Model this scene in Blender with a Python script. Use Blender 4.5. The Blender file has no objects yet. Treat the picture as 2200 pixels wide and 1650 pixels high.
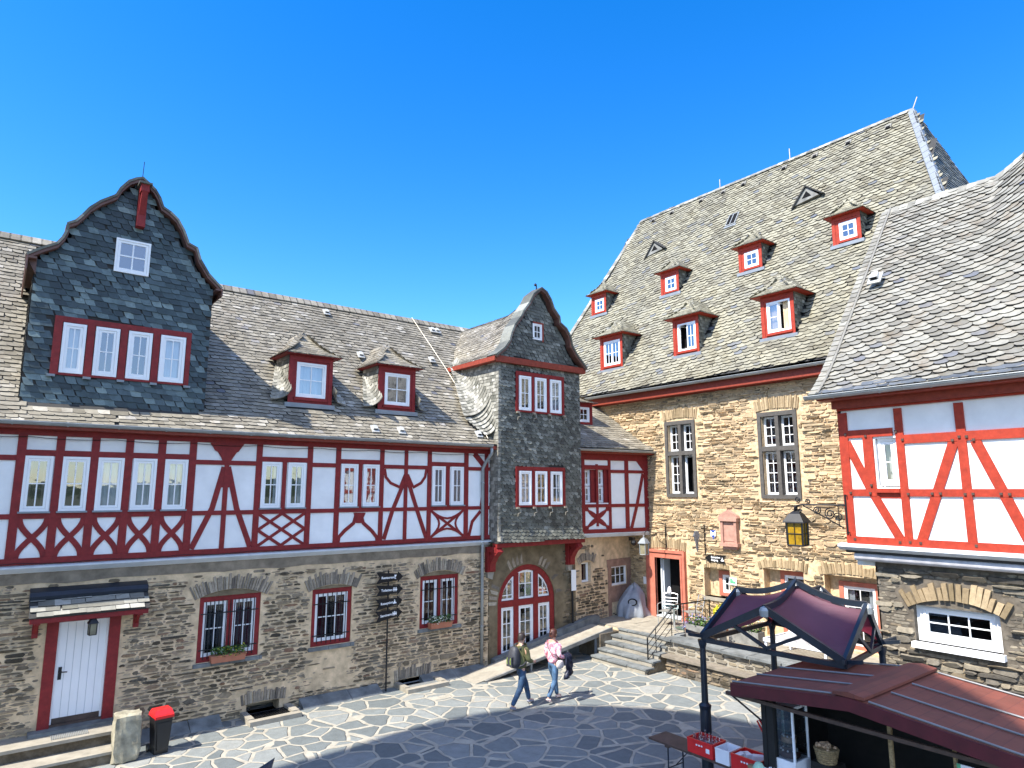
import bpy, math, random
from mathutils import Vector as V, noise as NZ
R=random.Random(7)
PI=math.pi; rad=math.radians
SC=bpy.context.scene; COL=SC.collection
# ---------------------------------------------------------------- camera, world, sun, exposure
F_=1420.; H_=5.1; TH=math.atan(229/F_); AZ=rad(52.1)
cam=bpy.data.cameras.new('camera'); camo=bpy.data.objects.new('camera',cam); COL.objects.link(camo)
camo.location=(0,0,H_); camo.rotation_euler=(rad(90)+TH,0,AZ-rad(90))
cam.sensor_width=36; cam.lens=F_/2200*36; cam.clip_end=5000; cam.clip_start=.05
SC.camera=camo
W=bpy.data.worlds.new('World'); SC.world=W; W.use_nodes=True
EL=rad(52.5); SDX,SDY=1.0,0.035            # direction shadows travel on the ground
nt=W.node_tree; bgn=nt.nodes['Background']
sky=nt.nodes.new('ShaderNodeTexSky'); sky.sky_type='NISHITA'; sky.sun_disc=False
sky.sun_elevation=EL; sky.sun_rotation=rad(270); sky.altitude=300; sky.air_density=1.0; sky.dust_density=.25; sky.ozone_density=3.0
hs=nt.nodes.new('ShaderNodeHueSaturation'); hs.inputs['Saturation'].default_value=1.40; hs.inputs['Value'].default_value=1.12; hs.inputs['Hue'].default_value=.508
nt.links.new(sky.outputs[0],hs.inputs['Color'])
# added white glow in the unseen sky behind the viewer, to fill the shade
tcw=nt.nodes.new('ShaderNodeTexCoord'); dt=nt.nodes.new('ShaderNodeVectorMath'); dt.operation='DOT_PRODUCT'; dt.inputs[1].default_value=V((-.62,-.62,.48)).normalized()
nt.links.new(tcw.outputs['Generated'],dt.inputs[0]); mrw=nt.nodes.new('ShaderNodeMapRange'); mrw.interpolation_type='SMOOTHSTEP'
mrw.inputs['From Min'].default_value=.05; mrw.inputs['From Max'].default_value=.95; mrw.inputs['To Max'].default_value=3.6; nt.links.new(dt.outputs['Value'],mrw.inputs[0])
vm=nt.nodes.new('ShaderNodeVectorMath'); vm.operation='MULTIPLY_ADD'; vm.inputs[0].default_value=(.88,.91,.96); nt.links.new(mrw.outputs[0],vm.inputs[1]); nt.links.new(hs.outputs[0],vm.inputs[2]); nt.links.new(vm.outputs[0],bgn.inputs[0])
bgn.inputs[1].default_value=.15
sl=bpy.data.lights.new('sun','SUN'); sl.energy=5.0; sl.angle=rad(.5); sl.color=(1,.95,.86)
so=bpy.data.objects.new('sun',sl); COL.objects.link(so)
so.rotation_euler=V((SDX*math.cos(EL),SDY*math.cos(EL),-math.sin(EL))).to_track_quat('-Z','Y').to_euler()
so.location=(-20,0,30)
SC.view_settings.view_transform='Standard'; SC.view_settings.look='None'; SC.view_settings.gamma=1; SC.view_settings.exposure=1.08
SC.render.resolution_x=1024; SC.render.resolution_y=768
# ---------------------------------------------------------------- where a measured point lies on a wall
c_,s_=math.cos(TH),math.sin(TH); ca_,sa_=math.cos(AZ),math.sin(AZ)
ZM={'f':(0,0,1),'Z1':(0,360,.25454),'Z2':(0,740,.30303),'Z3':(0,1200,.2728),'Z4':(520,600,.25454),'Z5':(380,920,.31818),'Z6':(380,1180,.31818),'Z7':(920,600,.30303),'Z8':(980,1100,.30303),'Z9':(1240,960,.1454),'Y1':(1220,220,.27273),'Y2':(1700,200,.26667),'Y3':(1240,560,.27273),'Y4':(1380,820,.2908),'Y5':(1700,620,.3757),'Y6':(1300,1120,.22727),'Y7':(1700,1120,.22727),'Y8':(1380,1260,.37273),'X2':(1380,1500,.14545),'X3':(1600,1480,.12727),'X5':(1380,1280,.0909),'X1':(1060,1330,.13333)}
def ray(x,y,z='f'):
    a,b,k=ZM[z]; x=a+x*k; y=b+y*k
    r=(x-1100)/F_; u=-(y-825)/F_
    up=u*c_+s_; f=c_-u*s_
    return V((r*sa_+f*ca_,-r*ca_+f*sa_,up))
CAM=V((0,0,H_))
def onZ(x,y,z,h):
    d=ray(x,y,z); return CAM+d*((h-H_)/d.z)
class Fr:                                  # a wall: u runs to the right seen from outside, n points outwards
    def __init__(s,o,ex,n=None):
        s.o=V(o); s.ex=V(ex).normalized(); s.n=V(n).normalized() if n else s.ex.cross(V((0,0,1)))
        s.ez=s.n.cross(s.ex)
    def p(s,u,z,d=0): return s.o+s.ex*u+s.ez*z+s.n*d
    def px(s,z,x,y,d=0):
        r=ray(x,y,z); t=((s.o+s.n*d)-CAM).dot(s.n)/r.dot(s.n); q=CAM+r*t-s.o
        return (q.dot(s.ex),q.dot(s.ez))
    def off(s,d): return Fr(s.o+s.n*d,s.ex,s.n)
GW=Fr((0,0,0),(1,0,0))                     # world frame: p(x,z,-y)
# ---------------------------------------------------------------- mesh builder
class MB:
    def __init__(s): s.v=[];s.f=[];s.m=[]
    def add(s,vs,fs,mi=0):
        b=len(s.v); s.v.extend(vs)
        for f in fs: s.f.append([b+i for i in f]); s.m.append(mi)
    def box(s,F,u0,u1,z0,z1,d0,d1,mi=0):
        P=[F.p(u,z,d) for d in(d0,d1) for z in(z0,z1) for u in(u0,u1)]
        s.add(P,[(4,5,7,6),(1,0,2,3),(0,4,6,2),(5,1,3,7),(6,7,3,2),(0,1,5,4)],mi)
    def wb(s,x0,x1,y0,y1,z0,z1,mi=0): s.box(GW,x0,x1,z0,z1,-y1,-y0,mi)
    def prism(s,F,poly,d0,d1,mi=0):
        n=len(poly); A=[F.p(u,z,d1) for u,z in poly]; B=[F.p(u,z,d0) for u,z in poly]
        s.add(A+B,[list(range(n)),list(range(2*n-1,n-1,-1))]+[(i,n+i,n+(i+1)%n,(i+1)%n) for i in range(n)],mi)
    def stroke(s,F,pts,w,d0,d1,mi=0):
        pts=[V((a,b)) for a,b in pts]; L=[];Rr=[]
        for i,p in enumerate(pts):
            a=pts[max(i-1,0)]; b=pts[min(i+1,len(pts)-1)]; t=(b-a).normalized(); nn=V((-t.y,t.x))
            ww=w[i] if isinstance(w,(list,tuple)) else w
            L.append(p+nn*ww/2); Rr.append(p-nn*ww/2)
        for i in range(len(pts)-1):
            s.prism(F,[tuple(Rr[i]),tuple(Rr[i+1]),tuple(L[i+1]),tuple(L[i])],d0,d1,mi)
    def tube(s,pts,r,n=8,mi=0,cap=True):
        pts=[V(p) for p in pts]; b=len(s.v); N=len(pts); rr=r if isinstance(r,(list,tuple)) else [r]*N
        up=V((0,0,1)); prev=None
        for i,p in enumerate(pts):
            t=(pts[min(i+1,N-1)]-pts[max(i-1,0)])
            t=t.normalized() if t.length>1e-9 else V((0,0,1))
            if prev is None:
                a=t.cross(up if abs(t.z)<.9 else V((1,0,0))).normalized()
            else: a=(prev-t*prev.dot(t)).normalized()
            prev=a; c=t.cross(a)
            for k in range(n):
                g=2*PI*k/n; s.v.append(p+(a*math.cos(g)+c*math.sin(g))*rr[i])
        for i in range(N-1):
            for k in range(n):
                s.f.append([b+i*n+k,b+i*n+(k+1)%n,b+(i+1)*n+(k+1)%n,b+(i+1)*n+k]); s.m.append(mi)
        if cap:
            s.f.append([b+k for k in range(n)][::-1]); s.m.append(mi)
            s.f.append([b+(N-1)*n+k for k in range(n)]); s.m.append(mi)
    def lathe(s,o,prof,n=16,mi=0,rot=0):
        o=V(o); b=len(s.v)
        for r,z in prof:
            for k in range(n):
                g=2*PI*k/n+rot; s.v.append(o+V((r*math.cos(g),r*math.sin(g),z)))
        for i in range(len(prof)-1):
            for k in range(n):
                s.f.append([b+i*n+k,b+i*n+(k+1)%n,b+(i+1)*n+(k+1)%n,b+(i+1)*n+k]); s.m.append(mi)
        s.f.append([b+k for k in range(n)][::-1]); s.m.append(mi)
        s.f.append([b+(len(prof)-1)*n+k for k in range(n)]); s.m.append(mi)
    def build(s,name,mats,parent=None,smooth=False,label=None):
        me=bpy.data.meshes.new(name); me.from_pydata([tuple(p) for p in s.v],[],s.f)
        mats=mats if isinstance(mats,(list,tuple)) else [mats]
        for m in mats: me.materials.append(m)
        me.polygons.foreach_set('material_index',s.m)
        if smooth: me.polygons.foreach_set('use_smooth',[True]*len(s.f))
        me.update(); o=bpy.data.objects.new(name,me); COL.objects.link(o)
        if parent is not None:
            o.parent=parent; o.matrix_parent_inverse=MPI(parent)
        if label: o['label']=label
        return o
def MPI(p):
    from mathutils import Matrix
    M=Matrix.LocRotScale(p.location,p.rotation_euler,None)
    q=p.parent
    return M.inverted() if q is None else M.inverted()
def thing(name,label,cat,loc=(0,0,0),group=None,rz=0):
    o=bpy.data.objects.new(name,None); COL.objects.link(o); o.location=loc; o.rotation_euler=(0,0,rz)
    o.empty_display_size=.2
    return tag(o,label,cat,group)
def tag(o,label,cat,group=None):
    o['label']=label; o['category']=cat
    if group: o['group']=group
    return o
def struct(o,kind='structure'): o['kind']=kind; return o
# ---------------------------------------------------------------- materials
def newmat(name):
    m=bpy.data.materials.new(name); m.use_nodes=True; t=m.node_tree; b=t.nodes['Principled BSDF']; return m,t,b
def nd(t,k,**kw):
    n=t.nodes.new('ShaderNode'+k)
    for a,v in kw.items():
        if a in n.inputs.keys(): n.inputs[a].default_value=v
        else: setattr(n,a,v)
    return n
def ramp(t,fac,cols,interp='LINEAR'):
    n=t.nodes.new('ShaderNodeValToRGB'); e=n.color_ramp; e.interpolation=interp
    while len(e.elements)<len(cols): e.elements.new(.5)
    for i,(p,c) in enumerate(cols): e.elements[i].position=p; e.elements[i].color=(*c,1)
    t.links.new(fac,n.inputs[0]); return n.outputs[0]
def mixc(t,f,a,b,mode='MIX'):
    n=t.nodes.new('ShaderNodeMix'); n.data_type='RGBA'; n.blend_type=mode
    for i,x in ((0,f),(6,a),(7,b)):
        if hasattr(x,'is_linked') or hasattr(x,'links'): t.links.new(x,n.inputs[i])
        else: n.inputs[i].default_value=x if i==0 else (*x,1)
    return n.outputs[2]
def coords(t,scale=(1,1,1)):
    a=nd(t,'TexCoord'); b=nd(t,'Mapping'); b.inputs['Scale'].default_value=scale
    t.links.new(a.outputs['Object'],b.inputs[0]); return b.outputs[0]
def noise(t,vec,sc,det=4,rough=.6):
    n=nd(t,'TexNoise'); n.inputs['Scale'].default_value=sc; n.inputs['Detail'].default_value=det; n.inputs['Roughness'].default_value=rough
    t.links.new(vec,n.inputs['Vector']); return n.outputs['Fac']
def bump(t,b,h,st=.3,dist=.01):
    n=nd(t,'Bump'); n.inputs['Strength'].default_value=st; n.inputs['Distance'].default_value=dist
    t.links.new(h,n.inputs['Height']); t.links.new(n.outputs[0],b.inputs['Normal'])
def plain(name,col,rough=.6,metal=0,var=.12,nsc=6,bst=.15,spec=.5,big=0):
    m,t,b=newmat(name); v=coords(t); n=noise(t,v,nsc,5)
    lo=tuple(max(0,c*(1-var*1.6)) for c in col); hi=tuple(min(1,c*(1+var)) for c in col)
    c=ramp(t,n,[(.3,lo),(.7,hi)])
    if big:
        n2=noise(t,v,.9,5,.7); c=mixc(t,ramp(t,n2,[(.45,(0,0,0)),(.75,(big,big,big))]),c,tuple(x*.55 for x in col))
    t.links.new(c,b.inputs['Base Color'])
    b.inputs['Roughness'].default_value=rough; b.inputs['Metallic'].default_value=metal; b.inputs['Specular IOR Level'].default_value=spec
    if bst: bump(t,b,noise(t,v,nsc*9,3),bst,.006)
    return m
def island(name,cols,rough=.6,noise_sc=8,nst=.35,patch=None,bst=.35,spec=.4,streak=None):
    """each separate piece (slate or stone) gets its own tone; patch=(colour,scale,lo,hi) lays lichen or stain areas over them"""
    m,t,b=newmat(name); g=nd(t,'NewGeometry'); v=coords(t)
    c=ramp(t,g.outputs['Random Per Island'],cols)
    n=noise(t,v,noise_sc,6,.7)
    c=mixc(t,nst,c,ramp(t,n,[(.25,(.22,.22,.22)),(.75,(1.6,1.6,1.6))]),'MULTIPLY')
    for pc in (patch or []):
        col,sc,lo,hi,am=pc
        f=ramp(t,noise(t,v,sc,6,.65),[(lo,(0,0,0)),(hi,(am,am,am))])
        c=mixc(t,f,c,col)
    t.links.new(c,b.inputs['Base Color']); b.inputs['Roughness'].default_value=rough; b.inputs['Specular IOR Level'].default_value=spec
    bump(t,b,noise(t,v,noise_sc*3,5,.7),bst,.01)
    return m
M={}
M['slateA']=island('roof_slate_brown_grey',[(0,(0.147,0.131,0.0995)),(.3,(0.216,0.193,0.147)),(.6,(0.27,0.243,0.188)),(.9,(0.227,0.206,0.167)),(.97,(0.418,0.385,0.319)),(1,(0.098,0.0994,0.115))],.6,9,.45,
  [((.17,.10,.045),3.2,.56,.8,.55),((.09,.08,.06),.8,.5,.7,.5)])
M['slateB']=island('roof_slate_yellow_grey',[(0,(0.134,0.12,0.0833)),(.25,(0.201,0.185,0.13)),(.6,(0.274,0.255,0.183)),(.93,(0.243,0.227,0.167)),(1,(0.11,0.12,0.138))],.6,7,.32,
  [((.15,.125,.065),2.2,.50,.72,.5),((.125,.122,.105),.7,.46,.68,.5)])
M['slateC']=island('roof_slate_pale_grey',[(0,(0.141,0.132,0.108)),(.3,(0.208,0.198,0.168)),(.7,(0.264,0.254,0.214)),(.95,(0.225,0.207,0.168)),(1,(0.101,0.111,0.136))],.55,7,.32,
  [((.13,.09,.05),2.3,.54,.72,.6),((.13,.125,.10),1.1,.5,.72,.5)])
M['slateN']=island('new_dark_slate',[(0,(.06,.067,.075)),(.5,(.09,.10,.11)),(1,(.13,.14,.15))],.45,8,.35)
M['slateG']=island('gable_slate_blue',[(0,(0.0196,0.0315,0.0351)),(.4,(0.04,0.063,0.0691)),(.7,(0.0694,0.102,0.112)),(.86,(0.125,0.173,0.175)),(1,(0.196,0.252,0.245))],.5,10,.45,[((.03,.05,.04),2.2,.5,.75,.5)])
M['slateT']=island('tower_slate_charcoal',[(0,(0.06,0.06,0.0494)),(.35,(0.102,0.104,0.0839)),(.75,(0.15,0.152,0.124)),(.92,(0.204,0.204,0.17)),(1,(0.288,0.288,0.241))],.55,10,.45,[((.03,.032,.026),1.4,.5,.7,.5)])
M['slateS']=island('cheek_slate_pale',[(0,(0.111,0.111,0.0892)),(.3,(0.187,0.178,0.149)),(.75,(0.281,0.272,0.23)),(1,(0.408,0.391,0.34))],.6,8,.4,[((.2,.19,.15),1.2,.5,.75,.5)])
M['under']=plain('slate_joint_shadow',(.035,.034,.032),.9)
M['stoneA']=island('rubble_grey_brown',[(0,(0.0401,0.0336,0.0233)),(.25,(0.0893,0.0704,0.0454)),(.55,(0.17,0.13,0.081)),(.85,(0.277,0.208,0.13)),(1,(0.196,0.104,0.0616))],.85,14,.6,[((.36,.305,.23),1.6,.48,.72,.6)],.6)
M['mortarA']=plain('mortar_grey_beige',(.64,.48,.30),.95,0,.22,5,.7,.2,.35)
M['stoneB']=island('rubble_sunny_ochre',[(0,(0.0945,0.08,0.056)),(.15,(0.23,0.179,0.112)),(.45,(0.405,0.297,0.175)),(.8,(0.54,0.4,0.238)),(1,(0.324,0.262,0.182))],.85,12,.55,[((.58,.43,.26),.9,.42,.6,.75),((.13,.11,.07),1.3,.58,.75,.5)],.6)
M['mortarB']=plain('mortar_sandy',(.60,.45,.275),.95,0,.25,9,1.,.2,.35)
M['stoneC']=island('rubble_layered_grey',[(0,(.07,.062,.05)),(.3,(.15,.13,.10)),(.6,(.23,.20,.15)),(.85,(.32,.27,.19)),(1,(.20,.155,.10))],.85,12,.6,[((.25,.20,.125),1.2,.52,.75,.5)],.6)
M['mortarC']=plain('mortar_dark',(.13,.11,.085),.95,0,.3,6,.5,.2)
M['stoneV']=island('arch_stone',[(0,(.12,.10,.08)),(.4,(.22,.185,.14)),(.8,(.33,.27,.20)),(1,(.38,.33,.25))],.85,12,.5)
M['stoneVB']=island('arch_stone_ochre',[(0,(.19,.14,.075)),(.5,(.32,.235,.135)),(1,(.42,.32,.19))],.85,12,.4)
M['render']=plain('lime_render',(.20,.155,.095),.95,0,.3,3,.5,.2,.5)
M['white']=plain('white_plaster',(.82,.82,.80),.85,0,.06,1.6,.4,.3,.16)
M['whiteW']=plain('white_window_paint',(.82,.82,.81),.45,0,.02,3,0)
M['cream']=plain('pale_ledge_paint',(.55,.58,.60),.6,0,.08,3,.1)
def timber(name,c):
    m,t,b=newmat(name); v=coords(t,(6,6,6)); n=noise(t,v,1.6,6,.7)
    g=ramp(t,n,[(.25,tuple(x*.62 for x in c)),(.6,c),(.85,tuple(min(1,x*1.35+.01) for x in c))]); t.links.new(g,b.inputs['Base Color'])
    b.inputs['Roughness'].default_value=.6; b.inputs['Specular IOR Level'].default_value=.3
    bump(t,b,noise(t,coords(t,(30,30,30)),1,4),.35,.005); return m
M['red']=timber('timber_red_shaded',(.235,.020,.020))  # timber red with the shade of the walls put into the colour
M['redC']=timber('timber_red_sunlit',(.36,.038,.017))  # the same timber red with the sunlight put into the colour
M['redB']=timber('red_brown_fascia',(.26,.045,.025))
M['brownF']=plain('brown_verge_board',(.13,.06,.045),.6,0,.2,5)
M['pink']=plain('pink_sandstone',(.42,.235,.18),.85,0,.15,5,.4,.2)
M['pinkL']=plain('painted_sandstone',(.46,.15,.10),.8,0,.12,5,.3,.2)
M['grey']=plain('grey_basalt_frame',(.095,.088,.08),.85,0,.15,9,.4,.2)
M['greyL']=plain('weathered_slab',(.23,.225,.205),.85,0,.25,4,.4,.3,.3)
M['slab']=plain('blue_grey_slab',(.165,.175,.172),.8,0,.3,3,.4,.3,.3)
M['conc']=plain('pale_concrete',(.31,.28,.225),.9,0,.15,4,.5,.2,.3)
M['zinc']=plain('zinc_gutter',(.30,.315,.31),.45,.35,.12,3,.05)
M['lead']=plain('lead_flashing',(.22,.24,.26),.5,.2,.1,4,.1)
M['wire']=plain('lightning_wire',(.34,.31,.25),.5,.4,.05)
M['ventW']=plain('weathered_white_vent',(.40,.40,.38),.6,0,.1,9,.1)
M['stoneF']=island('flush_rubble_beige',[(0,(.16,.13,.095)),(.4,(.30,.235,.155)),(.8,(.44,.35,.235)),(1,(.24,.17,.12))],.9,14,.6,[((.44,.36,.26),1.6,.45,.7,.5)],.6)
M['renderA']=plain('grey_brown_render',(.25,.205,.15),.95,0,.25,4,.6,.2,.4)
M['black']=plain('black_iron',(.012,.012,.013),.45,.3,.2,9,.1)
M['navy']=plain('blue_black_paint',(.012,.018,.028),.4,0,.2,5,.1)
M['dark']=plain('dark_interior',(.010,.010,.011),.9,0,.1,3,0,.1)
M['room']=plain('dim_room',(.55,.57,.50),.9,0,.1,3,0,.1)
M['wood']=plain('weathered_bench_wood',(.20,.17,.13),.75,0,.2,5,.2)
M['woodD']=plain('dark_brown_wood',(.075,.045,.032),.55,0,.25,6,.2)
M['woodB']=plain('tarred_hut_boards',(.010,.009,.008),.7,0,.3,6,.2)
M['wicker']=plain('wicker',(.30,.21,.10),.8,0,.3,30,.6)
M['curW']=plain('white_net_curtain',(.62,.64,.66),.9,0,.05,4,0)
M['curD']=plain('brown_curtain',(.16,.12,.10),.9,0,.1,4,0)
M['curR']=plain('wine_red_curtain',(.10,.012,.018),.9,0,.1,4,0)
M['curO']=plain('ochre_curtain',(.62,.46,.29),.9,0,.1,4,0)
M['terra']=plain('terracotta',(.40,.15,.085),.8,0,.1)
M['green']=island('leaf_green',[(0,(.02,.05,.012)),(.5,(.05,.12,.02)),(1,(.11,.19,.04))],.6,8,.2)
M['yel']=island('yellow_green_leaf',[(0,(.28,.27,.01)),(.5,(.52,.50,.015)),(1,(.70,.66,.03))],.6,8,.2)
M['flW']=island('pale_flower',[(0,(.75,.72,.6)),(.6,(.8,.78,.7)),(1,(.75,.70,.35))],.6,8,.1)
M['flV']=island('violet_flower',[(0,(.10,.07,.2)),(1,(.35,.33,.55))],.6,8,.1)
def glass(name,tr=(.75,.8,.82),f0=.12,f1=.75):
    m,t,b=newmat(name); t.nodes.remove(b); o=t.nodes['Material Output']
    a=nd(t,'BsdfTransparent'); a.inputs[0].default_value=(*tr,1)
    g=nd(t,'BsdfGlossy'); g.inputs['Roughness'].default_value=.02; g.inputs[0].default_value=(.95,.97,1,1)
    lw=nd(t,'LayerWeight'); lw.inputs[0].default_value=.35
    mr=nd(t,'MapRange'); mr.inputs['To Min'].default_value=f0; mr.inputs['To Max'].default_value=f1
    t.links.new(lw.outputs['Facing'],mr.inputs[0]); mx=nd(t,'MixShader')
    # gently uneven old panes
    bp=nd(t,'Bump'); bp.inputs['Strength'].default_value=.06; bp.inputs['Distance'].default_value=.02
    t.links.new(noise(t,coords(t),3,2),bp.inputs['Height']); t.links.new(bp.outputs[0],g.inputs['Normal'])
    t.links.new(mr.outputs[0],mx.inputs[0]); t.links.new(a.outputs[0],mx.inputs[1]); t.links.new(g.outputs[0],mx.inputs[2]); t.links.new(mx.outputs[0],o.inputs[0])
    return m
M['glass']=glass('window_glass',(.72,.77,.8),.18,.8)
M['glassD']=glass('dark_window_glass',(.6,.63,.65),.07,.7)
M['bottle']=glass('clear_bottle_glass',(.9,.85,.85),.12,.7)
# ---------------------------------------------------------------- slates
def profile(pts):
    L=[0]
    for a,b in zip(pts,pts[1:]): L.append(L[-1]+math.hypot(b[0]-a[0],b[1]-a[1]))
    def at(v):
        v=max(0,min(L[-1]-1e-6,v))
        for i in range(len(L)-1):
            if v<=L[i+1]:
                k=(v-L[i])/(L[i+1]-L[i]); a,b=pts[i],pts[i+1]
                return (a[0]+(b[0]-a[0])*k,a[1]+(b[1]-a[1])*k)
    return at,L[-1]
def spline(pts,n=6):
    out=[];P=[V((a,b)) for a,b in pts]
    for i in range(len(P)-1):
        p0=P[max(i-1,0)];p1=P[i];p2=P[i+1];p3=P[min(i+2,len(P)-1)]
        for k in range(n):
            t=k/n; out.append(tuple(.5*((2*p1)+(-p0+p2)*t+(2*p0-5*p1+4*p2-p3)*t*t+(-p0+3*p1-3*p2+p3)*t**3)))
    out.append(tuple(P[-1])); return out
SH={'scale':[(-.54,1.3),(-.56,.52),(-.46,.20),(-.24,.02),(.04,0),(.34,.16),(.56,.50),(.56,1.3)],
    'rect':[(-.5,1.25),(-.5,.03),(-.42,0),(.5,.0),(.5,1.25)],
    'slant':[(-.56,1.3),(-.50,.34),(-.36,.08),(-.08,0),(.50,.03),(.50,1.3)],
    'lean':[(-.80,1.3),(-.55,.34),(-.43,.07),(-.12,0),(.44,.03),(.20,1.3)]}
def slates(mb,S,U,Vv,su,sv,inside=None,shape='scale',h=.022,slant=0,mi=0,jit=.12,flip=False,em=None):
    """overlapping slates, one island each, laid over surface S(u,v)->(point,normal)"""
    sh=SH[shape]; rows=int((Vv[1]-Vv[0])/sv)+2+int(abs(slant)*(U[1]-U[0])/sv)
    r0=-int(abs(slant)*(U[1]-U[0])/sv)-1 if slant else 0
    for j in range(r0,rows):
        off=(j%2)*.5*su+R.uniform(-.1,.1)*su; n=int((U[1]-U[0])/su)+2
        for i in range(-1,n):
            w=su*(1+R.uniform(-jit,jit)); uc=U[0]+off+i*su+R.uniform(-jit,jit)*su*.4; vb=Vv[0]+j*sv+slant*(uc-U[0])+R.uniform(-.06,.06)*sv+.28*sv*NZ.noise(V((uc*.55,j*.22,sv*40)))
            um,vm=uc,vb+sv*.5
            if uc<U[0]-su*.1 or uc>U[1]+su*.1 or vm<Vv[0]-sv*.3 or vm>Vv[1]: continue
            if inside and not inside(um,vm): continue
            hh=h*R.uniform(.75,1.35); tilt=R.uniform(-.25,.25)*h; P=[];Q=[]
            for a,b in sh:
                if flip: a=-a
                u=min(max(uc+a*w,U[0]),U[1]); v=min(max(vb+b*sv,Vv[0]-sv*.2),Vv[1]+sv*.1)
                p,nn=S(u,v); k=max(0,1-b/1.3)
                P.append(p+nn*(hh*k+.003+tilt*a*k)); Q.append(p+nn*(.0))
            m=len(sh)
            fs=[list(range(m))[::-1] if flip else list(range(m))]
            mb.add(P+Q,fs,mi)
            b0=len(mb.v)-2*m
            for i2 in range(m-1): mb.f.append([b0+i2,b0+m+i2,b0+m+i2+1,b0+i2+1]); mb.m.append(mi if em is None else em)
def planeS(o,ex,ev):
    o=V(o);ex=V(ex).normalized();ev=V(ev).normalized();n=ex.cross(ev)
    return lambda u,v:(o+ex*u+ev*v,n)
def roofS(F,at,sag=0,span=(0,1),z2=None):
    """profile (inward distance, height) swept along F.ex"""
    def S(u,v):
        a=at(v); b=at(v+.05); c=at(v-.05)
        t=V((b[0]-c[0],b[1]-c[1])).normalized()
        p=F.o+F.ex*u-F.n*a[0]+V((0,0,1))*a[1]
        n=(F.n*t.y+V((0,0,1))*t.x)
        return p,n
    return S
def sheet(mb,S,U,Vv,nu,nv,mi=0,d=-.01,inside=None):
    b=len(mb.v)
    for j in range(nv+1):
        for i in range(nu+1):
            p,n=S(U[0]+(U[1]-U[0])*i/nu,Vv[0]+(Vv[1]-Vv[0])*j/nv); mb.v.append(p+n*d)
    for j in range(nv):
        for i in range(nu):
            if inside and not inside(U[0]+(U[1]-U[0])*(i+.5)/nu,Vv[0]+(Vv[1]-Vv[0])*(j+.5)/nv): continue
            a=b+j*(nu+1)+i; mb.f.append([a,a+1,a+nu+2,a+nu+1]); mb.m.append(mi)
def inpoly(poly):
    def f(x,y):
        c=False;n=len(poly);j=n-1
        for i in range(n):
            xi,yi=poly[i];xj,yj=poly[j]
            if (yi>y)!=(yj>y) and x<(xj-xi)*(y-yi)/(yj-yi)+xi: c=not c
            j=i
        return c
    return f
def slatepoly(mb,o,ex,ev,poly,su,sv,shape='scale',h=.018,slant=0,mi=0,um=1,holes=(),thick=.03,em=None):
    S=planeS(o,ex,ev); us=[p[0] for p in poly]; vs=[p[1] for p in poly]
    ip=inpoly(poly); hs_=[h_ for h_ in holes]
    ins=lambda u,v: ip(u,v) and not any(a<u<b and c<v<d for a,b,c,d in hs_)
    slates(mb,S,(min(us),max(us)),(min(vs),max(vs)),su,sv,ins,shape,h,slant,mi,.12,False,um)
    Fp=Fr(o,ex,V(ex).cross(V(ev)))
    if thick: mb.prism(Fp,poly,-thick,-.004,um)
# ---------------------------------------------------------------- rubble masonry
def rubble(mb,F,u0,u1,z0,z1,ok,hs=(.045,.10),ls=(.10,.40),gap=.018,dep=(.012,.035),mi=0,merge=.12):
    z=z0; ph=R.uniform(0,50)
    while z<z1:
        h=R.uniform(*hs); u=u0+R.uniform(-.2,0)
        if R.random()<merge: h*=1.5
        while u<u1:
            l=R.uniform(*ls)*(1+.5*(R.random()<.15)); uc=u+l/2
            wz=.035*NZ.noise(V((uc*.9+ph,z*2.2,0)))+.02*NZ.noise(V((uc*3+ph,z*3,5)))
            za=z+wz+gap*.5; zb=z+wz+h-gap*.5*R.uniform(.6,1.6)
            if R.random()<.25: zb-=h*R.uniform(.1,.35)
            if za>z0-.02 and zb<z1+.05 and u>u0-.05 and u+l<u1+.08 and R.random()>.04:
                if ok(u+.02,za) and ok(u+l-.02,zb) and ok(uc,(za+zb)/2) and ok(u+.02,zb) and ok(u+l-.02,za):
                    hh=zb-za; j=lambda s:R.uniform(-s,s)
                    if R.random()<.35: # lens or wedge shaped
                        q=[(u,za+hh*R.uniform(.3,.7)),(u+l*.3,za+j(hh*.1)),(u+l*.7,za+j(hh*.1)),(u+l-gap,za+hh*R.uniform(.3,.7)),(u+l*.72,zb+j(hh*.15)),(u+l*.3,zb+j(hh*.15))]
                    else:
                        e=min(.03,l*.15)
                        q=[(u,za+hh*.35+j(hh*.2)),(u+e+j(e*.5),za+j(hh*.12)),(u+l*.5,za+j(hh*.14)),(u+l-gap-e,za+j(hh*.12)),(u+l-gap,za+hh*.4+j(hh*.2)),(u+l-gap-e*R.uniform(.3,1.5),zb+j(hh*.12)),(u+l*.5,zb+j(hh*.15)),(u+e*R.uniform(.3,1.5),zb+j(hh*.12))]
                    d=R.uniform(*dep); tz=R.uniform(-.25,.5)*d; tu=R.uniform(-.4,.4)*d; n=len(q); A=[];B=[]
                    uc2=uc;zc=(za+zb)/2
                    for a,b in q:
                        dd=d+tz*(b-zc)/(hh*.5+.01)+tu*(a-uc2)/(l*.5)
                        A.append(F.p(a+(uc2-a)*.06,b+(zc-b)*.12,dd)); B.append(F.p(a,b,-.004))
                    mb.add(A+B,[list(range(n))]+[(i,n+i,n+(i+1)%n,(i+1)%n) for i in range(n)],mi)
            u+=l
        z+=h
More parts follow.
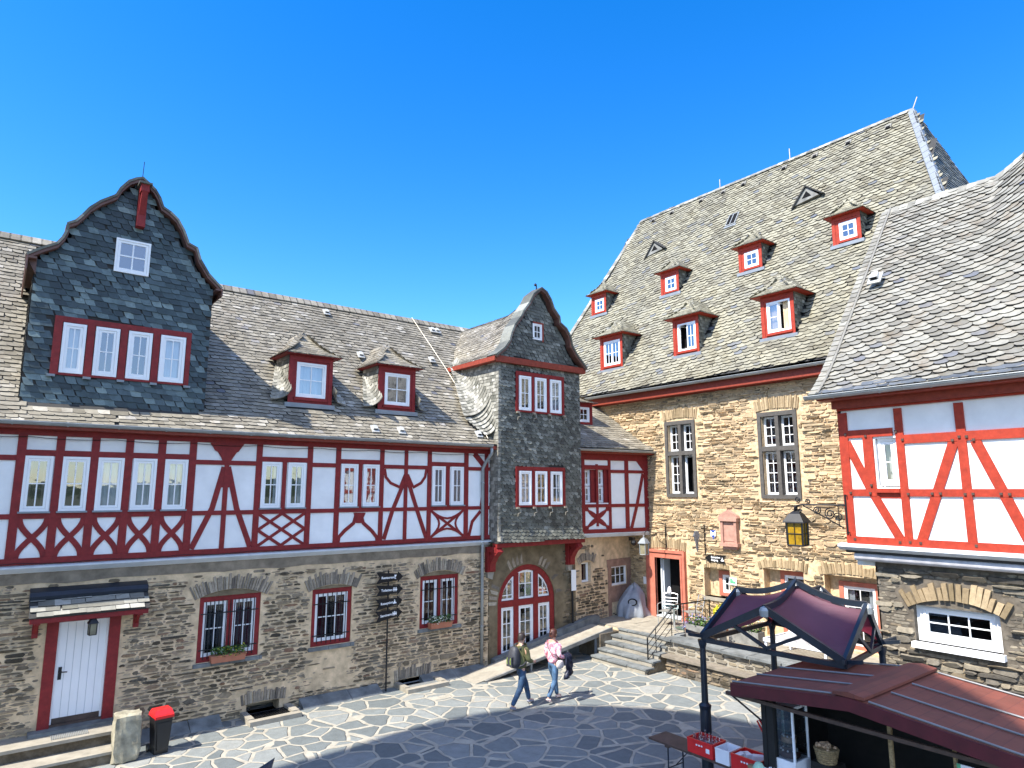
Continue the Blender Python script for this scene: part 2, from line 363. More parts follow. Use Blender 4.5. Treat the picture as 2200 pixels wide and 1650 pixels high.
def voussoirs(mb,F,uc,zs,hw,rise,th,mi=0,w=.055,d=(.02,.045),ext=.12):
    """thin upright stones fanned over a segmental arch: springing zs, half width hw"""
    r=(hw*hw+rise*rise)/(2*rise); zc=zs+rise-r; a0=math.asin(min(.999,hw/r)); n=max(4,int(2*(a0*r+ext)/w)); a1=a0+ext/r
    for i in range(n):
        a=-a1+2*a1*(i+.5+R.uniform(-.12,.12))/n; da=a1/n*R.uniform(.74,1.0); t=th*R.uniform(.68,1.12); q=[]
        for rr,aa in ((r+.01,a-da),(r+.01,a+da),(r+t,a+da*R.uniform(.6,1.05)),(r+t*R.uniform(.93,1),a-da*R.uniform(.6,1.05))):
            q.append((uc+rr*math.sin(aa),zc+rr*math.cos(aa)))
        mb.prism(F,q,-.004,R.uniform(*d),mi)
    return lambda u,z: (r-.04<math.hypot(u-uc,z-zc)<r+th*1.02 and abs(math.atan2(u-uc,z-zc))<a1+.02 and z>zc)
def holed(mb,F,u0,u1,z0,z1,holes,dep=.2,mi=0,rmi=None,d=0):
    us=sorted({u0,u1,*[min(max(x,u0),u1) for h in holes for x in h[:2]]}); zs=sorted({z0,z1,*[min(max(x,z0),z1) for h in holes for x in h[2:4]]})
    for a,b in zip(us,us[1:]):
        for c,e in zip(zs,zs[1:]):
            um,zm=(a+b)/2,(c+e)/2
            if any(h[0]<um<h[1] and h[2]<zm<h[3] for h in holes): continue
            mb.add([F.p(a,c,d),F.p(b,c,d),F.p(b,e,d),F.p(a,e,d)],[(0,1,2,3)],mi)
    rmi=mi if rmi is None else rmi
    for h in holes:
        a,b,c,e=h[:4]; D=h[4] if len(h)>4 else dep
        q=[(a,c),(b,c),(b,e),(a,e)]
        for (p,r) in zip(q,q[1:]+q[:1]):
            mb.add([F.p(p[0],p[1],d),F.p(p[0],p[1],d-D),F.p(r[0],r[1],d-D),F.p(r[0],r[1],d)],[(0,1,2,3)],rmi)
def curt(mb,F,u0,u1,z0,z1,d,mi):
    n=max(6,int((u1-u0)/.025)); b=len(mb.v); ph=R.uniform(0,6)
    for i in range(n+1):
        u=u0+(u1-u0)*i/n; dd=d+.014*math.sin(i*1.3+ph)+.006*math.sin(i*2.9)
        mb.v+= [F.p(u,z0,dd),F.p(u,z1,dd)]
    for i in range(n): mb.f.append([b+2*i,b+2*i+2,b+2*i+3,b+2*i+1]); mb.m.append(mi)
def window(F,u0,u1,z0,z1,parent,cols=2,rows=2,fw=.05,sw=.045,d=0,cur=None,sub=False,leaves=1,gl='glass',back=.28,label=None,name='window',sill=0,open_leaf=None,bar=.022):
    """outer frame, sash(es), glazing bars, pane, curtain; mats: 0 white 1 interior 2 glass 3.. curtain"""
    fb=MB(); gb=fb if sub else MB(); cb=fb if sub else MB()
    def rect(a,b,c,e,w,d0,d1):
        fb.box(F,a,a+w,c,e,d0,d1); fb.box(F,b-w,b,c,e,d0,d1); fb.box(F,a+w,b-w,c,c+w,d0,d1-.002); fb.box(F,a+w,b-w,e-w,e,d0,d1-.002)
    rect(u0,u1,z0,z1,fw,d-.05,d+.018)
    lw=(u1-u0-2*fw)/leaves
    for k in range(leaves):
        a=u0+fw+lw*k+.003; b=u0+fw+lw*(k+1)-.003; c=z0+fw+.003; e=z1-fw-.003
        if open_leaf==k: # leaf swung inwards
            Fo=Fr(F.p(a,0,d-.02),(F.ex*.35-F.n*.94)); ww=b-a
            for x0,x1,y0,y1 in ((0,sw,c,e),(ww-sw,ww,c,e),(sw,ww-sw,c,c+sw),(sw,ww-sw,e-sw,e)): fb.box(Fo,x0,x1,y0,y1,-.02,.02)
            continue
        rect(a,b,c,e,sw,d-.04,d+.004)
        a+=sw;b-=sw;c+=sw;e-=sw
        cc=cols//leaves if leaves>1 else cols
        for i in range(1,cc):
            x=a+(b-a)*i/cc; fb.box(F,x-bar/2,x+bar/2,c,e,d-.03,d-.002)
        for i in range(1,rows):
            y=c+(e-c)*i/rows; fb.box(F,a,b,y-bar/2,y+bar/2,d-.028,d-.004)
        gb.add([F.p(a,c,d-.016),F.p(b,c,d-.016),F.p(b,e,d-.016),F.p(a,e,d-.016)],[(0,1,2,3)],2 if sub else 0)
    # dim room behind the glass
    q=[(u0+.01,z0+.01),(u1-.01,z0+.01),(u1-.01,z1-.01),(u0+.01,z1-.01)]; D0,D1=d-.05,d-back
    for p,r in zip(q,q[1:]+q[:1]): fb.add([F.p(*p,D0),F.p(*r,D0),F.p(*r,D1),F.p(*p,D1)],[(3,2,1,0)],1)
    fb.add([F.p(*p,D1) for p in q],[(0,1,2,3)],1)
    if sill: fb.box(F,u0-.03,u1+.03,z0-.035,z0,d-.03,d+sill,4)
    mats=[M['whiteW'],M['dark'],M[gl],M['curW'],M['lead']]
    if cur:
        cm={'w':'curW','d':'curD','r':'curR','o':'curO'}[cur[0]]; cov=float(cur[1:] or 1) if cur[1:] not in('s',) else 1
        if cov<1:
            m=u0+fw+(u1-u0-2*fw)*cov/2; curt(cb,F,u0+fw,m,z0+.03,z1-.03,d-.11,3 if sub else 0); curt(cb,F,u1-(m-u0),u1-fw,z0+.03,z1-.03,d-.11,3 if sub else 0)
        else: curt(cb,F,u0+fw,u1-fw,z0+.03,z1-.03,d-.11,3 if sub else 0)
        mats[3]=M[cm]
    o=fb.build(name,mats,parent,label=label)
    if not sub:
        if gb.v: gb.build('pane',M[gl],o)
        if cur: cb.build('curtain',mats[3],o)
    return o
def gutter(F,u0,u1,z,d,parent,r=.065):
    mb=MB(); n=8
    for k in range(n):
        a=PI+PI*k/n; b=PI+PI*(k+1)/n
        P=[F.p(u,z+r*math.sin(g)*rr,d+r*math.cos(g)*rr) for rr in(1,.86) for u in(u0,u1) for g in(a,b)]
        mb.add(P,[(0,1,3,2),(4,6,7,5)])
    mb.tube([F.p(u0,z,d+r),F.p(u1,z,d+r)],.012,6); mb.box(F,u0,u1,z-.004,z+.004,d-r-.01,d-r+.012)
    for u in (u0,u1): mb.prism(F.off(0) if 0 else Fr(F.p(u,0,0),F.n,F.ex),[(d+r*math.cos(PI+PI*k/8),z+r*math.sin(PI+PI*k/8)) for k in range(9)],-.004,.004)
    u=u0+.6
    while u<u1: 
        mb.box(F,u-.012,u+.012,z-r-.006,z+.02,d-.02,d+.03); u+=.9
    return mb.build('gutter',M['zinc'],parent)
# ================================================================= setting: ground
def paving_mat():
    m,t,b=newmat('crazy_paving'); v=coords(t)
    n=nd(t,'TexNoise'); n.inputs['Scale'].default_value=1.3; n.inputs['Detail'].default_value=2; t.links.new(v,n.inputs['Vector'])
    mv=nd(t,'VectorMath'); mv.operation='MULTIPLY_ADD'; mv.inputs[1].default_value=(.22,.22,0); t.links.new(n.outputs['Color'],mv.inputs[0]); t.links.new(v,mv.inputs[2])
    vo=nd(t,'TexVoronoi'); vo.feature='DISTANCE_TO_EDGE'; vo.inputs['Scale'].default_value=1.75; vo.inputs['Randomness'].default_value=.95
    v1=nd(t,'TexVoronoi'); v1.feature='F1'; v1.inputs['Scale'].default_value=1.75; v1.inputs['Randomness'].default_value=.95
    t.links.new(mv.outputs[0],vo.inputs['Vector']); t.links.new(mv.outputs[0],v1.inputs['Vector'])
    nz=noise(t,v,9,5,.7); ad=nd(t,'MapRange'); t.links.new(nz,ad.inputs[0]); ad.inputs['To Min'].default_value=-.022; ad.inputs['To Max'].default_value=.022
    su=nd(t,'Math'); su.operation='ADD'; t.links.new(vo.outputs['Distance'],su.inputs[0]); t.links.new(ad.outputs[0],su.inputs[1])
    f=ramp(t,su.outputs[0],[(.042,(0,0,0)),(.062,(1,1,1))])
    sp=nd(t,'SeparateColor'); t.links.new(v1.outputs['Color'],sp.inputs[0])
    st=ramp(t,sp.outputs[0],[(0,(.12,.135,.135)),(.5,(.17,.187,.182)),(.85,(.22,.232,.222)),(1,(.27,.272,.25))])
    st=mixc(t,.5,st,ramp(t,noise(t,v,5,7,.75),[(.3,(.55,.55,.55)),(.75,(1.4,1.4,1.4))]),'MULTIPLY')
    mo=ramp(t,noise(t,v,3,6,.7),[(.3,(.26,.24,.195)),(.7,(.42,.39,.32))])
    c=mixc(t,f,mo,st); t.links.new(c,b.inputs['Base Color']); b.inputs['Roughness'].default_value=.7; b.inputs['Specular IOR Level'].default_value=.35
    h=mixc(t,.25,f,noise(t,v,22,5,.7)); bump(t,b,h,1.0,.03); return m
M['paving']=paving_mat()
M['earth']=plain('castle_hill_ground',(.09,.10,.05),.95,0,.3,.5,.3)
mb=MB(); g=40
for i in range(g):
    for j in range(g):
        pass
mb.wb(-1500,1500,-1500,1500,-.6,-.05); struct(mb.build('ground',M['earth']))
mb=MB(); n=90
for i in range(n+1):
    g=rad(165)+rad(240)*i/n
    for k,(rr,zf) in enumerate(((520,-40),(600,4),(700,12),(820,20),(1000,26))):
        hh=zf*(1+.8*NZ.noise(V((i*.13,k*.4,2)))+.08*NZ.noise(V((i*.7,k,7)))) if zf>0 else zf
        mb.v.append(V((rr*math.cos(g),rr*math.sin(g),hh)))
for i in range(n):
    for k in range(4): a=i*5+k; mb.f.append([a,a+1,a+6,a+5]); mb.m.append(0)
M['forest']=plain('wooded_hillside',(.035,.055,.02),.95,0,.5,.05,.5)
struct(mb.build('hills',M['forest'],None,True))
mb=MB(); mb.add([V((x,y,0)) for x,y in((-14,-12),(24,-12),(24,24),(-14,24))],[(0,1,2,3)]); struct(mb.build('courtyard_paving',M['paving']))

# ================================================================= long half-timbered wing
FA=Fr((0,16.45,0),(1,0,0)); XA0,XA1=-4.,11.93
A=thing('half_timbered_wing','long wing on the left with the big curved slate gable and barred ground floor windows','building',(4,18.5,0))
# openings on the ground floor (u0,u1,z0,z1)
def rpx(F,z,*pts):
    P=[F.px(z,*p) for p in pts]; return (min(p[0] for p in P),max(p[0] for p in P),min(p[1] for p in P),max(p[1] for p in P))
door=(1.14,2.42,.5,2.62)
w1=rpx(FA,'Z6',(120,370),(545,340),(130,760),(560,300)); w2=rpx(FA,'Z6',(905,290),(1180,262),(895,665),(1165,630)); w3=rpx(FA,'Z6',(1645,200),(1895,170),(1635,530),(1895,505))
W1=(4.02,5.42,w1[2]-.02,2.62); 
def rng(zx0,zx1,zy0,zy1,zx='Z6'):
    a=FA.px(zx,zx0,zy0);b=FA.px(zx,zx1,zy1); return a,b
p_=FA.px
L=lambda x,y:p_('Z6',x,y)
W1=(L(128,740)[0],L(548,680)[0],L(120,775)[1],L(340,310)[1])
W2=(L(900,640)[0],L(1172,600)[0],L(900,665)[1],L(1050,262)[1])
W3=(L(1637,520)[0],L(1898,490)[0],L(1640,540)[1],L(1760,175)[1])
ARC=[(W1,.14),(W2,.10),(W3,.14)]
cel=[(L(470,1045)[0],L(690,1040)[0],.0,L(470,1050)[1]),(L(1495,880)[0],L(1680,860)[0],.0,L(1495,885)[1])]
holesA=[(*door,.22)]+[(w[0],w[1],w[2],w[3]+.0,.16) for w,_ in ARC]+[(c[0],c[1],c[2],c[3],.4) for c in cel]
mb=MB(); holed(mb,FA,XA0,XA1,0,3.56,holesA,.2,0); mb.box(FA,XA0,XA1,0,3.5,-.75,-.7)
inarch=[]
for w,rise in ARC:
    uc=(w[0]+w[1])/2; hw=(w[1]-w[0])/2
    inarch.append(voussoirs(mb,FA,uc,w[3]-.01,hw,rise,.34,2))
    # shallow rendered lunette under the arch
for c in cel:
    inarch.append(voussoirs(mb,FA,(c[0]+c[1])/2,c[3],(c[1]-c[0])/2,.02,.3,2,.06))
cy=[]
def okA(u,z):
    if z>3.2+.12*NZ.noise(V((u*1.2,0,3))) : return False
    for h in holesA:
        if h[0]-.03<u<h[1]+.03 and h[2]-.1<z<h[3]+.02: return False
    if W2[0]-.05<u<W2[1]+.05 and .3<z<W2[2]+.05 and R.random()<.45: return False
    return not any(f(u,z) for f in inarch)
rubble(mb,FA,XA0,XA1,0,3.45,okA,(.045,.10),(.10,.42),.03,(.008,.034),1)
def okA2(u,z):
    return okA(u,z) and z<3.25 and R.random()<.93
rubble(mb,FA,XA0,XA1,0,3.4,okA2,(.028,.06),(.05,.20),.012,(.002,.009),4)
# a few stones that show through the rendered strip below the ledge
rubble(mb,FA,XA0,XA1,3.1,3.5,lambda u,z:R.random()<.6,(.05,.09),(.1,.3),.03,(.004,.016),1)
u=XA0
while u<XA1-.05:
    w=R.uniform(.25,.7); u2=min(u+w,XA1); zl=3.28+.10*NZ.noise(V((u*1.7,1,1))); zr2=3.28+.10*NZ.noise(V((u2*1.7,1,1))); mb.prism(FA,[(u,zl),(u2,zr2),(u2,3.52),(u,3.52)],-.004,.014,3); u=u2
mb.build('stone_wall',[M['mortarA'],M['stoneA'],M['stoneV'],M['renderA'],M['stoneF']],A)
# kerb and slabs at the foot of the wall
mb=MB(); x=2.9
while x<11:
    l=R.uniform(.6,1.3)
    if not any(c[0]-.25<x+l*.5<c[1]+.25 for c in cel): mb.prism(Fr((x,0,0),(0,-1,0),(-1,0,0)),[(-16.44,0),(-16.10+R.uniform(-.02,.02),0),(-16.13,.035),(-16.44,.19+R.uniform(-.02,.02))],-l+.015,0)
    x+=l
struct(mb.build('kerb',M['slab']))
# ---- upper floor
zb,zsr,zur,zt=3.66,4.59,5.75,6.2
WA=[(.48,.95),(1.11,1.58),(1.73,2.21),(2.38,2.84),(3.0,3.47),(5.12,5.58),(5.75,6.2),(7.14,7.61),(7.77,8.23),(9.89,10.32),(10.52,10.96)]
WA=[(-.22,.22)]+WA if False else WA
WZ0,WZ1=4.69,5.79
ho=[(a,b,WZ0,WZ1,.12) for a,b in WA]
mb=MB(); holed(mb,FA,XA0,XA1,3.5,6.4,ho,.12,0,None,.02); mb.build('plaster_wall',M['white'],A)
tm=MB(); T=lambda a,b,c,e,d=.055:tm.box(FA,a,b,c,e,.0,d)
T(XA0,XA1,6.2,6.42,.07); T(XA0,XA1,3.66,3.79,.07)
hw=.065
posts=[-.21,.41,1.04,1.66,2.29,2.92,3.56,4.31,5.04,6.30,7.06,8.31,9.05,9.80,11.06,11.80]
for u in posts:
    w=hw if u not in(4.31,9.05) else .05
    if u in(2.92,2.29,1.66,1.04,.41,3.56): w=.075
    T(u-w+R.uniform(-.006,.006),u+w+R.uniform(-.006,.006),3.79,6.2)
T(-3.9,-3.77,3.79,6.2);T(-1.6,-1.47,3.79,6.2);T(-2.8,-2.67,3.79,6.2)
for a,b in ((5.62,5.72),(7.64,7.74),(10.36,10.48)): T(a,b,4.64,5.788,.053)
# rails
def rail(a,b,z,h,d=.05): tm.box(FA,a,b,z-h/2,z+h/2,0,d)
rail(XA0,XA1,4.595,.10)
for a,b in ((.41,3.56),(5.04,6.3),(7.06,8.31),(9.8,11.06)): rail(a,b,5.85,.125); rail(a,b,4.655,.05,.052)
for a,b in ((XA0,.41),(3.56,5.04),(6.3,7.06),(8.31,9.8),(11.06,XA1)): rail(a,b,5.745,.105)
# crossed ogee braces under the first five windows
for a,b in zip(posts[1:6],posts[2:7]):
    um=(a+b)/2; q=(b-a)/2-.09
    for s in(1,-1):
        tm.stroke(FA,[(um+s*q*math.cos(PI*k/14),4.55-(4.55-3.79)*k/14) for k in range(15)],.105,0,.045+.001*s)
P5=lambda *pts:[FA.px('Z5',*p) for p in pts]
def br(pts,w,d=.044): tm.stroke(FA,pts,w,0,d)
# man figure, first bay
br(P5((318,262),(235,540),(92,815)),.12);br(P5((345,262),(400,540),(490,800)),.12,.045)
tm.prism(FA,P5((225,100),(255,150),(275,160),(295,195),(312,232),(355,232),(375,200),(400,165),(412,160),(458,100)),0,.06)
tm.prism(FA,P5((300,262),(360,262),(372,395),(340,400),(300,400),(275,400)),0,.048)
# diamond lattice
a,b=5.1,6.24; z0,z1=3.79,4.55; k=(b-a)/2; hz=(z1-z0)/2
for i,(p,q) in enumerate((((a,z1),(b,z0)),((a,z0),(b,z1)),((a,z0+hz),(a+k,z1)),((a+k,z1),(b,z0+hz)),((b,z0+hz),(a+k,z0)),((a+k,z0),(a,z0+hz)))): br([p,q],.07,.04+.0012*i)
# onion braces
br(P5((1205,590),(1190,640),(1130,690),(1090,735),(1080,790)),.09);br(P5((1240,590),(1255,640),(1310,690),(1345,735),(1352,790)),.09,.045)
tm.prism(FA,P5((1190,570),(1270,570),(1240,640),(1205,640)),0,.05)
# man figure with cup
br(P5((1535,350),(1450,560),(1392,750)),.11);br(P5((1555,350),(1620,560),(1680,745)),.11,.045)
br(P5((1400,275),(1408,330),(1440,370),(1505,400)),.075,.041);br(P5((1682,275),(1672,330),(1645,370),(1590,400)),.075,.042)
tm.prism(FA,P5((1530,310),(1562,310),(1600,400),(1545,392),(1495,400)),0,.048)
# star lattice
a,b=9.86,11.0; cx=(a+b)/2; cz=(z0+z1)/2
br([(a,z0),(b,z1)],.07,.040);br([(a,z1),(b,z0)],.07,.0415)
for i,(sx,sz) in enumerate(((1,0),(-1,0),(0,1),(0,-1))):
    if sx: pts=[(cx+sx*(b-a)/2*(1-.52*math.sin(PI*t/8)),z0+(z1-z0)*t/8) for t in range(9)]
    else: pts=[(a+(b-a)*t/8,cz+sz*hz*(1-.62*math.sin(PI*t/8))) for t in range(9)]
    br(pts,.055,.0425+.001*i)
br(P5((2045,560),(1990,630),(1965,735)),.09);br([(11.35,6.2),(11.75,5.8)],.16,.046);br([(11.78,5.5),(11.6,4.65)],.0805,.046)
for x0 in(-3.8,-2.7,-1.5): br([(x0,3.79),(x0+1,5.7)],.1,.043)
tm.build('timber_frame',M['red'],A)
# white ledge between the floors
mb=MB(); mb.prism(Fr((XA0,0,0),(0,-1,0),(-1,0,0)),[(-16.47,3.51),(-16.40,3.51),(-16.30,3.60),(-16.30,3.63),(-16.47,3.662)],-(XA1-XA0),0)
mb.build('ledge',M['cream'],A)
# thin cables along frame
mb=MB()
for z,s_g in((6.17,.035),(3.70,.03)):
    u=XA0
    while u<XA1-.4:
        l=1.5; mb.tube([FA.p(min(u+l*t/6,XA1-.05),z-s_g*math.sin(PI*t/6),.085) for t in range(7)],.006,4); u+=l
mb.build('facade_cable',M['black'],A)
curs=['d.45','d.3',None,None,'w.4','w.0','d1','d.5','d1','d1','d1']
curs=['d.5','d.35','w1','w1','w1','w.5','w.6','d.4','d1','d1','d1']
for (a,b),c in zip(WA,curs): window(FA,a,b,WZ0,WZ1,A,2,2,.055,.045,.045,c,sill=.07,gl='glass')
# ---- ground floor windows with bars
def grille(parent,F,u0,u1,z0,z1,n,d,nh=2):
    mb=MB()
    for i in range(n):
        u=u0+(u1-u0)*(i+.5)/n; mb.tube([F.p(u,z0,d),F.p(u,z1,d)],.011,5)
    for i in range(nh):
        z=z0+(z1-z0)*(.16+.62*i/(max(1,nh-1))); mb.box(F,u0-.06,u1+.06,z-.012,z+.012,d-.016,d-.008)
    mb.build('window_grille',M['black'],parent)
def gwin(w,rise,nl,cur,bars,box=False,light=False,cols=None):
    u0,u1,z0,z1=w; fr=MB(); uc=(u0+u1)/2; hwid=(u1-u0)/2
    rr=(hwid*hwid+rise*rise)/(2*rise); top=[(uc+rr*math.sin(t),z1+rise-rr+rr*math.cos(t)) for t in [math.asin(hwid/rr)*(1-2*i/8) for i in range(9)]]
    # lunette in render, red frame
    fr.prism(FA,[(u1+.02,z1-.0),*[(p[0],p[1]+.0) for p in top],(u0-.02,z1)],-.004,.012,1)
    a,b,c,e=u0,u1,z0,z1; w_=.10
    fr.box(FA,a,a+w_,c,e,-.14,-.035);fr.box(FA,b-w_,b,c,e,-.14,-.036);fr.box(FA,a+w_,b-w_,c,c+.11,-.14,-.033);fr.box(FA,a+w_,b-w_,e-.12,e,-.14,-.037)
    spans=[(a+w_,b-w_)]
    if nl==2: m=(a+b)/2; fr.box(FA,m-.06,m+.06,c+.11,e-.12,-.14,-.038); spans=[(a+w_,m-.06),(m+.06,b-w_)]
    o=fr.build('window',[M['red'],M['render']],A)
    for i,(x,y) in enumerate(spans):
        window(FA,x,y,c+.11,e-.12,o,cols or 2,2 if not bars or cols else 2,.035,.035,-.07,cur[i],sub=True,gl='glassD',name='casement')
    if bars: grille(o,FA,a+w_,b-w_,c+.06,e-.1,bars,-.005)
    mb=MB(); 
    x=a-.06
    while x<b+.04:
        l=R.uniform(.3,.6); mb.box(FA,x,min(x+l-.01,b+.08),c-.09,c-.01,-.12,.07); x+=l
    mb.build('window_sill',M['slab'],o)
    return o
gwin(W1,.13,2,['d.4','r1'],13); gwin(W2,.08,1,['r.7'],7,cols=3); gwin(W3,.12,2,['r1','r1'],8)
# ---- door with slate canopy
mb=MB(); a,b,c,e=door
mb.box(FA,a,a+.2,c,e,-.16,.03);mb.box(FA,b-.2,b,c,e,-.16,.031);mb.box(FA,a+.2,b-.2,e-.12,e,-.16,.028)
D=mb.build('door_frame',M['red'],A)
mb=MB(); mb.box(FA,a+.2,b-.2,c,c+.06,-.2,-.02,1); n=6; w=(b-a-.46)/n
for i in range(n): mb.box(FA,a+.235+i*w,a+.235+(i+1)*w-.008,c+.1,e-.16,-.16,-.10+R.uniform(-.002,.002))
mb.box(FA,a+.235,b-.235,c+.1,e-.16,-.17,-.115,2); mb.box(FA,a+.2,a+.235,c+.06,e-.12,-.16,-.06);mb.box(FA,b-.235,b-.2,c+.06,e-.12,-.16,-.061);mb.box(FA,a+.235,b-.235,e-.155,e-.12,-.16,-.062)
mb.box(FA,a+.235,b-.235,c+.06,c+.16,-.15,-.09,1)
dd=mb.build('door',[M['whiteW'],M['woodD'],M['cream']],A)
mb=MB(); mb.box(FA,a+.27,a+.33,c+.88,c+1.12,-.10,-.085); mb.tube([FA.p(a+.3,c+1.03,-.09),FA.p(a+.3,c+1.03,-.04),FA.p(a+.42,c+1.02,-.04)],.011,6); mb.build('handle',M['black'],dd)
cu0,cu1=.80,2.84
cn=MB(); 
slatepoly(cn,FA.p(cu0,2.72,.62),(1,0,0),V((0,.52,.36)),[(0,0),(cu1-cu0,0),(cu1-cu0,.5),(0,.5)],.26,.15,'rect',.02,um=1)
cn.prism(Fr(FA.p(cu0,0,0),(0,-1,0),(-1,0,0)),[(0,2.94),(.2,2.96),(.26,3.0),(.27,3.06),(.2,3.13),(0,3.2)],-(cu1-cu0),0,2)
K=cn.build('door_canopy',[M['slateS'],M['under'],M['navy']],A)
mb=MB(); mb.box(FA,cu0+.02,cu1-.02,2.60,2.69,.5,.58)
for u in(cu0+.1,cu1-.2):
    mb.box(FA,u,u+.1,2.26,2.6,0,.09); mb.box(FA,u+.005,u+.095,2.56,2.66,0,.52); mb.stroke(Fr(FA.p(u+.02,0,0),(0,-1,0),(-1,0,0)),[(.05,2.36),(.2,2.48),(.4,2.64)],.08,-.06,0)
mb.build('bracket',M['red'],K)
# ---- the roof
prA,LA=profile(spline([(-.42,6.44),(.0,6.80),(.45,7.24),(1.2,8.06),(3.85,11.12)],4)); SA_=roofS(FA,prA)
prB,LB=profile(spline([(-.42,6.44),(.0,6.80),(.45,7.24),(1.2,8.06),(3.95,11.50)],4)); SB_=roofS(FA,prB)
rm=MB(); XL=2.0
gx0,gx1=.30,3.74
dorm=[(5.82,6.99),(8.37,9.54)]
def okR(u,v):
    if gx0<u<gx1 and .5<v: return False
    for a,b in dorm:
        if a-.02<u<b+.02 and 1.05<v<2.6: return False
    return True
slates(rm,SB_,(XA0,XL),(0,LB),.22,.14,okR,'slant',.024,0.02,0,.14,False,1)
slates(rm,SA_,(XL,XA1+1.5),(0,LA),.215,.135,okR,'slant',.024,0.0,0,.14,False,1)
sheet(rm,SB_,(XA0,XL),(0,LB),8,16,1); sheet(rm,SA_,(XL,XA1+1.5),(0,LA),8,16,1)
# ridge capping slates, back slope
for x0,x1,z in((XA0,XL,11.5),(XL,13.6,11.12)):
    yy=16.45+(3.95 if z>11.3 else 3.85); u=x0
    while u<x1:
        rm.prism(Fr((u,yy,0),(0,-1,0),(-1,0,0)),[(.18,z-.17),(.2,z-.15),(.0,z+.055),(-.2,z-.15),(-.18,z-.17),(0,z+.02)],-.26,-.0,0); u+=.22
rm.add([V((XA0,20.3,11.1)),V((XA1+6,20.3,11.1)),V((XA1+6,24.6,6.2)),V((XA0,24.6,6.2))],[(0,1,2,3)],1)
rm.wb(XA0,XA1,17.3,24.2,0,6.3,1)
rm.add([V((XA0,16.45,6.4)),V((XA0,20.35,11.3)),V((XA0,24.2,6.4))],[(0,1,2)],1)
rf=rm.build('roof',[M['slateA'],M['under']],A)
mb=MB(); mb.box(FA,XA0,XA1,6.32,6.44,.06,.40); mb.build('eaves_board',M['redB'],A)
gutter(FA,XA0,11.72,6.44,.44,A)
# ---- vents and lightning wire
def vent(F,o,ex,ev,s=1,parent=None,two=False):
    ex=V(ex).normalized(); ev=V(ev).normalized(); n=ex.cross(ev); Fv=Fr(o,ex,n)
    mb=MB(); k=2 if two else 1
    mb.box(Fv,-.13*s*k,.13*s*k,-.16*s,.16*s,.0,.03)
    for i in range(k):
        c=(i-.5)*.24*s if two else 0
        mb.prism(Fr(Fv.p(c,0,0),Fv.ex,Fv.n),[(-.085*s,-.06*s),(.085*s,-.06*s),(.06*s,.12*s),(-.06*s,.12*s)],.03,.10*s,0)
        mb.box(Fv,c-.06*s,c+.06*s,-.068*s,-.058*s,.04,.085*s,1)
    return mb.build('roof_vent',[M['ventW'],M['dark']],parent)
eA=V((0,.67,.74))
for x,y,z in ((7.94,19.9,10.71),(8.53,18.51,9.16),(11.16,18.69,9.36),(8.0,16.3,6.70),(8.8,16.3,6.70),(11.45,16.35,6.74),(4.45,20.1,10.95)):
    vent(None,V((x,y,z+.03)),(1,0,0),eA,.8,A)
vent(None,V((11.98,19.9,10.75)),(1,0,0),eA,.8,A,True)
def roofline(pts,parent,r=.012,name='lightning_conductor'):
    mb=MB(); mb.tube(pts,r,5); return mb.build(name,M['wire'],parent)
roofline([V((11.27,20.3,11.2)),V((11.5,18.4,9.15)),V((11.62,17,7.6)),V((11.66,16.15,6.65))],A,.011)
# ---- downpipe
mb=MB(); ux=11.62
P=[FA.p(11.7,6.36,.44),FA.p(11.7,6.2,.44),FA.p(11.66,5.95,.2),FA.p(ux,5.75,.10),FA.p(ux,3.0,.10),FA.p(ux,.2,.10)]
mb.tube(P,.05,10)
for z in (5.3,3.45,2.2,1.2): mb.tube([FA.p(ux,z,.10),FA.p(ux,z+.05,.10)],.058,10)
mb.build('downpipe',M['zinc'],A,True)
# ---- two hipped dormers
def fillet(mb,P0,sd,L,side,nrm,up,r0,r1,su=.16,sv=.2,mi=0,n=1):
    """slates swept in a curve from the roof surface up on to a cheek: P0 base corner, sd up-slope dir, side = outward on the roof, up = up the cheek"""
    P0=V(P0);sd=V(sd).normalized();side=V(side).normalized();up=V(up).normalized()
    rows=int(L/su)
    for j in range(rows):
        v=j*su; k=j/max(1,rows-1); r=r0+(r1-r0)*k; m=max(3,int(r*1.7/.1))
        for i in range(m):
            Pq=[]
            for a,vv in (((i)/m,v),((i+1)/m,v),((i+1)/m,v+su*1.2),(i/m,v+su*1.2)):
                A_=side*r; C=V((0,0,0)); D=up*r*1.05
                b=A_*(1-a)**2+D*a*a; t=(C-A_)*(1-a)+(D-C)*a; t=t.normalized(); nn=sd.cross(t); 
                if nn.dot(side+up)<0: nn=-nn
                hgt=.026 if vv==v else .004
                Pq.append(P0+sd*vv+b+nn*(hgt*R.uniform(.8,1.2)))
            q=Pq[0]-(nn*.03); q2=Pq[1]-(nn*.03)
            mb.add(Pq+[q,q2],[(0,1,2,3),(4,5,1,0),(3,2,1,0)],mi)
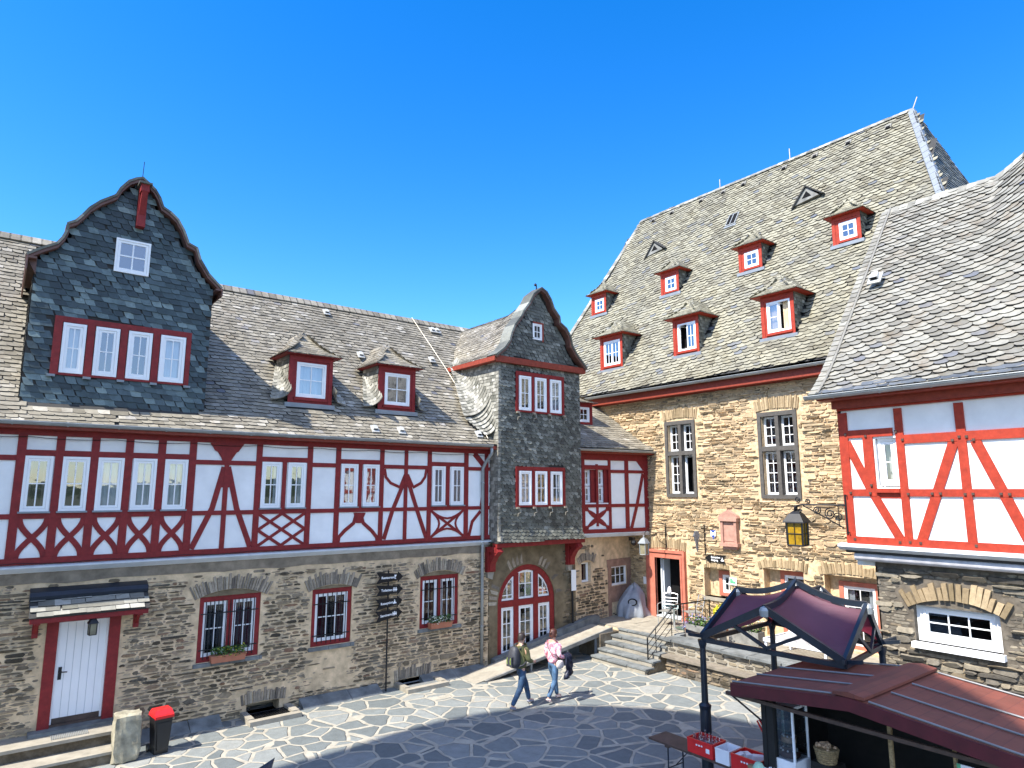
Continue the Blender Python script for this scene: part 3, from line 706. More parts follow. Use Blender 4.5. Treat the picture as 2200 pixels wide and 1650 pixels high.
def hipdormer(F,u0,u1,z0,zt,d,slope,parent,ev,pk,depth,win,mats,cur,cols=2,rows=2,leaves=1,eo=.24,fr=.17,opl=None,lab=None,cheekdark=None,fil=None):
    """F wall frame; front face at offset d; slope tan of the main roof; ev up-slope vector; pk peak height over eaves; depth of ridge start behind the front"""
    mb=MB(); red=1; zi=zt
    # front frame
    fw=fr; wi=win
    holed(mb,F,u0,u1,z0-.05,zt,[(wi[0],wi[1],wi[2],wi[3],.05)],.05,0,None,d)
    dep=(zt-z0)/slope+.3
    # frame relief
    mb.box(F,u0-.01,u0+fw*.55,z0-.05,zt,d,d+.02);mb.box(F,u1-fw*.55,u1+.01,z0-.05,zt,d,d+.02);mb.box(F,u0,u1,zt-.13,zt,d,d+.026)
    mb.box(F,wi[0]-.05,wi[1]+.05,wi[2]-.09,wi[2]-.02,d,d+.05)
    mb.box(F,u0-.09,u1+.09,z0-.16,z0-.045,d-.25,d+.05,4)   # lead apron
    # soffit and fascia under the eaves
    mb.box(F,u0-eo+.04,u1+eo-.04,zt-.002,zt+.05,d-(zt-z0)/slope-.0,d+eo-.04,0)
    # cheeks
    for s,u in((-1,u0),(1,u1)):
        Fc=Fr(F.p(u,0,0),F.n*(1 if s<0 else -1)*-1,F.ex*s)
        o=F.p(u,z0,d); inw=-F.n
        S=planeS(o+F.ex*s*.004,(inw if s<0 else -inw) if 0 else (F.n*(-s)) ,V((0,0,1)))
        # polygon in (inward,z)
        hh=zt-z0; dd=hh/slope
        q=[o+F.ex*s*.003,o+V((0,0,hh))+F.ex*s*.003,o+inw*dd+V((0,0,hh))+F.ex*s*.003,o+inw*(-.0)+F.ex*s*.003]
        mb.add(q[:3],[(0,1,2)],3)
        ex=inw if s>0 else -inw   # so that ex x up = outward
        if s>0: poly=[(0,0),(dd,hh),(0,hh)]
        else: poly=[(0,0),(0,hh),(-dd,hh)]
        slatepoly(mb,o+F.ex*s*.006,ex,(0,0,1),poly,.16,.11,'rect',.012,mi=5,um=3,thick=0)
    evn=V(ev).normalized()
    if fil:
        for s,u in((-1,u0),(1,u1)):
            nrm=F.ex.cross(evn)
            fillet(mb,F.p(u,z0,d)+F.ex*s*.01,evn,(zt-z0)/evn.z*.92,F.ex*s,nrm,nrm,fil,.07,.13,.2,5)
    # hipped roof: planes from flared eaves to the ridge
    E=[F.p(u0-eo,zt+.02,d+eo),F.p(u1+eo,zt+.02,d+eo)]
    uc=(u0+u1)/2; pk_=F.p(uc,zt+pk,d-depth); back=(zt+pk-z0)/slope
    # concave profile from eaves to the hip
    def hip(A,B,C,flip=0):
        ex=(B-A); Lx=ex.length; ex.normalize(); m=C-A; uu=m.dot(ex); vv=m-ex*uu; Lv=vv.length; ev_=vv.normalized(); n=ex.cross(ev_)
        def S(u,v):
            t=max(0,min(1,v/Lv)); sagd=-.10*math.sin(PI*t)*(Lv/1.0)*.8
            p=A+ex*u+ev_*v+n*sagd; return p,(n+ev_*(.25*math.cos(PI*t))).normalized()
        ins=inpoly([(-.02,-.02),(Lx+.02,-.02),(uu,Lv+.02)])
        slates(mb,S,(0,Lx),(0,Lv),.17,.12,ins,'slant',.016,mi=2,h=.016) if 0 else slates(mb,S,(0,Lx),(0,Lv),.17,.12,ins,'slant',.016,0,2)
        # base skin
        N=8; b=len(mb.v)
        for j in range(N+1):
            t=j/N
            for k in(0,1):
                u_=(uu*t) if k==0 else Lx+(uu-Lx)*t
                p,_=S(u_,Lv*t); mb.v.append(p-n*.004)
        for j in range(N): mb.f.append([b+2*j,b+2*j+1,b+2*j+3,b+2*j+2]); mb.m.append(2)
    hip(E[0],E[1],pk_)
    # side planes run back into the main roof
    for s,e in((-1,E[0]),(1,E[1])):
        bk=F.p((u0-eo) if s<0 else (u1+eo),zt+.02,d-(zt-z0)/slope-.12)
        top=F.p(uc,zt+pk,d-back)
        A_,B_=(bk,e) if s<0 else (e,bk)
        ex=(B_-A_); Lx=ex.length; ex.normalize()
        def pr(P): m=P-A_; return m.dot(ex)
        vv=(pk_-A_)-ex*pr(pk_); Lv=vv.length; ev_=vv.normalized(); n=ex.cross(ev_)
        def S(u,v,A_=A_,ex=ex,ev_=ev_,n=n,Lv=Lv):
            t=max(0,min(1,v/Lv)); p=A_+ex*u+ev_*v+n*(-.08*math.sin(PI*t)*Lv); return p,(n+ev_*(.25*math.cos(PI*t))).normalized()
        up,ut=pr(pk_),pr(top)
        poly=[(0,0),(Lx,0),(up,Lv),(ut,Lv)] if s<0 else [(0,0),(Lx,0),(ut,Lv),(up,Lv)]
        x0=min(p[0] for p in poly);x1=max(p[0] for p in poly)
        slates(mb,S,(x0,x1),(0,Lv),.17,.12,inpoly([(p[0],p[1]+(.02 if p[1]>0 else -.02)) for p in poly]),'slant',.016,0,2)
        sheet(mb,S,(0,Lx),(0,Lv),6,8,2,-.006,inpoly([(p[0],p[1]+(.02 if p[1]>0 else -.02)) for p in poly]))
    o=mb.build('roof_dormer',mats,parent)
    window(F,wi[0],wi[1],wi[2],wi[3],o,cols,rows,.055,.04,d-.01,cur,sub=True,leaves=leaves,open_leaf=opl)
    return o
mD=[M['red'],M['redB'],M['slateA'],M['under'],M['lead'],M['slateS']]
FAd=FA
for (a,b),cu in zip(dorm,('w1','d1')):
    hipdormer(FA,a,b,7.40,8.62,-.46,1.15,A,(0,.655,.755),.82,.75,(a+.2,b-.17,7.52,8.44),mD,cu,eo=.22,fil=.42)
# ---- the big curved gable
gp='Z1'; FG=FA.off(-.12); dG=0
oc=[FG.px(gp,*p,.15) for p in ((225,740),(350,690),(480,650),(530,600),(565,540),(575,480),(640,460),(700,410),(760,350),(850,295),(980,245),(1020,185),(1090,125),(1150,105),(1205,98),(1250,140),(1310,200),(1350,270),(1375,345),(1440,390),(1500,450),(1550,540),(1590,650),(1660,690),(1690,790),(1760,910),(1870,1030))]
gx0,gx1=.27,3.76
zb_=6.62; body=[(gx0,6.60),(gx1,6.60)]
out=sorted(oc,key=lambda p:p[0])
inner=[(max(gx0,min(gx1,p[0]+(.10 if p[0]<2 else -.10))),p[1]-.06) for p in out]
poly=[(gx0,6.60),(gx1,6.60)]+[q for q in reversed(inner)]
gw=rpx(FG,'Z1',(990,590),(1265,640),(970,890)); gwn=(1.70,2.28,9.72,10.62)
ga=FG.px('Z1',985,585);gb_=FG.px('Z1',1250,925); gwn=(ga[0],gb_[0],gb_[1],ga[1]-.02)
gr0=FG.px('Z2',350,190);gr1=FG.px('Z2',1330,285);gt0=FG.px('Z1',480,1235); band=(gr0[0],gr1[0],7.30,8.72)
g0=FG.px('Z1',470,1240); g1=FG.px('Z2',1330,290); band=(g0[0],g1[0],g1[1],g0[1]-.02)
mb=MB()
# body below eaves line
holed(mb,FG,gx0,gx1,6.5,9.6,[(*band,.1)],.1,1,1,-.01)
mb.prism(FG,[(p if p[1]>9.6 else (p[0],9.6)) for p in reversed(inner)]+[(gx0,9.6),(gx1,9.6)][::1],-.2,-.01,1)
ipg=inpoly(poly)
okg=lambda u,v: ipg(u,v) and not (band[0]<u<band[1] and band[2]-.03<v<band[3]+.02) and not (gwn[0]<u<gwn[1] and gwn[2]<v<gwn[3])
slates(mb,lambda u,v:(FG.p(u,v),FG.n),(gx0,gx1),(6.6,12.1),.215,.125,okg,'lean',.022,-.04,0,.2,False,1)
mb.wb(gx0,gx1,16.7,20.3,6.4,9.6,1)
# left cheek
slatepoly(mb,V((gx0-.006,20.2,0)),(0,-1,0),(0,0,1),[(0,9.6),(0,11.3),(3.6,6.7),(3.6,9.6)],.2,.13,'rect',.015,mi=2,um=1,thick=0)
G=mb.build('gable_dormer',[M['slateG'],M['under'],M['slateS'],],A)
mb=MB(); # roof behind the gable: the outline swept back, plus the red-brown verge
b=len(mb.v); n=len(out)
mb2=MB()
prg,Lg=profile(out)
def SG(u,v): # u depth 0..3.8 , v along outline
    a=prg(v); q=prg(v+.04); r_=prg(v-.04); t=V((q[0]-r_[0],q[1]-r_[1])).normalized()
    hz=1-.10*min(1,u/1.2); zz=9.8+(a[1]-9.8)*hz if a[1]>9.8 else a[1]
    return V((a[0],16.33+.05+u,zz)), V((-t.y,0,t.x))
slates(mb2,SG,(.2,3.9),(0,Lg),.2,.14,None,'rect',.012,0,0,.1,False,1); sheet(mb2,SG,(.02,3.9),(0,Lg),4,40,1,-.01)
mb2.build('gable_roof',[M['slateA'],M['under']],G)
vb=MB(); vb.stroke(FG,[(p[0],p[1]-.035) for p in out],.075,-.1,.17,0)
vb.build('verge_board',M['brownF'],G)
cp=MB(); cp.stroke(FG,[(p[0],p[1]+.022) for p in out],.05,-.35,.20,0)
cp.build('verge_slates',M['slateT'],G)
mb=MB(); z9=out[0][1]
mb.wb(out[0][0]+.005,gx0+.01,16.28,18.9,z9-.07,z9-.03); mb.wb(out[0][0],out[0][0]+.03,16.27,18.9,z9-.32,z9-.02); mb.prism(FG,[(out[0][0],z9-.03),(gx0+.02,z9-.35),(gx0+.02,z9-.0)],.05,.12); mb.build('soffit_board',M['brownF'],G); mb=MB()
z8=out[-1][1]; mb.wb(gx1,out[-1][0]-.01,16.3,19,z8-.07,z8-.03); mb.wb(out[-1][0]-.03,out[-1][0],16.27,19,z8-.2,z8-.02)
mb.build('soffit_board',M['brownF'],G)
mb=MB(); h0=FG.px('Z1',1150,520,.1);h1=FG.px('Z1',1210,190,.1)
mb.box(FG,h1[0]-.085,h1[0]+.085,h0[1]+.05,h1[1],.02,.22); mb.box(FG,h1[0]-.085,h1[0]+.085,h1[1]-.15,h1[1]+.02,.2,.42); mb.stroke(Fr(FG.p(h1[0]-.06,0,0),(0,-1,0),(-1,0,0)),[(.12,h0[1]+.2),(.38,h1[1]-.12)],.1,-.12,0)
mb.build('hoist_beam',M['red'],G)
mb=MB(); mb.box(FG,h1[0]-.13,h1[0]+.13,h1[1]+.02,h1[1]+.06,0,.48); mb.build('hoist_cap',M['slateT'],G)
window(FG,*gwn,G,2,2,.045,.05,.03,'w.4',sub=True,bar=.03)
wb_=band; bu=MB()
bu.box(FG,wb_[0],wb_[1],wb_[3]-.12,wb_[3],0,.05);bu.box(FG,wb_[0],wb_[0]+.14,wb_[2],wb_[3]-.12,0,.05);bu.box(FG,wb_[1]-.10,wb_[1],wb_[2],wb_[3]-.12,0,.05)
ws=[(('Z2',388,205),('Z2',600,0)),(('Z2',650,225),('Z2',840,0)),(('Z2',885,250),('Z2',1075,0)),(('Z2',1115,270),('Z2',1300,0))]
xs=[]
for (zx,x,y) ,(_,x2,y2) in ws:
    xs.append((FG.px(zx,x,y,.02)[0],FG.px('Z2',x2,20,.02)[0]))
mid=[(xs[i][1]+xs[i+1][0])/2 for i in range(3)]
xs=[]
zz0,zz1=wb_[2]+.03,wb_[3]-.13; edges=[wb_[0]+.14]+mid+[wb_[1]-.1]
for m in mid: bu.box(FG,m-.07,m+.07,wb_[2],wb_[3]-.12,0,.052)
ez=[(edges[i]+(.0 if i==0 else .07),edges[i+1]-(.0 if i==3 else .07)) for i in range(4)]
bu.box(FG,wb_[0],wb_[1],wb_[2]-.02,wb_[2]+.03,-.02,.045)
bu.build('window_surround',M['red'],G)
for (a,b),c in zip(ez,('w1','w.3','w.3','w1')): window(FG,a+.015,b-.015,zz0,zz1,G,2,2,.06,.05,.03,c,sub=True)
for m in [wb_[0]+.03]+mid+[wb_[1]-.03]: mb=MB(); mb.box(FG,m-.07,m+.07,wb_[2]-.07,wb_[2]-.02,.03,.09); mb.build('sill_hook',M['lead'],G)
mb=MB(); pk=max(out,key=lambda p:p[1]); mb.tube([FG.p(pk[0],pk[1],.1),FG.p(pk[0]+.01,pk[1]+.45,.1)],.008,5); mb.build('lightning_rod',M['black'],G)

# ================================================================= slate tower bay
FT=Fr((0,16.0,0),(1,0,0)); tx0,tx1=11.93,15.33
TW=thing('slate_tower','narrow slate-hung tower bay with a pointed curved gable above the arched door','building',(13.6,16.5,0))
tp='Z7'
ot=[FT.px(tp,*p,.18) for p in ((490,545),(545,490),(580,440),(592,390),(615,330),(660,270),(680,225),(720,170),(750,110),(800,65),(835,95),(865,150),(885,210),(925,270),(930,312),(975,355),(1003,410),(1015,475),(1050,540),(1105,630))]
ot[0]=(11.72,9.16); ot[-1]=(15.5,9.16)
def tw(x0,x1,y0,y1): a=FT.px(tp,x0,y0);b=FT.px(tp,x1,y1); return a,b
ub=(12.58,14.6,7.53,8.80); lb=(12.58,14.6,4.61,5.83)
mb=MB(); holed(mb,FT,tx0,tx1,3.6,9.15,[(*ub,.1),(*lb,.1)],.1,1,1,-.01)
sw_=rpx(FT,'Z7',(740,325),(805,435)); sw_=(sw_[0],sw_[1],9.92,10.45)
inn=[(max(tx0,min(tx1,p[0]+(.12 if p[0]<13.6 else -.12))),p[1]-.08) for p in ot]
mb.prism(FT,list(reversed(inn))+[(tx0,9.1),(tx1,9.1)],-.2,-.01,1)
ipt=inpoly(list(reversed(inn))+[(tx0,9.22),(tx1,9.22)])
okt=lambda u,v:(v<9.0 or ipt(u,v)) and not any(h[0]-.01<u<h[1]+.01 and h[2]-.04<v<h[3]+.01 for h in (ub,lb)) and not (sw_[0]-.02<u<sw_[1]+.06 and sw_[2]-.02<v<sw_[3]+.04)
slates(mb,lambda u,v:(FT.p(u,v,.0 if v>4 else .16*(1-(v-3.58)/.42)**1.6 if v<4 else 0),(FT.n+V((0,0,.3 if v<4 else 0))).normalized()),(tx0-.01,tx1+.01),(3.58,9.02),.155,.10,okt,'scale',.024,-.04,0,.2,False,1)
slates(mb,lambda u,v:(FT.p(u,v,0),FT.n),(tx0,tx1),(9.2,11.6),.17,.105,lambda u,v:ipt(u,v) and okt(u,v),'lean',.02,-.05,0,.2,False,1)
mb.prism(FT,[(tx0-.12,3.57),(tx1+.05,3.60),(tx1+.05,3.62),(tx0-.12,3.6)],-.3,.17,1)
# side faces, solid core
mb.wb(tx0,tx1,16.2,20.2,3.6,9.1,1)
TSd=Fr((tx0,0,0),(0,-1,0),(-1,0,0))
slatepoly(mb,V((tx0-.004,0,0)),(0,-1,0),(0,0,1),[(-16.0,3.6),(-16.0,9.15),(-19.4,9.15),(-19.0,9.1),(-16.9,6.8),(-16.45,6.3),(-16.45,3.6)],.15,.105,'rect',.014,mi=2,um=1,thick=0)
slatepoly(mb,V((tx1+.004,0,0)),(0,1,0),(0,0,1),[(16.0,3.6),(16.0,9.15),(19.4,9.15),(16.9,3.6)],.16,.115,'rect',.014,mi=0,um=1,thick=0)
fillet(mb,(tx0+.0,16.75,7.35),(0,.655,.755),2.6,(-1,0,0),None,V((0,-.5,.85)),.75,.25,.13,.2,2)
fillet(mb,(tx0+.0,16.25,6.75),(0,.7,.71),.9,(-1,0,0),None,V((0,-.5,.85)),.35,.7,.13,.2,2)
# white flared corner slates
for k in range(44):
    z=3.62+k*.125; mb.box(FT,tx0-.015,tx0+.07+R.uniform(-.02,.02),z,z+.14,-.10,.022+.14*max(0,1-(z-3.6)/.4)**1.6,2)
TB=mb.build('slate_wall',[M['slateT'],M['under'],M['slateS']],TW)
mb=MB(); mb.box(FT,tx0-.16,tx1+.16,9.0,9.19,-.05,.13); mb.wb(tx0-.24,tx0+.02,15.88,19.2,9.02,9.16); mb.wb(tx1-.02,tx1+.2,15.88,19.2,9.02,9.16)
mb.build('eaves_board',M['redB'],TW)
prt,Lt=profile(ot)
def ST(u,v):
    a=prt(v); q=prt(v+.04); r_=prt(v-.04); t=V((q[0]-r_[0],q[1]-r_[1])).normalized()
    k=1-.22*min(1,max(0,u-.0)/1.6)**.8; zz=9.16+(a[1]-9.16)*k
    xs_=a[0]-(.0 if a[0]>13.6 else 0)
    return V((xs_,15.86+u,zz)),V((-t.y,0,t.x))
mb=MB(); slates(mb,ST,(.2,5.0),(0,Lt),.17,.12,None,'rect',.016,0,0,.1,False,1)
sheet(mb,ST,(.02,5.0),(0,Lt),16,40,1,-.012); mb.build('roof',[M['slateA'],M['under']],TW)
mb=MB(); mb.stroke(FT,[(p[0],p[1]-.03) for p in ot],.07,-.05,.19); mb.build('verge_board',M['brownF'],TW)
mb=MB(); mb.stroke(FT,[(p[0]+(-.02 if p[0]<13.5 else .02),p[1]+.02) for p in ot],.06,-.30,.22)
mb.build('verge_slates',M['slateT'],TW)
mb=MB(); pk=max(ot,key=lambda p:p[1]); mb.tube([FT.p(pk[0]-.05,pk[1],.0),FT.p(pk[0]-.05,pk[1]+.14,.0)],.02,5); mb.lathe(FT.p(pk[0]-.09,pk[1]+.1,0),[(.01,0),(.05,.03),(.045,.07),(.01,.1)],8); mb.build('finial',M['black'],TW)
for w3_,cs in ((ub,('d1','d1','w1')),(lb,('w1','o.0','w.6'))):
    mb=MB(); a,b,c,e=w3_
    mb.box(FT,a,b,e-.12,e,0,.05);mb.box(FT,a,b,c-.01,c+.045,0,.05);k=(b-a-.1*4)/3
    for i in range(4): mb.box(FT,a+i*(k+.1),a+i*(k+.1)+.1,c+.045,e-.12,0,.048)
    o=mb.build('window_row',M['red'],TW)
    for i in range(3): window(FT,a+.1+i*(k+.1)+.03,a+.1+i*(k+.1)+k-.03,c+.05,e-.13,o,2,2,.055,.04,.035,None if cs[i]=='o.0' else cs[i],sub=True,gl='glass' if cs[i]!='o.0' else 'glassD')
    for i in range(4):
        mb=MB(); u=a+.04+i*(k+.105); mb.box(FT,u-.03,u+.07,c-.06,c,.03,.10); mb.tube([FT.p(u+.1,c-.06,.06),FT.p(u+.1,c-.17,.09),FT.p(u-.02,c-.19,.12),FT.p(u-.02,c-.28,.10)],.012,5); mb.build('sill_hook',M['wire'],o)
window(FT,*sw_,TW,2,2,.045,.03,-.0,None,gl='glassD'); mb=MB(); mb.box(FT,sw_[1],sw_[1]+.06,sw_[2]-.05,sw_[3]+.05,0,.03,0);mb.box(FT,sw_[0],sw_[1],sw_[3],sw_[3]+.05,0,.03,0); mb.build('window_trim',M['redB'],TW)
# ground floor of the tower: rendered wall with the arched glass door
FL=Fr((0,16.45,0),(1,0,0)); uc=13.40; hwd=1.14; zs=1.70
def archpts(r,n=20,zc=zs,u=uc,sq=1.0): return [(u+r*math.cos(PI*i/n),zc+r*sq*math.sin(PI*i/n)) for i in range(n+1)]
mb=MB(); ar=archpts(hwd)
# wall as two side strips and a top with the arch cut out
mb.prism(FL,[(tx0-.02,0),(uc-hwd,0),(uc-hwd,zs)]+ar[::-1][1:11]+[(uc,3.7),(tx0-.02,3.7)],-.5,0,0)
mb.prism(FL,[(uc+hwd,0),(15.45,0),(15.45,3.7),(uc,3.7)]+ar[::-1][10:20][::1]+[(uc+hwd,zs)],-.5,0,0)
okL=lambda u,z:(abs(u-uc)>hwd+.28+.1*NZ.noise(V((z*3,u,1))) and z<3.2 ) and not(z>1.9 and math.hypot(u-uc,z-zs)<hwd+.5)
rubble(mb,FL,tx0,15.45,0,3.5,okL,(.05,.10),(.1,.35),.02,(.012,.035),1)
for i in range(26):
    a=PI*(i+.5)/26; 
    if R.random()<.6: mb.prism(FL,[(uc+r*math.cos(g),zs+r*math.sin(g)) for r,g in((hwd+.05,a-.04),(hwd+.05,a+.04),(hwd+.36*R.uniform(.5,1),a+.035),(hwd+.36,a-.03))][::-1],-.002,.006+R.uniform(0,.008),2)
mb.build('ground_wall',[M['render'],M['stoneA'],M['stoneV']],TW)
mb=MB(); rin=hwd-.17
A1=archpts(hwd-.0);A2=archpts(rin)
for i in range(20): mb.prism(FL,[A1[i],A1[i+1],A2[i+1],A2[i]],-.2,-.04)
for s in(-1,1): 
    x=uc+s*(hwd-.085); mb.box(FL,x-.085,x+.085,.2,zs,-.2,-.041)
for x in(uc-.39,uc+.39): mb.box(FL,x-.09,x+.09,.2,zs+math.sqrt(rin**2-.48**2)+.05,-.2,-.045)
mb.box(FL,uc-rin,uc+rin,1.62,1.80,-.2,-.043); mb.box(FL,uc-rin,uc+rin,.15,.26,-.2,-.044)
AD=mb.build('arched_door',M['redC'] if 0 else M['redB'],TW)
AD.data.materials[0]=M['red']
for a,b in((uc-rin,uc-.48),(uc-.30,uc+.30),(uc+.48,uc+rin)): window(FL,a+.01,b-.01,.27,1.61,AD,2,3,.04,.05,-.09,None,sub=True,gl='glassD',back=1.2,name='door_leaf')
mb=MB() # fanlights
def fan(u0,u1):
    f=lambda u:zs+math.sqrt(max(.01,(rin-.01)**2-(u-uc)**2)); n=10; us=[u0+(u1-u0)*i/n for i in range(n+1)]; w=.055
    top=[(u,f(u)) for u in us]; 
    inner=[(min(max(u,u0+w),u1-w),max(1.81+w+.02,f(min(max(u,u0+w),u1-w))-w*1.1)) for u in us]
    for i in range(n): mb.prism(FL,[inner[i],inner[i+1],top[i+1],top[i]],-.14,-.08,0)
    for a,b in((u0,u0+w),(u1-w,u1)):
        mb.box(FL,a,b,1.81,min(f(a),f(b))-.0,-.14,-.081,0)
    mb.box(FL,u0,u1,1.81,1.81+w,-.14,-.082,0)
    m=(u0+u1)/2; mb.box(FL,m-.012,m+.012,1.86,f(m)-.03,-.12,-.09,0); 
    zz=(1.86+min(f(u0+.05),f(u1-.05),f(m)))/2; mb.box(FL,u0+.03,u1-.03,zz,zz+.024,-.12,-.091,0)
    mb.prism(FL,[(u0,1.82),(u1,1.82)]+[(p[0],p[1]-.01) for p in reversed(top)],-.112,-.11,1)
for a,b in((uc-rin+.02,uc-.48),(uc-.30,uc+.30),(uc+.48,uc+rin-.02)): fan(a,b)
mb.box(FL,uc-rin,uc+rin,.2,2.7,-1.3,-1.28,2); mb.build('fanlight',[M['whiteW'],M['glassD'],M['dark']],AD)
# corbels and beam
mb=MB(); mb.box(FT,tx0-.1,tx1+.06,3.44,3.585,-.12,.10)
for u in(11.78,15.0): 
    mb.box(FL,u,u+.30,2.72,3.45,0,.14); mb.stroke(Fr(FL.p(u+.05,0,0),(0,-1,0),(-1,0,0)),[(.09,2.78),(.14,3.0),(.3,3.22),(.52,3.42)],[.2,.17,.17,.24],-.2,0); mb.box(FL,u+.03,u+.27,3.3,3.46,.1,.5)
    mb.prism(FL,[(u+.04,2.55),(u+.20,2.5),(u+.26,2.72),(u+.02,2.72)],0,.12,1)
mb.build('corbel',[M['red'],M['conc']],TW)
# ================================================================= link wing between tower and hall
FD=Fr((15.40,16.47,0),(3.32,-.41,0)); LD=3.34
DW=thing('link_wing','narrow half-timbered link squeezed between the slate tower and the sunny stone hall','building',(17,17.5,0))
q9=lambda x,y:FD.px('Z9',x,y)
mb=MB(); wl=[(q9(104,600)[0],q9(213,600)[0],q9(110,828)[1],q9(110,335)[1]),(q9(300,600)[0],q9(408,600)[0],q9(300,828)[1],q9(300,335)[1])]
wl=[(a,b+.16,c,e) for a,b,c,e in wl]
holed(mb,FD,-.1,LD,3.62,6.45,[(*w,.2) for w in wl],.2,0,2,.02); mb.box(FD,LD-.3,LD,3.62,6.45,-1.2,-.9,1)
mb.build('plaster_wall',[M['white'],M['white'],M['red']],DW)
tm=MB(); bx=lambda x0,x1,y0,y1,d=.05:(lambda a,b,c,e:tm.box(FD,min(a,b),max(a,b),min(c,e),max(c,e),0,d))(q9(x0,(y0+y1)/2)[0],q9(x1,(y0+y1)/2)[0],q9((x0+x1)/2,y0)[1],q9((x0+x1)/2,y1)[1])
tm.box(FD,-.1,LD,6.14,6.45,0,.07); zb0=q9(600,1205)[1]; zb1=q9(600,1262)[1]; tm.box(FD,-.1,LD+.05,zb1,zb0,0,.08)
U=lambda x:q9(x,700)[0]
for a,b in ((60,102),(455,490),(700,752),(985,1045)): tm.box(FD,U(a),U(b) if b!=1045 else LD,zb0,6.14,0,.055)
tm.box(FD,U(213)+.16 if 0 else wl[0][1],wl[1][0],3.9,6.0,0,.05)
zh0,zh1=q9(270,335)[1],q9(270,272)[1]; tm.box(FD,U(60),U(490),zh0,zh1,0,.052)
za,zb2=q9(600,388)[1],q9(600,342)[1]; tm.box(FD,U(455),LD,za,zb2,0,.051)
zc,zd=q9(600,890)[1],q9(600,842)[1]; tm.box(FD,-.1,LD,zc,zd,0,.0515)
tm.prism(FD,[q9(825,160),q9(960,345),(LD,q9(960,345)[1]),(LD,6.2)],0,.06)
tm.stroke(FD,[q9(960,400),q9(875,860),q9(795,1200)],.12,0,.047)
sx0,sx1,sz0,sz1=U(102),U(460),zb0,zc; cx,cz=(sx0+sx1)/2,(sz0+sz1)/2
tm.stroke(FD,[(sx0,sz0),(sx1,sz1)],.075,0,.040);tm.stroke(FD,[(sx0,sz1),(sx1,sz0)],.075,0,.0415)
for i,(a,b) in enumerate(((1,0),(-1,0),(0,1),(0,-1))):
    if a: pts=[(cx+a*(sx1-sx0)/2*(1-.55*math.sin(PI*t/8)) if 0 else cx+a*(sx1-sx0)/2*(.18+.62*abs(math.cos(PI*t/8))),sz0+(sz1-sz0)*t/8) for t in range(9)]
    else: pts=[(sx0+(sx1-sx0)*t/8,cz+b*(sz1-sz0)/2*(.22+.55*abs(math.cos(PI*t/8)))) for t in range(9)]
    pts=[(min(max(x,sx0),sx1),min(max(z,sz0),sz1)) for x,z in pts]
    tm.stroke(FD,pts,.06,0,.0425+.001*i)
tm.build('timber_frame',M['red'],DW)
mb=MB(); zl=q9(600,1320)[1]; mb.prism(Fr(FD.p(-.1,0,0),-FD.n*-1,FD.ex) if 0 else Fr(FD.p(0,0,0),FD.n,-FD.ex),[(-.3,zl-.0),(.03,zl),(.10,zb1-.03),(.10,zb1),(-.3,zb1)],-(LD+.02),.1)
mb.build('ledge',M['cream'],DW)
for (a,b,c,e) in wl:
    m=(c+e)/2
    for z0_,z1_,op in((c+.0,m,None),(m,e,None)): window(FD,a+.0,b-.16,z0_+.01,z1_-.01,DW,2,2,.035,.035,-.12,None,gl='glassD',name='window')
    mb=MB(); mb.box(FD,b-.16,b,c,e,-.2,-.02); mb.build('window_reveal',M['red'],DW)
# lower masonry
FDl=Fr((15.40,16.46,0),(3.3,.52,0)); mb=MB(); Ll=3.36
slot=rpx(FDl,'Z8',(893,365),(940,365),(890,505)); pw=rpx(FDl,'Z8',(1098,385),(1205,385),(1100,525))
fo=rpx(FDl,'Z8',(1075,350),(1240,330),(1080,700))
hd=[(slot[0],slot[1]+.12,slot[2],slot[3]+.02,.25),(pw[0],pw[1],pw[2],pw[3],.15)]
holed(mb,FDl,-.05,Ll,0,3.75,hd,.25,0)
vf=[voussoirs(mb,FDl,(slot[0]+slot[1])/2+.06,slot[3]+.02,(slot[1]-slot[0])/2+.1,.06,.3,2)]
okd=lambda u,z: not any(h[0]-.05<u<h[1]+.05 and h[2]-.05<z<h[3]+.05 for h in hd) and not any(f(u,z) for f in vf) and not (fo[0]-.02<u<fo[1] and .9<z<fo[3]) and z<3.3 and not(1.1<u and z>2.5 and R.random()<.75)
rubble(mb,FDl,-.05,Ll,.2,3.5,okd,(.06,.12),(.12,.40),.022,(.012,.035),1)
mb.build('ground_wall',[M['mortarA'],M['stoneA'],M['stoneV']],DW)
window(FDl,slot[0],slot[1]+.12,slot[2],slot[3]+.02,DW,1,1,.03,.03,-.15,'r1',gl='glassD')
mb=MB()
a,b,c,e=fo[0],fo[1],.80,fo[3]
mb.box(FDl,a-.05,b,e-.20,e+.05,0,.03); mb.box(FDl,a,pw[0]-.01,c,e-.2,0,.025); mb.box(FDl,pw[1]+.02,b-.02,1.6,e-.2,0,.024); mb.box(FDl,pw[0]-.01,b-.02,1.25,pw[2]-.02,-.02,.02)
M['pinkD']=plain('dull_pink_stone',(.30,.185,.135),.9,0,.2,5,.5,.2,.5); mb.build('stone_surround',M['pinkD'],DW)
window(FDl,*pw,DW,3,2,.035,.03,-.04,None,gl='glassD')
# roof
FDr=Fr(FD.p(0,0,0),FD.ex); pd,Ld=profile(spline([(-.40,6.53),(.35,6.95),(.9,7.33),(1.5,7.74),(1.97,8.06),(2.8,8.74),(3.5,9.35)],4)); SD=roofS(FDr,pd)
mb=MB(); slates(mb,SD,(-.1,LD+.02),(0,Ld),.25,.16,None,'scale',.02,.03); sheet(mb,SD,(-.1,LD+.02),(0,Ld),4,12,1)
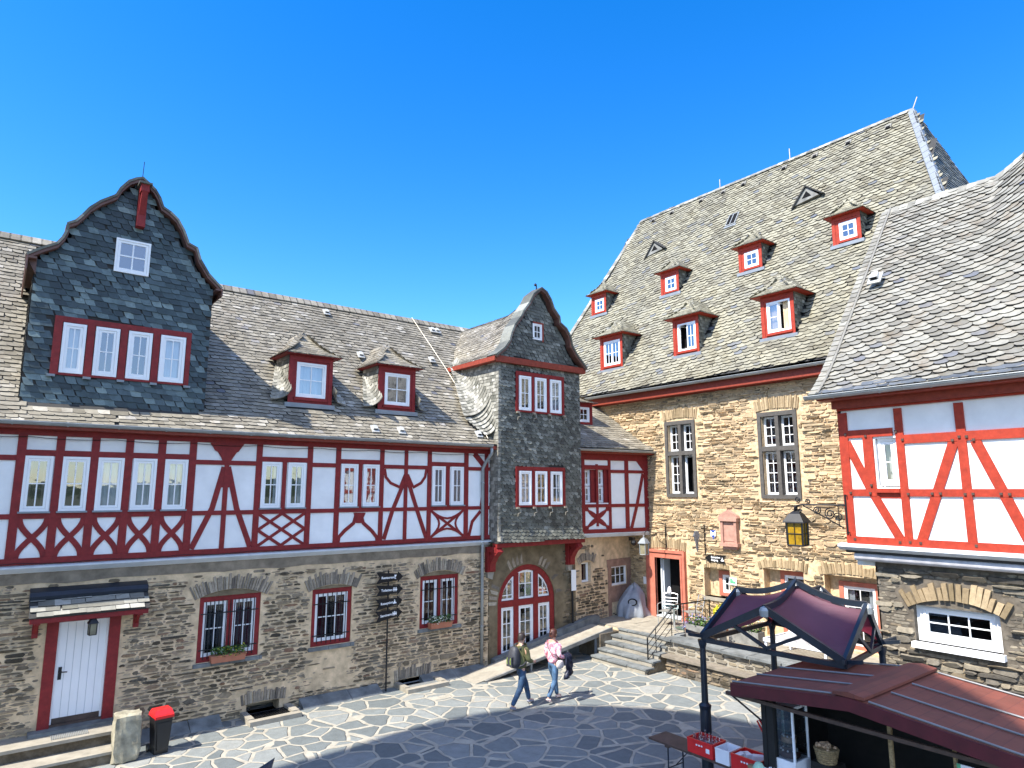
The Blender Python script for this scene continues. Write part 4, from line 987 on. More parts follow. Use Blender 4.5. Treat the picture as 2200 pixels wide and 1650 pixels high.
# slate return over the right hand end
mb.add([FD.p(LD,6.5,.40),FD.p(LD,5.75,.02),FD.p(LD,6.5,-.3),FD.p(LD,6.9,-.5)],[(0,1,2),(0,2,3)],2)
slatepoly(mb,FD.p(LD+.01,0,0),FD.n*-1 if 0 else -FD.n,(0,0,1),[(-.4,6.5),(-.02,5.75),(.3,6.5)],.15,.1,'rect',.012,mi=2,um=1,thick=0)
mb.build('roof',[M['slateA'],M['under'],M['slateT']],DW)
gutter(FD,-.1,LD+.12,6.48,.43,DW)
mb=MB(); mb.box(FD,-.1,LD,6.36,6.47,.06,.38); mb.build('eaves_board',M['redB'],DW)
roofline([SD(LD-.02,v)[0]+V((0,0,.04)) for v in (0,.5,1,1.6,2.4,3.2,4.0)],DW,.014)
mds=[M['red'],M['redB'],M['slateA'],M['under'],M['lead'],M['slateS']]
hipdormer(FD,.95,1.74,7.52,8.26,-1.12,.72,DW,(0,.81,.58),.38,.5,(1.12,1.62,7.58,8.14),mds,None,eo=.2)
mb=MB(); mb.lathe(FD.p(2.42,3.32,.22),[(.02,.1),(.09,.06),(.11,0),(.08,-.07),(.02,-.1)],12); mb.box(FD,2.38,2.46,3.38,3.5,0,.25)
tag(mb.build('floodlight',M['black']),'small round black floodlight under the ledge of the link wing','floodlight')

# ================================================================= stone hall
FB=Fr((18.7,0,0),(0,-1,0)); B=thing('stone_hall','tall ochre rubble stone hall with the steepest slate roof and seven red dormers','building',(22,14,0))
y4=lambda x,y,z='Y4':FB.px(z,x,y)
sw1=(-15.16,-13.88,4.88,7.50); sw2=(-11.52,-10.23,4.86,7.49)
dr=(-16.1,-14.5,.78,3.02); di=FB.px('Y6',486,340); dj=FB.px('Y6',722,355); dri=(di[0],dj[0],.8,2.80)
lw=(y4(455,1385)[0],y4(640,1400)[0]+.03,1.72,2.62)
a1=(-11.62,-10.36,.85,2.78); a2=(-9.75,-8.34,.85,2.78)
hB=[(sw1[0]+.12,sw1[1]-.12,sw1[2]+.1,sw1[3]-.12,.3),(sw2[0]+.12,sw2[1]-.12,sw2[2]+.1,sw2[3]-.12,.3),(dri[0]-.0,dri[1],.8,2.8,.35),(*lw,.42),(*a1,.45),(*a2,.45)]
mb=MB()
arB=[]
holed(mb,FB,-22.4,-5.4,-.3,8.8,hB,.3,0,0)
for a in (a1,a2):
    hwid=(a[1]-a[0])/2; ucx=(a[0]+a[1])/2; rise=.30; rr=(hwid**2+rise**2)/(2*rise)
arB+=[voussoirs(mb,FB,(a1[0]+a1[1])/2,2.78,.63,.06,.30,2,.09),voussoirs(mb,FB,(a2[0]+a2[1])/2,2.78,.70,.06,.32,2,.09),voussoirs(mb,FB,(lw[0]+lw[1])/2,2.62,.35,.03,.16,2,.1),
 voussoirs(mb,FB,(sw1[0]+sw1[1])/2,7.55,.6,.05,.42,2,.07,(.02,.045),.1),voussoirs(mb,FB,(sw2[0]+sw2[1])/2,7.53,.6,.05,.42,2,.07,(.02,.045),.1),voussoirs(mb,FB,(dr[0]+dr[1])/2,3.08,.72,.05,.36,2,.08)]
def okB(u,z):
    for h in (sw1,sw2,dr): 
        if h[0]-.03<u<h[1]+.03 and h[2]-.05<z<h[3]+.03: return False
    for h in (lw,a1,a2):
        if h[0]-.02<u<h[1]+.02 and h[2]-.05<z<h[3]+.02: return False
    if -13.05<u<-12.3 and 3.35<z<4.5: return False
    return not any(f(u,z) for f in arB)
rubble(mb,FB,-22.3,-5.4,.6,8.7,okB,(.032,.105),(.08,.48),.014,(.012,.06),1,.15); rubble(mb,FB,-22.3,-5.4,.6,8.7,lambda u,z:okB(u,z) and NZ.noise(V((u*.8,z*.8,4)))>-.1,(.03,.07),(.05,.2),.012,(.003,.010),1,.0)
mb.wb(19.35,30.6,5.2,22.4,0,8.6,3)
wallB=mb.build('stone_wall',[M['mortarB'],M['stoneB'],M['stoneVB'],M['dark']],B)
# stone mullion windows
for k,w in enumerate((sw1,sw2)):
    a,b,c,e=w; fr=MB(); t=.115; m=(a+b)/2; zt_=c+(e-c)*.575
    fr.box(FB,a,a+t,c,e,-.28,.055);fr.box(FB,b-t,b,c,e,-.28,.055);fr.box(FB,a+t,b-t,e-.13,e,-.28,.053);fr.box(FB,a+t,b-t,c,c+.11,-.28,.053)
    fr.box(FB,m-.06,m+.06,c+.11,e-.13,-.26,.045);fr.box(FB,a+t,b-t,zt_-.08,zt_+.06,-.26,.048)
    o=fr.build('mullion_window',M['grey'],B)
    for i,(x0,x1) in enumerate(((a+t,m-.06),(m+.06,b-t))):
        for j,(y0,y1) in enumerate(((c+.11,zt_-.08),(zt_+.06,e-.13))):
            op=(k==0 and i==1 and j==0)
            window(FB,x0+.01,x1-.01,y0+.02,y1-.01,o,2,4 if j==0 else 3,.022,.032,-.15,'d.4' if k else None,sub=True,gl='glassD',open_leaf=0 if op else None,sill=.06,name='casement',bar=.02,label='casement standing open' if op else None)
# entrance
mb=MB(); a,b,c,e=dr; i0,i1=dri[0],dri[1]
mb.box(FB,a,i0,c,e,-.3,.09);mb.box(FB,i1,b,c,e,-.3,.09);mb.box(FB,i0,i1,2.8,e,-.3,.088)
mb.box(FB,a-.03,a+.05,c,e+.04,-.0,.13);mb.box(FB,b-.05,b+.03,c,e+.04,0,.13);mb.box(FB,a+.05,b-.05,e-.04,e+.045,0,.128)
mb.box(FB,i0-.06,i0,c,2.86,.05,.115);mb.box(FB,i1,i1+.06,c,2.86,.05,.115);mb.box(FB,i0,i1,2.8,2.86,.05,.113)
DFm=mb.build('doorway',M['pinkL'],B)
mb=MB(); mb.box(FB,i0,i0+.07,.85,2.75,-.3,-.2,0); Fo=Fr(FB.p(i0+.09,0,-.25),(.97,.12,0)); mb.box(Fo,0,.75,.87,2.72,-.02,.02,0); mb.box(Fo,.12,.63,1.1,2.6,-.024,-.02,1); mb.box(FB,i0,i1,.82,.86,-.3,.1,0)
mb.build('open_glass_door',[M['cream'],M['room']],DFm)
mb=MB(); q=[(i0-.5,.82),(i1+.5,.82),(i1+.5,3.0),(i0-.5,3.0)]
for p,r in zip(q,q[1:]+q[:1]): mb.add([FB.p(*p,-.36),FB.p(*r,-.36),FB.p(*r,-2.6),FB.p(*p,-2.6)],[(3,2,1,0)],0)
mb.add([FB.p(*p,-2.6) for p in q],[(0,1,2,3)],0)
for k in range(3): mb.box(FB,i0+.25+k*.26,i0+.45+k*.26,2.0,2.4,-2.59,-2.55,1)
mb.box(FB,i0+.5,i0+.72,1.55,1.85,-1.2,-1.18,2); mb.build('entrance_room',[M['room'],M['woodD'],M['whiteW']],DFm)
# ground floor windows
def redwin(h,wu0,wu1,wz0,wz1,cols,rows,cur=None,d=-.3,nm='window'):
    mb=MB(); a,b,c,e=h
    mb.box(FB,wu0-.12,wu0,wz0-.1,wz1+.12,d-.12,d+.05);mb.box(FB,wu1,wu1+.11,wz0-.1,wz1+.12,d-.12,d+.05);mb.box(FB,wu0,wu1,wz1,wz1+.12,d-.12,d+.049);mb.box(FB,wu0,wu1,wz0-.1,wz0,d-.12,d+.048)
    if wu0-.12>a: mb.box(FB,a,wu0-.12,c,e,d-.13,d-.03,1)
    mb.box(FB,a,b,wz1+.12,e+.0,d-.13,d-.02,1)
    if wz0-.1>c: mb.box(FB,a,b,c,wz0-.1,d-.13,d-.02,1)
    o=mb.build(nm,[M['pinkL'],M['mortarB']],B)
    window(FB,wu0,wu1,wz0,wz1,o,cols,rows,.045,.04,d,cur,sub=True,gl='glassD',name='casement')
    return o
redwin(lw,lw[1]-.47,lw[1]-.05,1.86,2.42,2,2,None,-.3)
redwin(a1,-11.1,-10.42,.95,2.62,2,3,None,-.28); redwin(a2,-9.35,-8.5,.95,2.5,2,3,'w.5',-.28)
mb=MB(); mb.box(FB,lw[0]-.05,lw[1]+.05,1.62,1.72,-.3,.08); mb.build('window_sill',M['conc'],B)
# roof
vB=V((6.45,0,9.87)); lB=vB.length; eB=vB.normalized(); oB=V((18.25,0,8.73)); 
kR=9.92/9.87; lR=lB*kR
polyB=[(-22.65,0),(-5.0,0),(-8.37,lR),(-21.05,lR*1.003)]
def SBr(u,v):
    t=max(0,min(1,v/lR)); n=V((0,-1,0)).cross(eB); sg=-.10*math.sin(PI*t)+.10*max(0,1-v/.9)**2
    p=oB+V((0,-1,0))*u+eB*v+n*(sg+.05*NZ.noise(V((u*.45,v*.45,3)))); return p,n
dl=[(-18.56,-17.38),(-14.88,-13.79),(-11.36,-10.26)]; du=[(-21.09,-20.19),(-17.03,-16.14),(-13.37,-12.45),(-9.87,-8.97)]
vl=lambda z:(z-8.73)/eB.z
def okr(u,v):
    for a,b in dl:
        if a-.02<u<b+.02 and vl(9.8)<v<vl(11.2): return False
    for a,b in du:
        if a-.02<u<b+.02 and vl(12.95)<v<vl(13.9): return False
    return True
ipB=inpoly(polyB); mb=MB()
slates(mb,SBr,(-22.65,-5),(0,lR),.26,.165,lambda u,v:ipB(u,v) and okr(u,v),'scale',.038,.10,0,.2,True,1)
sheet(mb,SBr,(-22.65,-5),(0,lR),30,20,1,-.015,ipB)
# hips at both ends and far slope
apR=V((24.7,8.37,18.6)); apL=V((24.7,21.05,18.6)); cR=V((18.25,5.0,8.73)); cR2=V((31.15,5.0,8.73)); cL=V((18.25,22.65,8.73)); cL2=V((31.15,22.65,8.73))
mb.add([cR2,cL2,apL,apR],[(0,1,2,3)],1); mb.add([cL,cL2,apL],[(1,0,2)],1)
ex=(cR2-cR).normalized(); m=apR-cR; uu=m.dot(ex); ev=(m-ex*uu); lv=ev.length
slatepoly(mb,cR,ex,ev,[(0,0),(12.9,0),(uu,lv)],.24,.15,'rect',.02,mi=2,um=1)  # hip turned from the sun: its shade put in as darker slate
# ridge and hip capping
def capline(mb,a,b,w,mi,step=.25,up=V((0,0,1)),lift=.03,th=.03):
    d=(b-a); n=int(d.length/step); d.normalize(); s=d.cross(up).normalized(); u2=s.cross(d)
    for i in range(n):
        p=a+d*(i*step); q=p+d*step*1.1
        for sg in(-1,1):
            e=s*sg*w-u2*w*.9
            P=[p+u2*(lift+.012),q+u2*lift,q+u2*lift+e,p+u2*(lift+.012)+e]; mb.add(P+[x-u2*th for x in P],[(0,1,2,3) if sg>0 else (3,2,1,0),(4,5,1,0),(7,6,2,3),(0,3,7,4),(1,2,6,5)],mi)
capline(mb,apL,apR,.16,3); capline(mb,cR+V((0,0,.0)),apR,.15,4,.35,V((-.5,-.5,.7)).normalized()); capline(mb,cL,apL,.12,3,.3,V((-.5,.5,.7)).normalized())
mb.build('roof',[M['slateB'],M['under'],M['slateT'],M['slateS'],M['lead']],B)
mb=MB(); mb.box(FB,-22.4,-5.4,8.38,8.66,.10,.36); mb.box(FB,-22.4,-5.4,8.36,8.68,.0,.1); mb.build('eaves_board',M['redB'],B)
gutter(FB,-22.5,-5.4,8.70,.47,B,.075)
mBd=[M['redC'],M['redB'],M['slateB'],M['under'],M['lead'],M['slateT']]
FBd=Fr((19.02,0,0),(0,-1,0)); FBe=Fr((21.10,0,0),(0,-1,0))
ttop={}
for k,(a,b) in enumerate(dl):
    hipdormer(FBd,a,b,9.93,11.22,0,1.53,B,eB,.72,.35,(a+.19,b-.12,10.03,11.02),mBd,(None,None,'o.7')[k],cols=4 if k<2 else 2,rows=2,leaves=2,eo=.27,fr=.2,opl=(None,0,1)[k])
for k,(a,b) in enumerate(du):
    hipdormer(FBe,a,b,13.08,13.98,0,1.53,B,eB,.62,.3,(a+.22,b-.13,13.16,13.75),mBd,None,cols=2,rows=2,eo=.22,fr=.17)
# little triangular vents, rooflight, ridge vents
def at_(u,z,lift=0):
    v=vl(z); p,n=SBr(u,v); return p+n*lift
for u,z in((-18.75,15.85),(-11.5,15.75)):
    Ft=Fr((18.25+(z-8.73)/1.53,0,0),(0,-1,0)); mb=MB()
    for pts in ([(u-.6,z-.2),(u,z+.52)],[(u,z+.52),(u+.26,z+.3),(u+.62,z+.02)]): mb.stroke(Ft,pts,.045,-.3,.12)
    mb.prism(Ft,[(u-.5,z-.1),(u+.45,z+.03),(u,z+.47)],-.3,.06,1); mb.prism(Ft,[(u-.18,z+.08),(u+.18,z+.09),(u,z+.32)],.05,.07,2)
    q=[Ft.p(u-.6,z-.2,.11),Ft.p(u,z+.53,.11),Ft.p(u+.62,z+.02,.11),Ft.p(u,z+.53,-.5)]
    mb.add(q,[(0,1,3),(1,2,3)],3)
    mb.build('triangular_vent',[M['under'],M['greyL'],M['dark'],M['slateB']],B)
mb=MB(); p=at_(-14.87,16.2); Fw=Fr(p,(0,-1,0),(V((0,-1,0)).cross(eB))); mb.box(Fw,-.23,.23,-.36,.36,0,.08); mb.box(Fw,-.19,.19,-.32,.32,.08,.085,1); mb.box(Fw,-.015,.015,-.32,.32,.085,.10,0); mb.box(Fw,-.28,.28,-.45,-.36,.0,.05,2)
mb.build('rooflight',[M['zinc'],M['dark'],M['lead']],B)
for x,y,z in((680,930,'Y1'),(825,868,'Y1'),(1055,775,'Y1'),(1230,708,'Y1'),(1388,645,'Y1'),(1708,518,'Y1'),(1950,422,'Y1'),(465,400,'Y2'),(785,275,'Y2')):
    d=ray(x,y,z); n=V((0,-1,0)).cross(eB); t=(oB-CAM).dot(n)/d.dot(n); p=CAM+d*t
    Fv=Fr(p,(0,-1,0),n); mb=MB(); mb.box(Fv,-.11,.11,-.12,.12,0,.06); mb.box(Fv,-.08,.08,-.125,-.0,.01,.065,1); mb.build('ridge_vent',[M['slateC'],M['dark']],B)
mb=MB()
for px_,py_,h in((1547,401,.95),(1697,338,1.05)):
    d=ray(px_,py_); t=24.7/d.x; p=CAM+d*t; mb2=MB(); mb2.tube([V((24.7,p.y,18.6)),V((24.7,p.y,18.6+h*.45))],.022,5); mb2.build('lightning_rod',M['wire'],B)
mb2=MB(); mb2.tube([apR,apR+V((.06,-.14,.4))],.02,5); mb2.build('lightning_rod',M['wire'],B)
for i in range(16):
    u=-21.5+i*.86; p=SBr(u,.45)[0]; mb=MB(); mb.tube([p+V((0,0,.03)),p+V((-.05,0,.14))],.012,4); mb.build('snow_hook',M['black'],B)

# ================================================================= half-timbered house on the right
FC=Fr((13.95,0,0),(0,-1,0)); C=thing('half_timbered_house','half-timbered house on the right with bright red beams over layered grey stone','building',(16,2,0))
c5=lambda x,y:FC.px('Y5',x,y)
u0c=-6.70; u1c=3.0
cw=(c5(490,1000)[0],c5(612,1000)[0],5.17,6.13)
mb=MB(); holed(mb,FC,u0c,u1c,4.0,6.95,[(*cw,.18)],.18,0,0,.02); mb.wb(14.2,18.7,-3,6.68,3.6,6.9,0); mb.box(FC,u0c,u0c+.05,4.0,6.95,-.3,.02)
mb.build('plaster_wall',M['white'],C)
tm=MB(); tb=lambda a,b,c,e,d=.06:tm.box(FC,a,b,c,e,0,d)
tb(u0c,u1c,6.74,7.0,.10); tb(u0c,u1c,4.04,4.19,.07)
X=lambda x,y=1000:c5(x,y)[0]
tb(u0c,u0c+.17,4.19,6.7); tb(u0c,X(600),c5(450,850)[1],c5(450,805)[1],.058); tb(X(640),X(975),6.0,6.17,.058); tb(X(1010),u1c,6.0,6.17,.0585)
pA=(X(420,950),X(478,950)); tb(pA[0],pA[1],5.1,6.25,.055); pB=(X(617),X(662)); tb(pB[0],pB[1],4.19,6.7,.0595); pC=(X(968),X(1022)); tb(pC[0],pC[1],4.19,6.7,.0595)
z2=c5(800,1166)[1]; tb(u0c,X(480),z2-.075,z2+.065,.057); tb(pB[1],u1c,z2-.075,z2+.065,.057)
tb(pA[1],pB[0],5.06,5.14,.10); tb(pA[1],pB[0],4.95,5.06,.03)
tm.stroke(FC,[c5(322,880),c5(460,1150),c5(635,1440)],.16,0,.05); tm.stroke(FC,[c5(935,868),c5(752,1445)],.17,0,.051); 
tm.stroke(FC,[c5(1056,868),c5(1331,1375)],.17,0,.052); g1=c5(1331,1375); g0=c5(1056,868); kx=(g1[0]-g0[0])/(g1[1]-g0[1]); tm.stroke(FC,[g1,(g1[0]+(4.15-g1[1])*kx,4.15)],.17,0,.052)
zb4=-3.0
for u in(-2.9,-1.4,.1,1.6): tb(u,u+.17,4.19,6.7,.0595)
tm.stroke(FC,[(-.1,6.0),(-1.1,4.19)],.17,0,.051); tm.stroke(FC,[(.4,6.0),(1.3,4.19)],.17,0,.051)
tm.wb(13.95,14.15,6.66,6.74,4.05,6.95)
tm.build('timber_frame',M['redC'],C)
mb=MB()
for x,y in((318,835),(433,845),(605,818),(645,865),(930,868),(968,848),(1010,847),(1050,865),(350,1168),(468,1125),(462,1170),(678,1175),(815,1172),(862,1172),(1003,1176),(1048,1174),(1208,1174),(1257,1176),(632,1450),(690,1450),(750,1455),(1067,1470),(375,1432)):
    u,z=c5(x,y); mb=MB(); mb.box(FC,u-.022,u+.022,z-.022,z+.022,.05,.085); mb.build('timber_peg',M['woodD'],C)
window(FC,cw[0]+.02,cw[1]-.02,cw[2]+.02,cw[3]-.0,C,1,2,.06,.06,-.07,None,gl='glassD')
# moulded ledge and round white beam below
mb=MB(); Fc2=Fr((0,0,0),(-1,0,0),(0,1,0)) # u=-x, extruded along y
def alongY(mb,prof,y0,y1,mi=0): mb.prism(Fc2,[(-x,z) for x,z in prof],y0,y1,mi)
alongY(mb,[(13.93,4.05),(13.78,4.03),(13.76,3.98),(13.82,3.93),(13.86,3.91),(14.0,3.91)],-3,6.85,0); alongY(mb,[(14.3,3.91),(13.88,3.91),(13.9,3.86),(14.3,3.86)],-3,6.75,2)
pr=[(13.99+.09*math.cos(g),3.79+.085*math.sin(g)) for g in [PI*k/8+PI/2 for k in range(9)]]; alongY(mb,[(14.3,3.875)]+pr+[(14.3,3.70)],-3,6.6,1)
M['dirtyW']=plain('weathered_white_beam',(.47,.46,.47),.8,0,.15,5,.3,.3,.3); mb.build('moulded_ledge',[M['cream'],M['dirtyW'],M['under']],C)
# stone ground floor
FCl=Fr((14.15,0,0),(0,-1,0)); ww=(-5.67,-4.28,2.285,3.07); mb=MB(); uw0=-6.31
holed(mb,FCl,uw0,3,-.2,3.7,[(ww[0],ww[1],ww[2]-.0,ww[3]-.12,.25)],.25,0); mb.wb(14.6,18.7,-3,6.30,-.2,3.6,0); mb.wb(14.15,14.65,6.28,6.308,-.2,3.6,0)
vf2=voussoirs(mb,FCl,(ww[0]+ww[1])/2,ww[3]-.14,(ww[1]-ww[0])/2,.16,.34,2,.095,(.04,.08),.10)
okc=lambda u,z: not(ww[0]-.02<u<ww[1]+.03 and ww[2]-.12<z<ww[3]) and not vf2(u,z)
rubble(mb,FCl,uw0,3,0,3.62,okc,(.05,.115),(.14,.6),.013,(.02,.10),1,.1); rubble(mb,FCl,uw0,3,0,3.62,okc,(.04,.08),(.07,.22),.01,(.004,.014),1,.0)

mb.build('stone_wall',[M['mortarC'],M['stoneC'],M['stoneVB']],C)
mb=MB(); wd=-.15; a,b,c,e=ww; hw_=(b-a)/2; um=(a+b)/2; rise=.16; rr=(hw_**2+rise**2)/(2*rise); tp_=[(um+rr*math.sin(t),e-.14+rise-rr+rr*math.cos(t)) for t in [math.asin(hw_/rr)*(1-2*i/10) for i in range(11)]]
ib,it_=c+.13,e-.14
mb.box(FCl,a,b,c,c+.09,wd-.1,wd+.02); mb.box(FCl,a,a+.11,c+.09,e-.14,wd-.1,wd+.02); mb.box(FCl,b-.11,b,c+.09,e-.14,wd-.1,wd+.021)
mb.prism(FCl,[(b,e-.15)]+tp_+[(a,e-.15)],wd-.1,wd+.018); mb.box(FCl,a+.11,b-.11,it_-.03,it_+.0,wd-.1,wd+.019)
mb.box(FCl,a-.04,b+.04,c-.10,c+.0,-.2,.14)
o=mb.build('window',M['whiteW'],C)
window(FCl,a+.11,b-.11,c+.09,it_-.03,o,3,2,.045,.04,wd+.015,None,sub=True,gl='glassD',name='casement')
# roof
pC,LC=profile(spline([(-.52,7.06),(-.1,7.42),(.6,8.2),(4.05,12.40)],4))
def SC(u,v):
    F=FC; a=pC(v); b=pC(v+.05); c=pC(v-.05); t=V((b[0]-c[0],b[1]-c[1])).normalized()
    rs=max(0,u+4.5); ex_=min(4.1,.55*rs+.12*rs*rs)*max(0,v/LC)**2.2
    p=V((13.95+a[0],-u,a[1]+ex_)); return p,(FC.n*t.y+V((0,0,1))*t.x)
mb=MB(); slates(mb,SC,(-7.04,3),(0,LC),.25,.155,None,'scale',.036,.17,0,.14,True,1); sheet(mb,SC,(-7.04,3),(0,LC),30,14,1,-.015)
for j in range(int(LC/.17)): # straight verge slates
    p,n=SC(-7.06,j*.17); p2,_=SC(-7.06,j*.17+.2); q,_=SC(-6.9,j*.17);q2,_=SC(-6.9,j*.17+.2); P=[p+n*.05,q+n*.05,q2+n*.03,p2+n*.03]; mb.add(P+[x-n*.04 for x in P],[(0,1,2,3),(4,5,1,0),(0,3,7,4)],0)
mb.add([V((18,7.04,12.4)),V((18,-3,12.4)),V((24,-3,7)),V((24,7.04,7))],[(0,3,2,1)],1)
mb.add([V((13.5,7.03,7.0)),V((18,7.03,12.38)),V((18.6,7.03,7.0))],[(0,1,2)],1)
u=-7.0
while u<2.9:
    p,_=SC(u,LC); p2,_=SC(u+.2,LC); P=[p+V((-.16,0,-.14)),p+V((0,0,.06)),p2+V((0,0,.045)),p2+V((-.16,0,-.155))]; mb.add(P+[p+V((.16,0,-.14)),p2+V((.16,0,-.15))],[(0,1,2,3),(1,4,5,2)],2); u+=.19
for i in range(34): # newer slates along the eaves
    pass
mb.build('roof',[M['slateC'],M['under'],M['slateS']],C)
mb=MB(); slates(mb,lambda u,v:(SC(u,v)[0]+SC(u,v)[1]*.02,SC(u,v)[1]),(-6.9,3),(0,.30),.22,.13,lambda u,v: v<.12+.16*(.5+.5*math.sin(u*3.1)),'slant',.02,0,0); mb.build('eaves_slates',M['slateN'],C)
gutter(FC,-7.1,3,7.04,.60,C,.075)
mb=MB(); mb.box(FC,-6.9,3,6.94,6.99,.1,.5); mb.box(FC,-6.75,3,6.78,6.94,.1,.2); mb.build('eaves_board',M['redB'],C)
roofline([SC(-6.86,v)[0]+V((-.02,0,.05)) for v in (0,.4,.9,1.6,2.6,3.8,5.0,6.0,LC)],C,.022)
p,n=SC(-5.97,2.32); d=ray(685,1510,'Y2'); t=(V((13.5,0,7.1))-CAM).dot(n)/d.dot(n); q=CAM+d*t; vent(None,q+n*.05,(0,-1,0),n.cross(V((0,-1,0))),1.15,C)
for i in range(9):
    u=-6.4+i*.62; p=SC(u,.42)[0]; mb=MB(); mb.tube([p,p+V((-.06,0,.10))],.012,4); mb.build('snow_hook',M['black'],C)
# ================================================================= round keep behind the viewer: its shadow lies across the courtyard
HK=26.; k_=HK/math.tan(EL); kc=(8.2-k_*SDX,7.6-k_*SDY)
KP=thing('round_keep','round grey stone keep standing behind the viewer, its broad shadow falling across the paving','tower',(kc[0],kc[1],0))
mb=MB(); mb.lathe((kc[0],kc[1],0),[(5.8,0),(5.75,12),(5.75,25.4),(5.9,25.5),(5.9,26)],64); mb.build('tower_wall',M['mortarA'],KP)
mb=MB(); 
for k in range(20):
    g=2*PI*k/20; F=Fr((kc[0]+5.86*math.cos(g),kc[1]+5.86*math.sin(g),0),(-math.sin(g),math.cos(g),0)); mb.box(F,-.25,.25,14+(k%3),15+(k%3),-.1,.02)
mb.build('window_slit',M['dark'],KP)['kind']='stuff'
# ================================================================= terrace, steps, ramp
mb=MB(); z=.80
mb.wb(16.22,18.7,6.46,17.05,-.1,z-.045,1)
mb.wb(15.95,16.22,6.46,13.0,-.1,z-.045,1)
x=16.25
for i,(xa,xb) in enumerate(((16.25,17.0),(17.01,17.85),(17.86,18.69))):
    y=6.48
    while y<16.95:
        l=R.uniform(.7,1.5); y2=min(y+l,16.97); mb.wb(xa,xb-.012,y,y2-.012,z-.045,z+R.uniform(-.004,.004),0); y=y2
struct(mb.build('terrace',[M['conc'],M['mortarA']]))
# retaining wall with cap slabs
FR=Fr((15.9,0,0),(0,-1,0)); TWL=thing('terrace_wall','low rubble retaining wall with slate cap slabs in front of the terrace','wall',(16,10,0))
mb=MB(); holed(mb,FR,-13.15,-6.4,-.1,.82,[],.1); mb.wb(15.905,16.3,13.0,13.145,-.1,.82,0)
rubble(mb,FR,-13.12,-6.4,0,.80,lambda u,z:True,(.07,.15),(.14,.42),.035,(.01,.035),1)
mb.build('rubble',[M['white'] if 0 else M['conc'],M['stoneC']],TWL)
mb=MB(); y=6.45
while y<13.1:
    l=R.uniform(.55,1.1); y2=min(y+l,13.2); mb.wb(15.80+R.uniform(-.03,.02),16.42,y,y2-.015,.82,.885+R.uniform(-.006,.006)); y=y2
mb.wb(16.42,17.9,13.05,13.27,.80,.90); mb.build('cap_slab',M['slab'],TWL)
BN=thing('stone_bench','long weathered timber bench plank resting along the foot of the terrace wall','bench',(15.6,10,0))
mb=MB(); mb.wb(15.50,15.88,6.6,13.0,.43,.49); mb.build('plank',M['wood'],BN)
mb=MB(); mb.wb(15.60,15.86,6.8,12.9,.0,.43); rubble(mb,Fr((15.6,0,0),(0,-1,0)),-12.9,-6.8,0,.42,lambda u,z:True,(.06,.12),(.12,.4),.03,(.01,.04),1)
mb.build('rubble_base',[M['mortarC'],M['stoneA']],BN)
# steps
ST_=thing('stone_steps','five broad slate-topped stone steps rising to the hall terrace','steps',(15.5,14.2,0))
for i in range(5):
    mb=MB(); x0=14.92+i*.30; z1=.16*(i+1)
    mb.wb(x0+.03,16.24 if i==4 else x0+.4,13.15,15.24,z1-.16,z1-.045,1); y=13.08
    while y<15.24:
        l=R.uniform(.4,.8); y2=min(y+l,15.26)
        if 15.26-y2<.2: y2=15.26
        mb.wb(x0+R.uniform(-.02,.012),x0+.36 if i<4 else 16.3,y,y2-.01,z1-.045,z1+R.uniform(-.003,.003),0); y=y2
    mb.build('step',[M['slab'],M['conc']],ST_)
mb=MB(); mb.prism(Fr((0,13.12,0),(1,0,0)),[(14.98,0),(16.25,0),(16.25,.7)],-.04,.0); mb.build('side_wall',M['stoneA'],ST_)
# ramp
RP=thing('access_ramp','long sloping concrete ramp with a thin metal edge beside the arched door','ramp',(13.5,15.8,0))
Fy=Fr((0,0,0),(1,0,0)) # n=-y
mb=MB(); mb.prism(Fy,[(10.7,.0),(11.0,0),(15.9,.73),(15.9,.81),(10.8,.012)],-16.2,-15.36,0); 
mb.build('deck',M['conc'],RP)
mb=MB(); mb.prism(Fy,[(11.05,-.0),(15.95,.70),(15.95,.84),(11.0,.035)],-15.36,-15.30,0); mb.build('edge_strip',M['greyL'],RP)
mb=MB(); mb.prism(Fy,[(12.0,0),(16.3,0),(16.3,1.02),(15.9,1.02),(12.0,.26)],-16.42,-16.22,0); mb.build('inner_kerb',M['slab'],RP)
for x in (12.7,14.1,15.3):
    mb=MB(); mb.wb(x-.03,x+.03,15.4,15.46,0,(x-11)*.149+.01); mb.build('leg',M['lead'],RP)
mb=MB(); mb.wb(15.35,16.3,15.26,16.3,0,.7,0); mb.build('ramp_landing',M['stoneA'],RP)
# stair railing
RL=thing('stair_railing','dark iron railing climbing the steps and turning along the terrace edge','railing',(15.4,13.2,0))
mb=MB(); yr=13.22
top=[V((15.32,yr+.12,0)),V((15.32,yr+.12,.92)),V((15.75,yr+.02,1.28)),V((16.15,yr-.08,1.64)),V((16.42,yr-.12,1.76)),V((17.1,yr-.2,1.77)),V((17.78,yr-.26,1.78)),V((17.78,yr-.26,.88))]
mb.tube(top,.022,8); mb.build('handrail',M['black'],RL)
for x,z0,z1 in((15.62,.34,1.2),(16.25,.85,1.7),(16.75,.9,1.76),(17.25,.9,1.77),(17.66,.9,1.77)):
    mb=MB(); mb.tube([V((x,yr-(x-15.3)*.12+.1,z0)),V((x,yr-(x-15.3)*.12+.1,z1))],.013,6); mb.build('baluster',M['black'],RL)
for k in range(4):
    mb=MB(); a=V((15.32,yr+.12,.92-.20*(k+1))); b=V((16.25,yr-.02,1.70-.20*(k+1))); mb.tube([a,b],.010,5); mb.build('rail_bar',M['black'],RL)
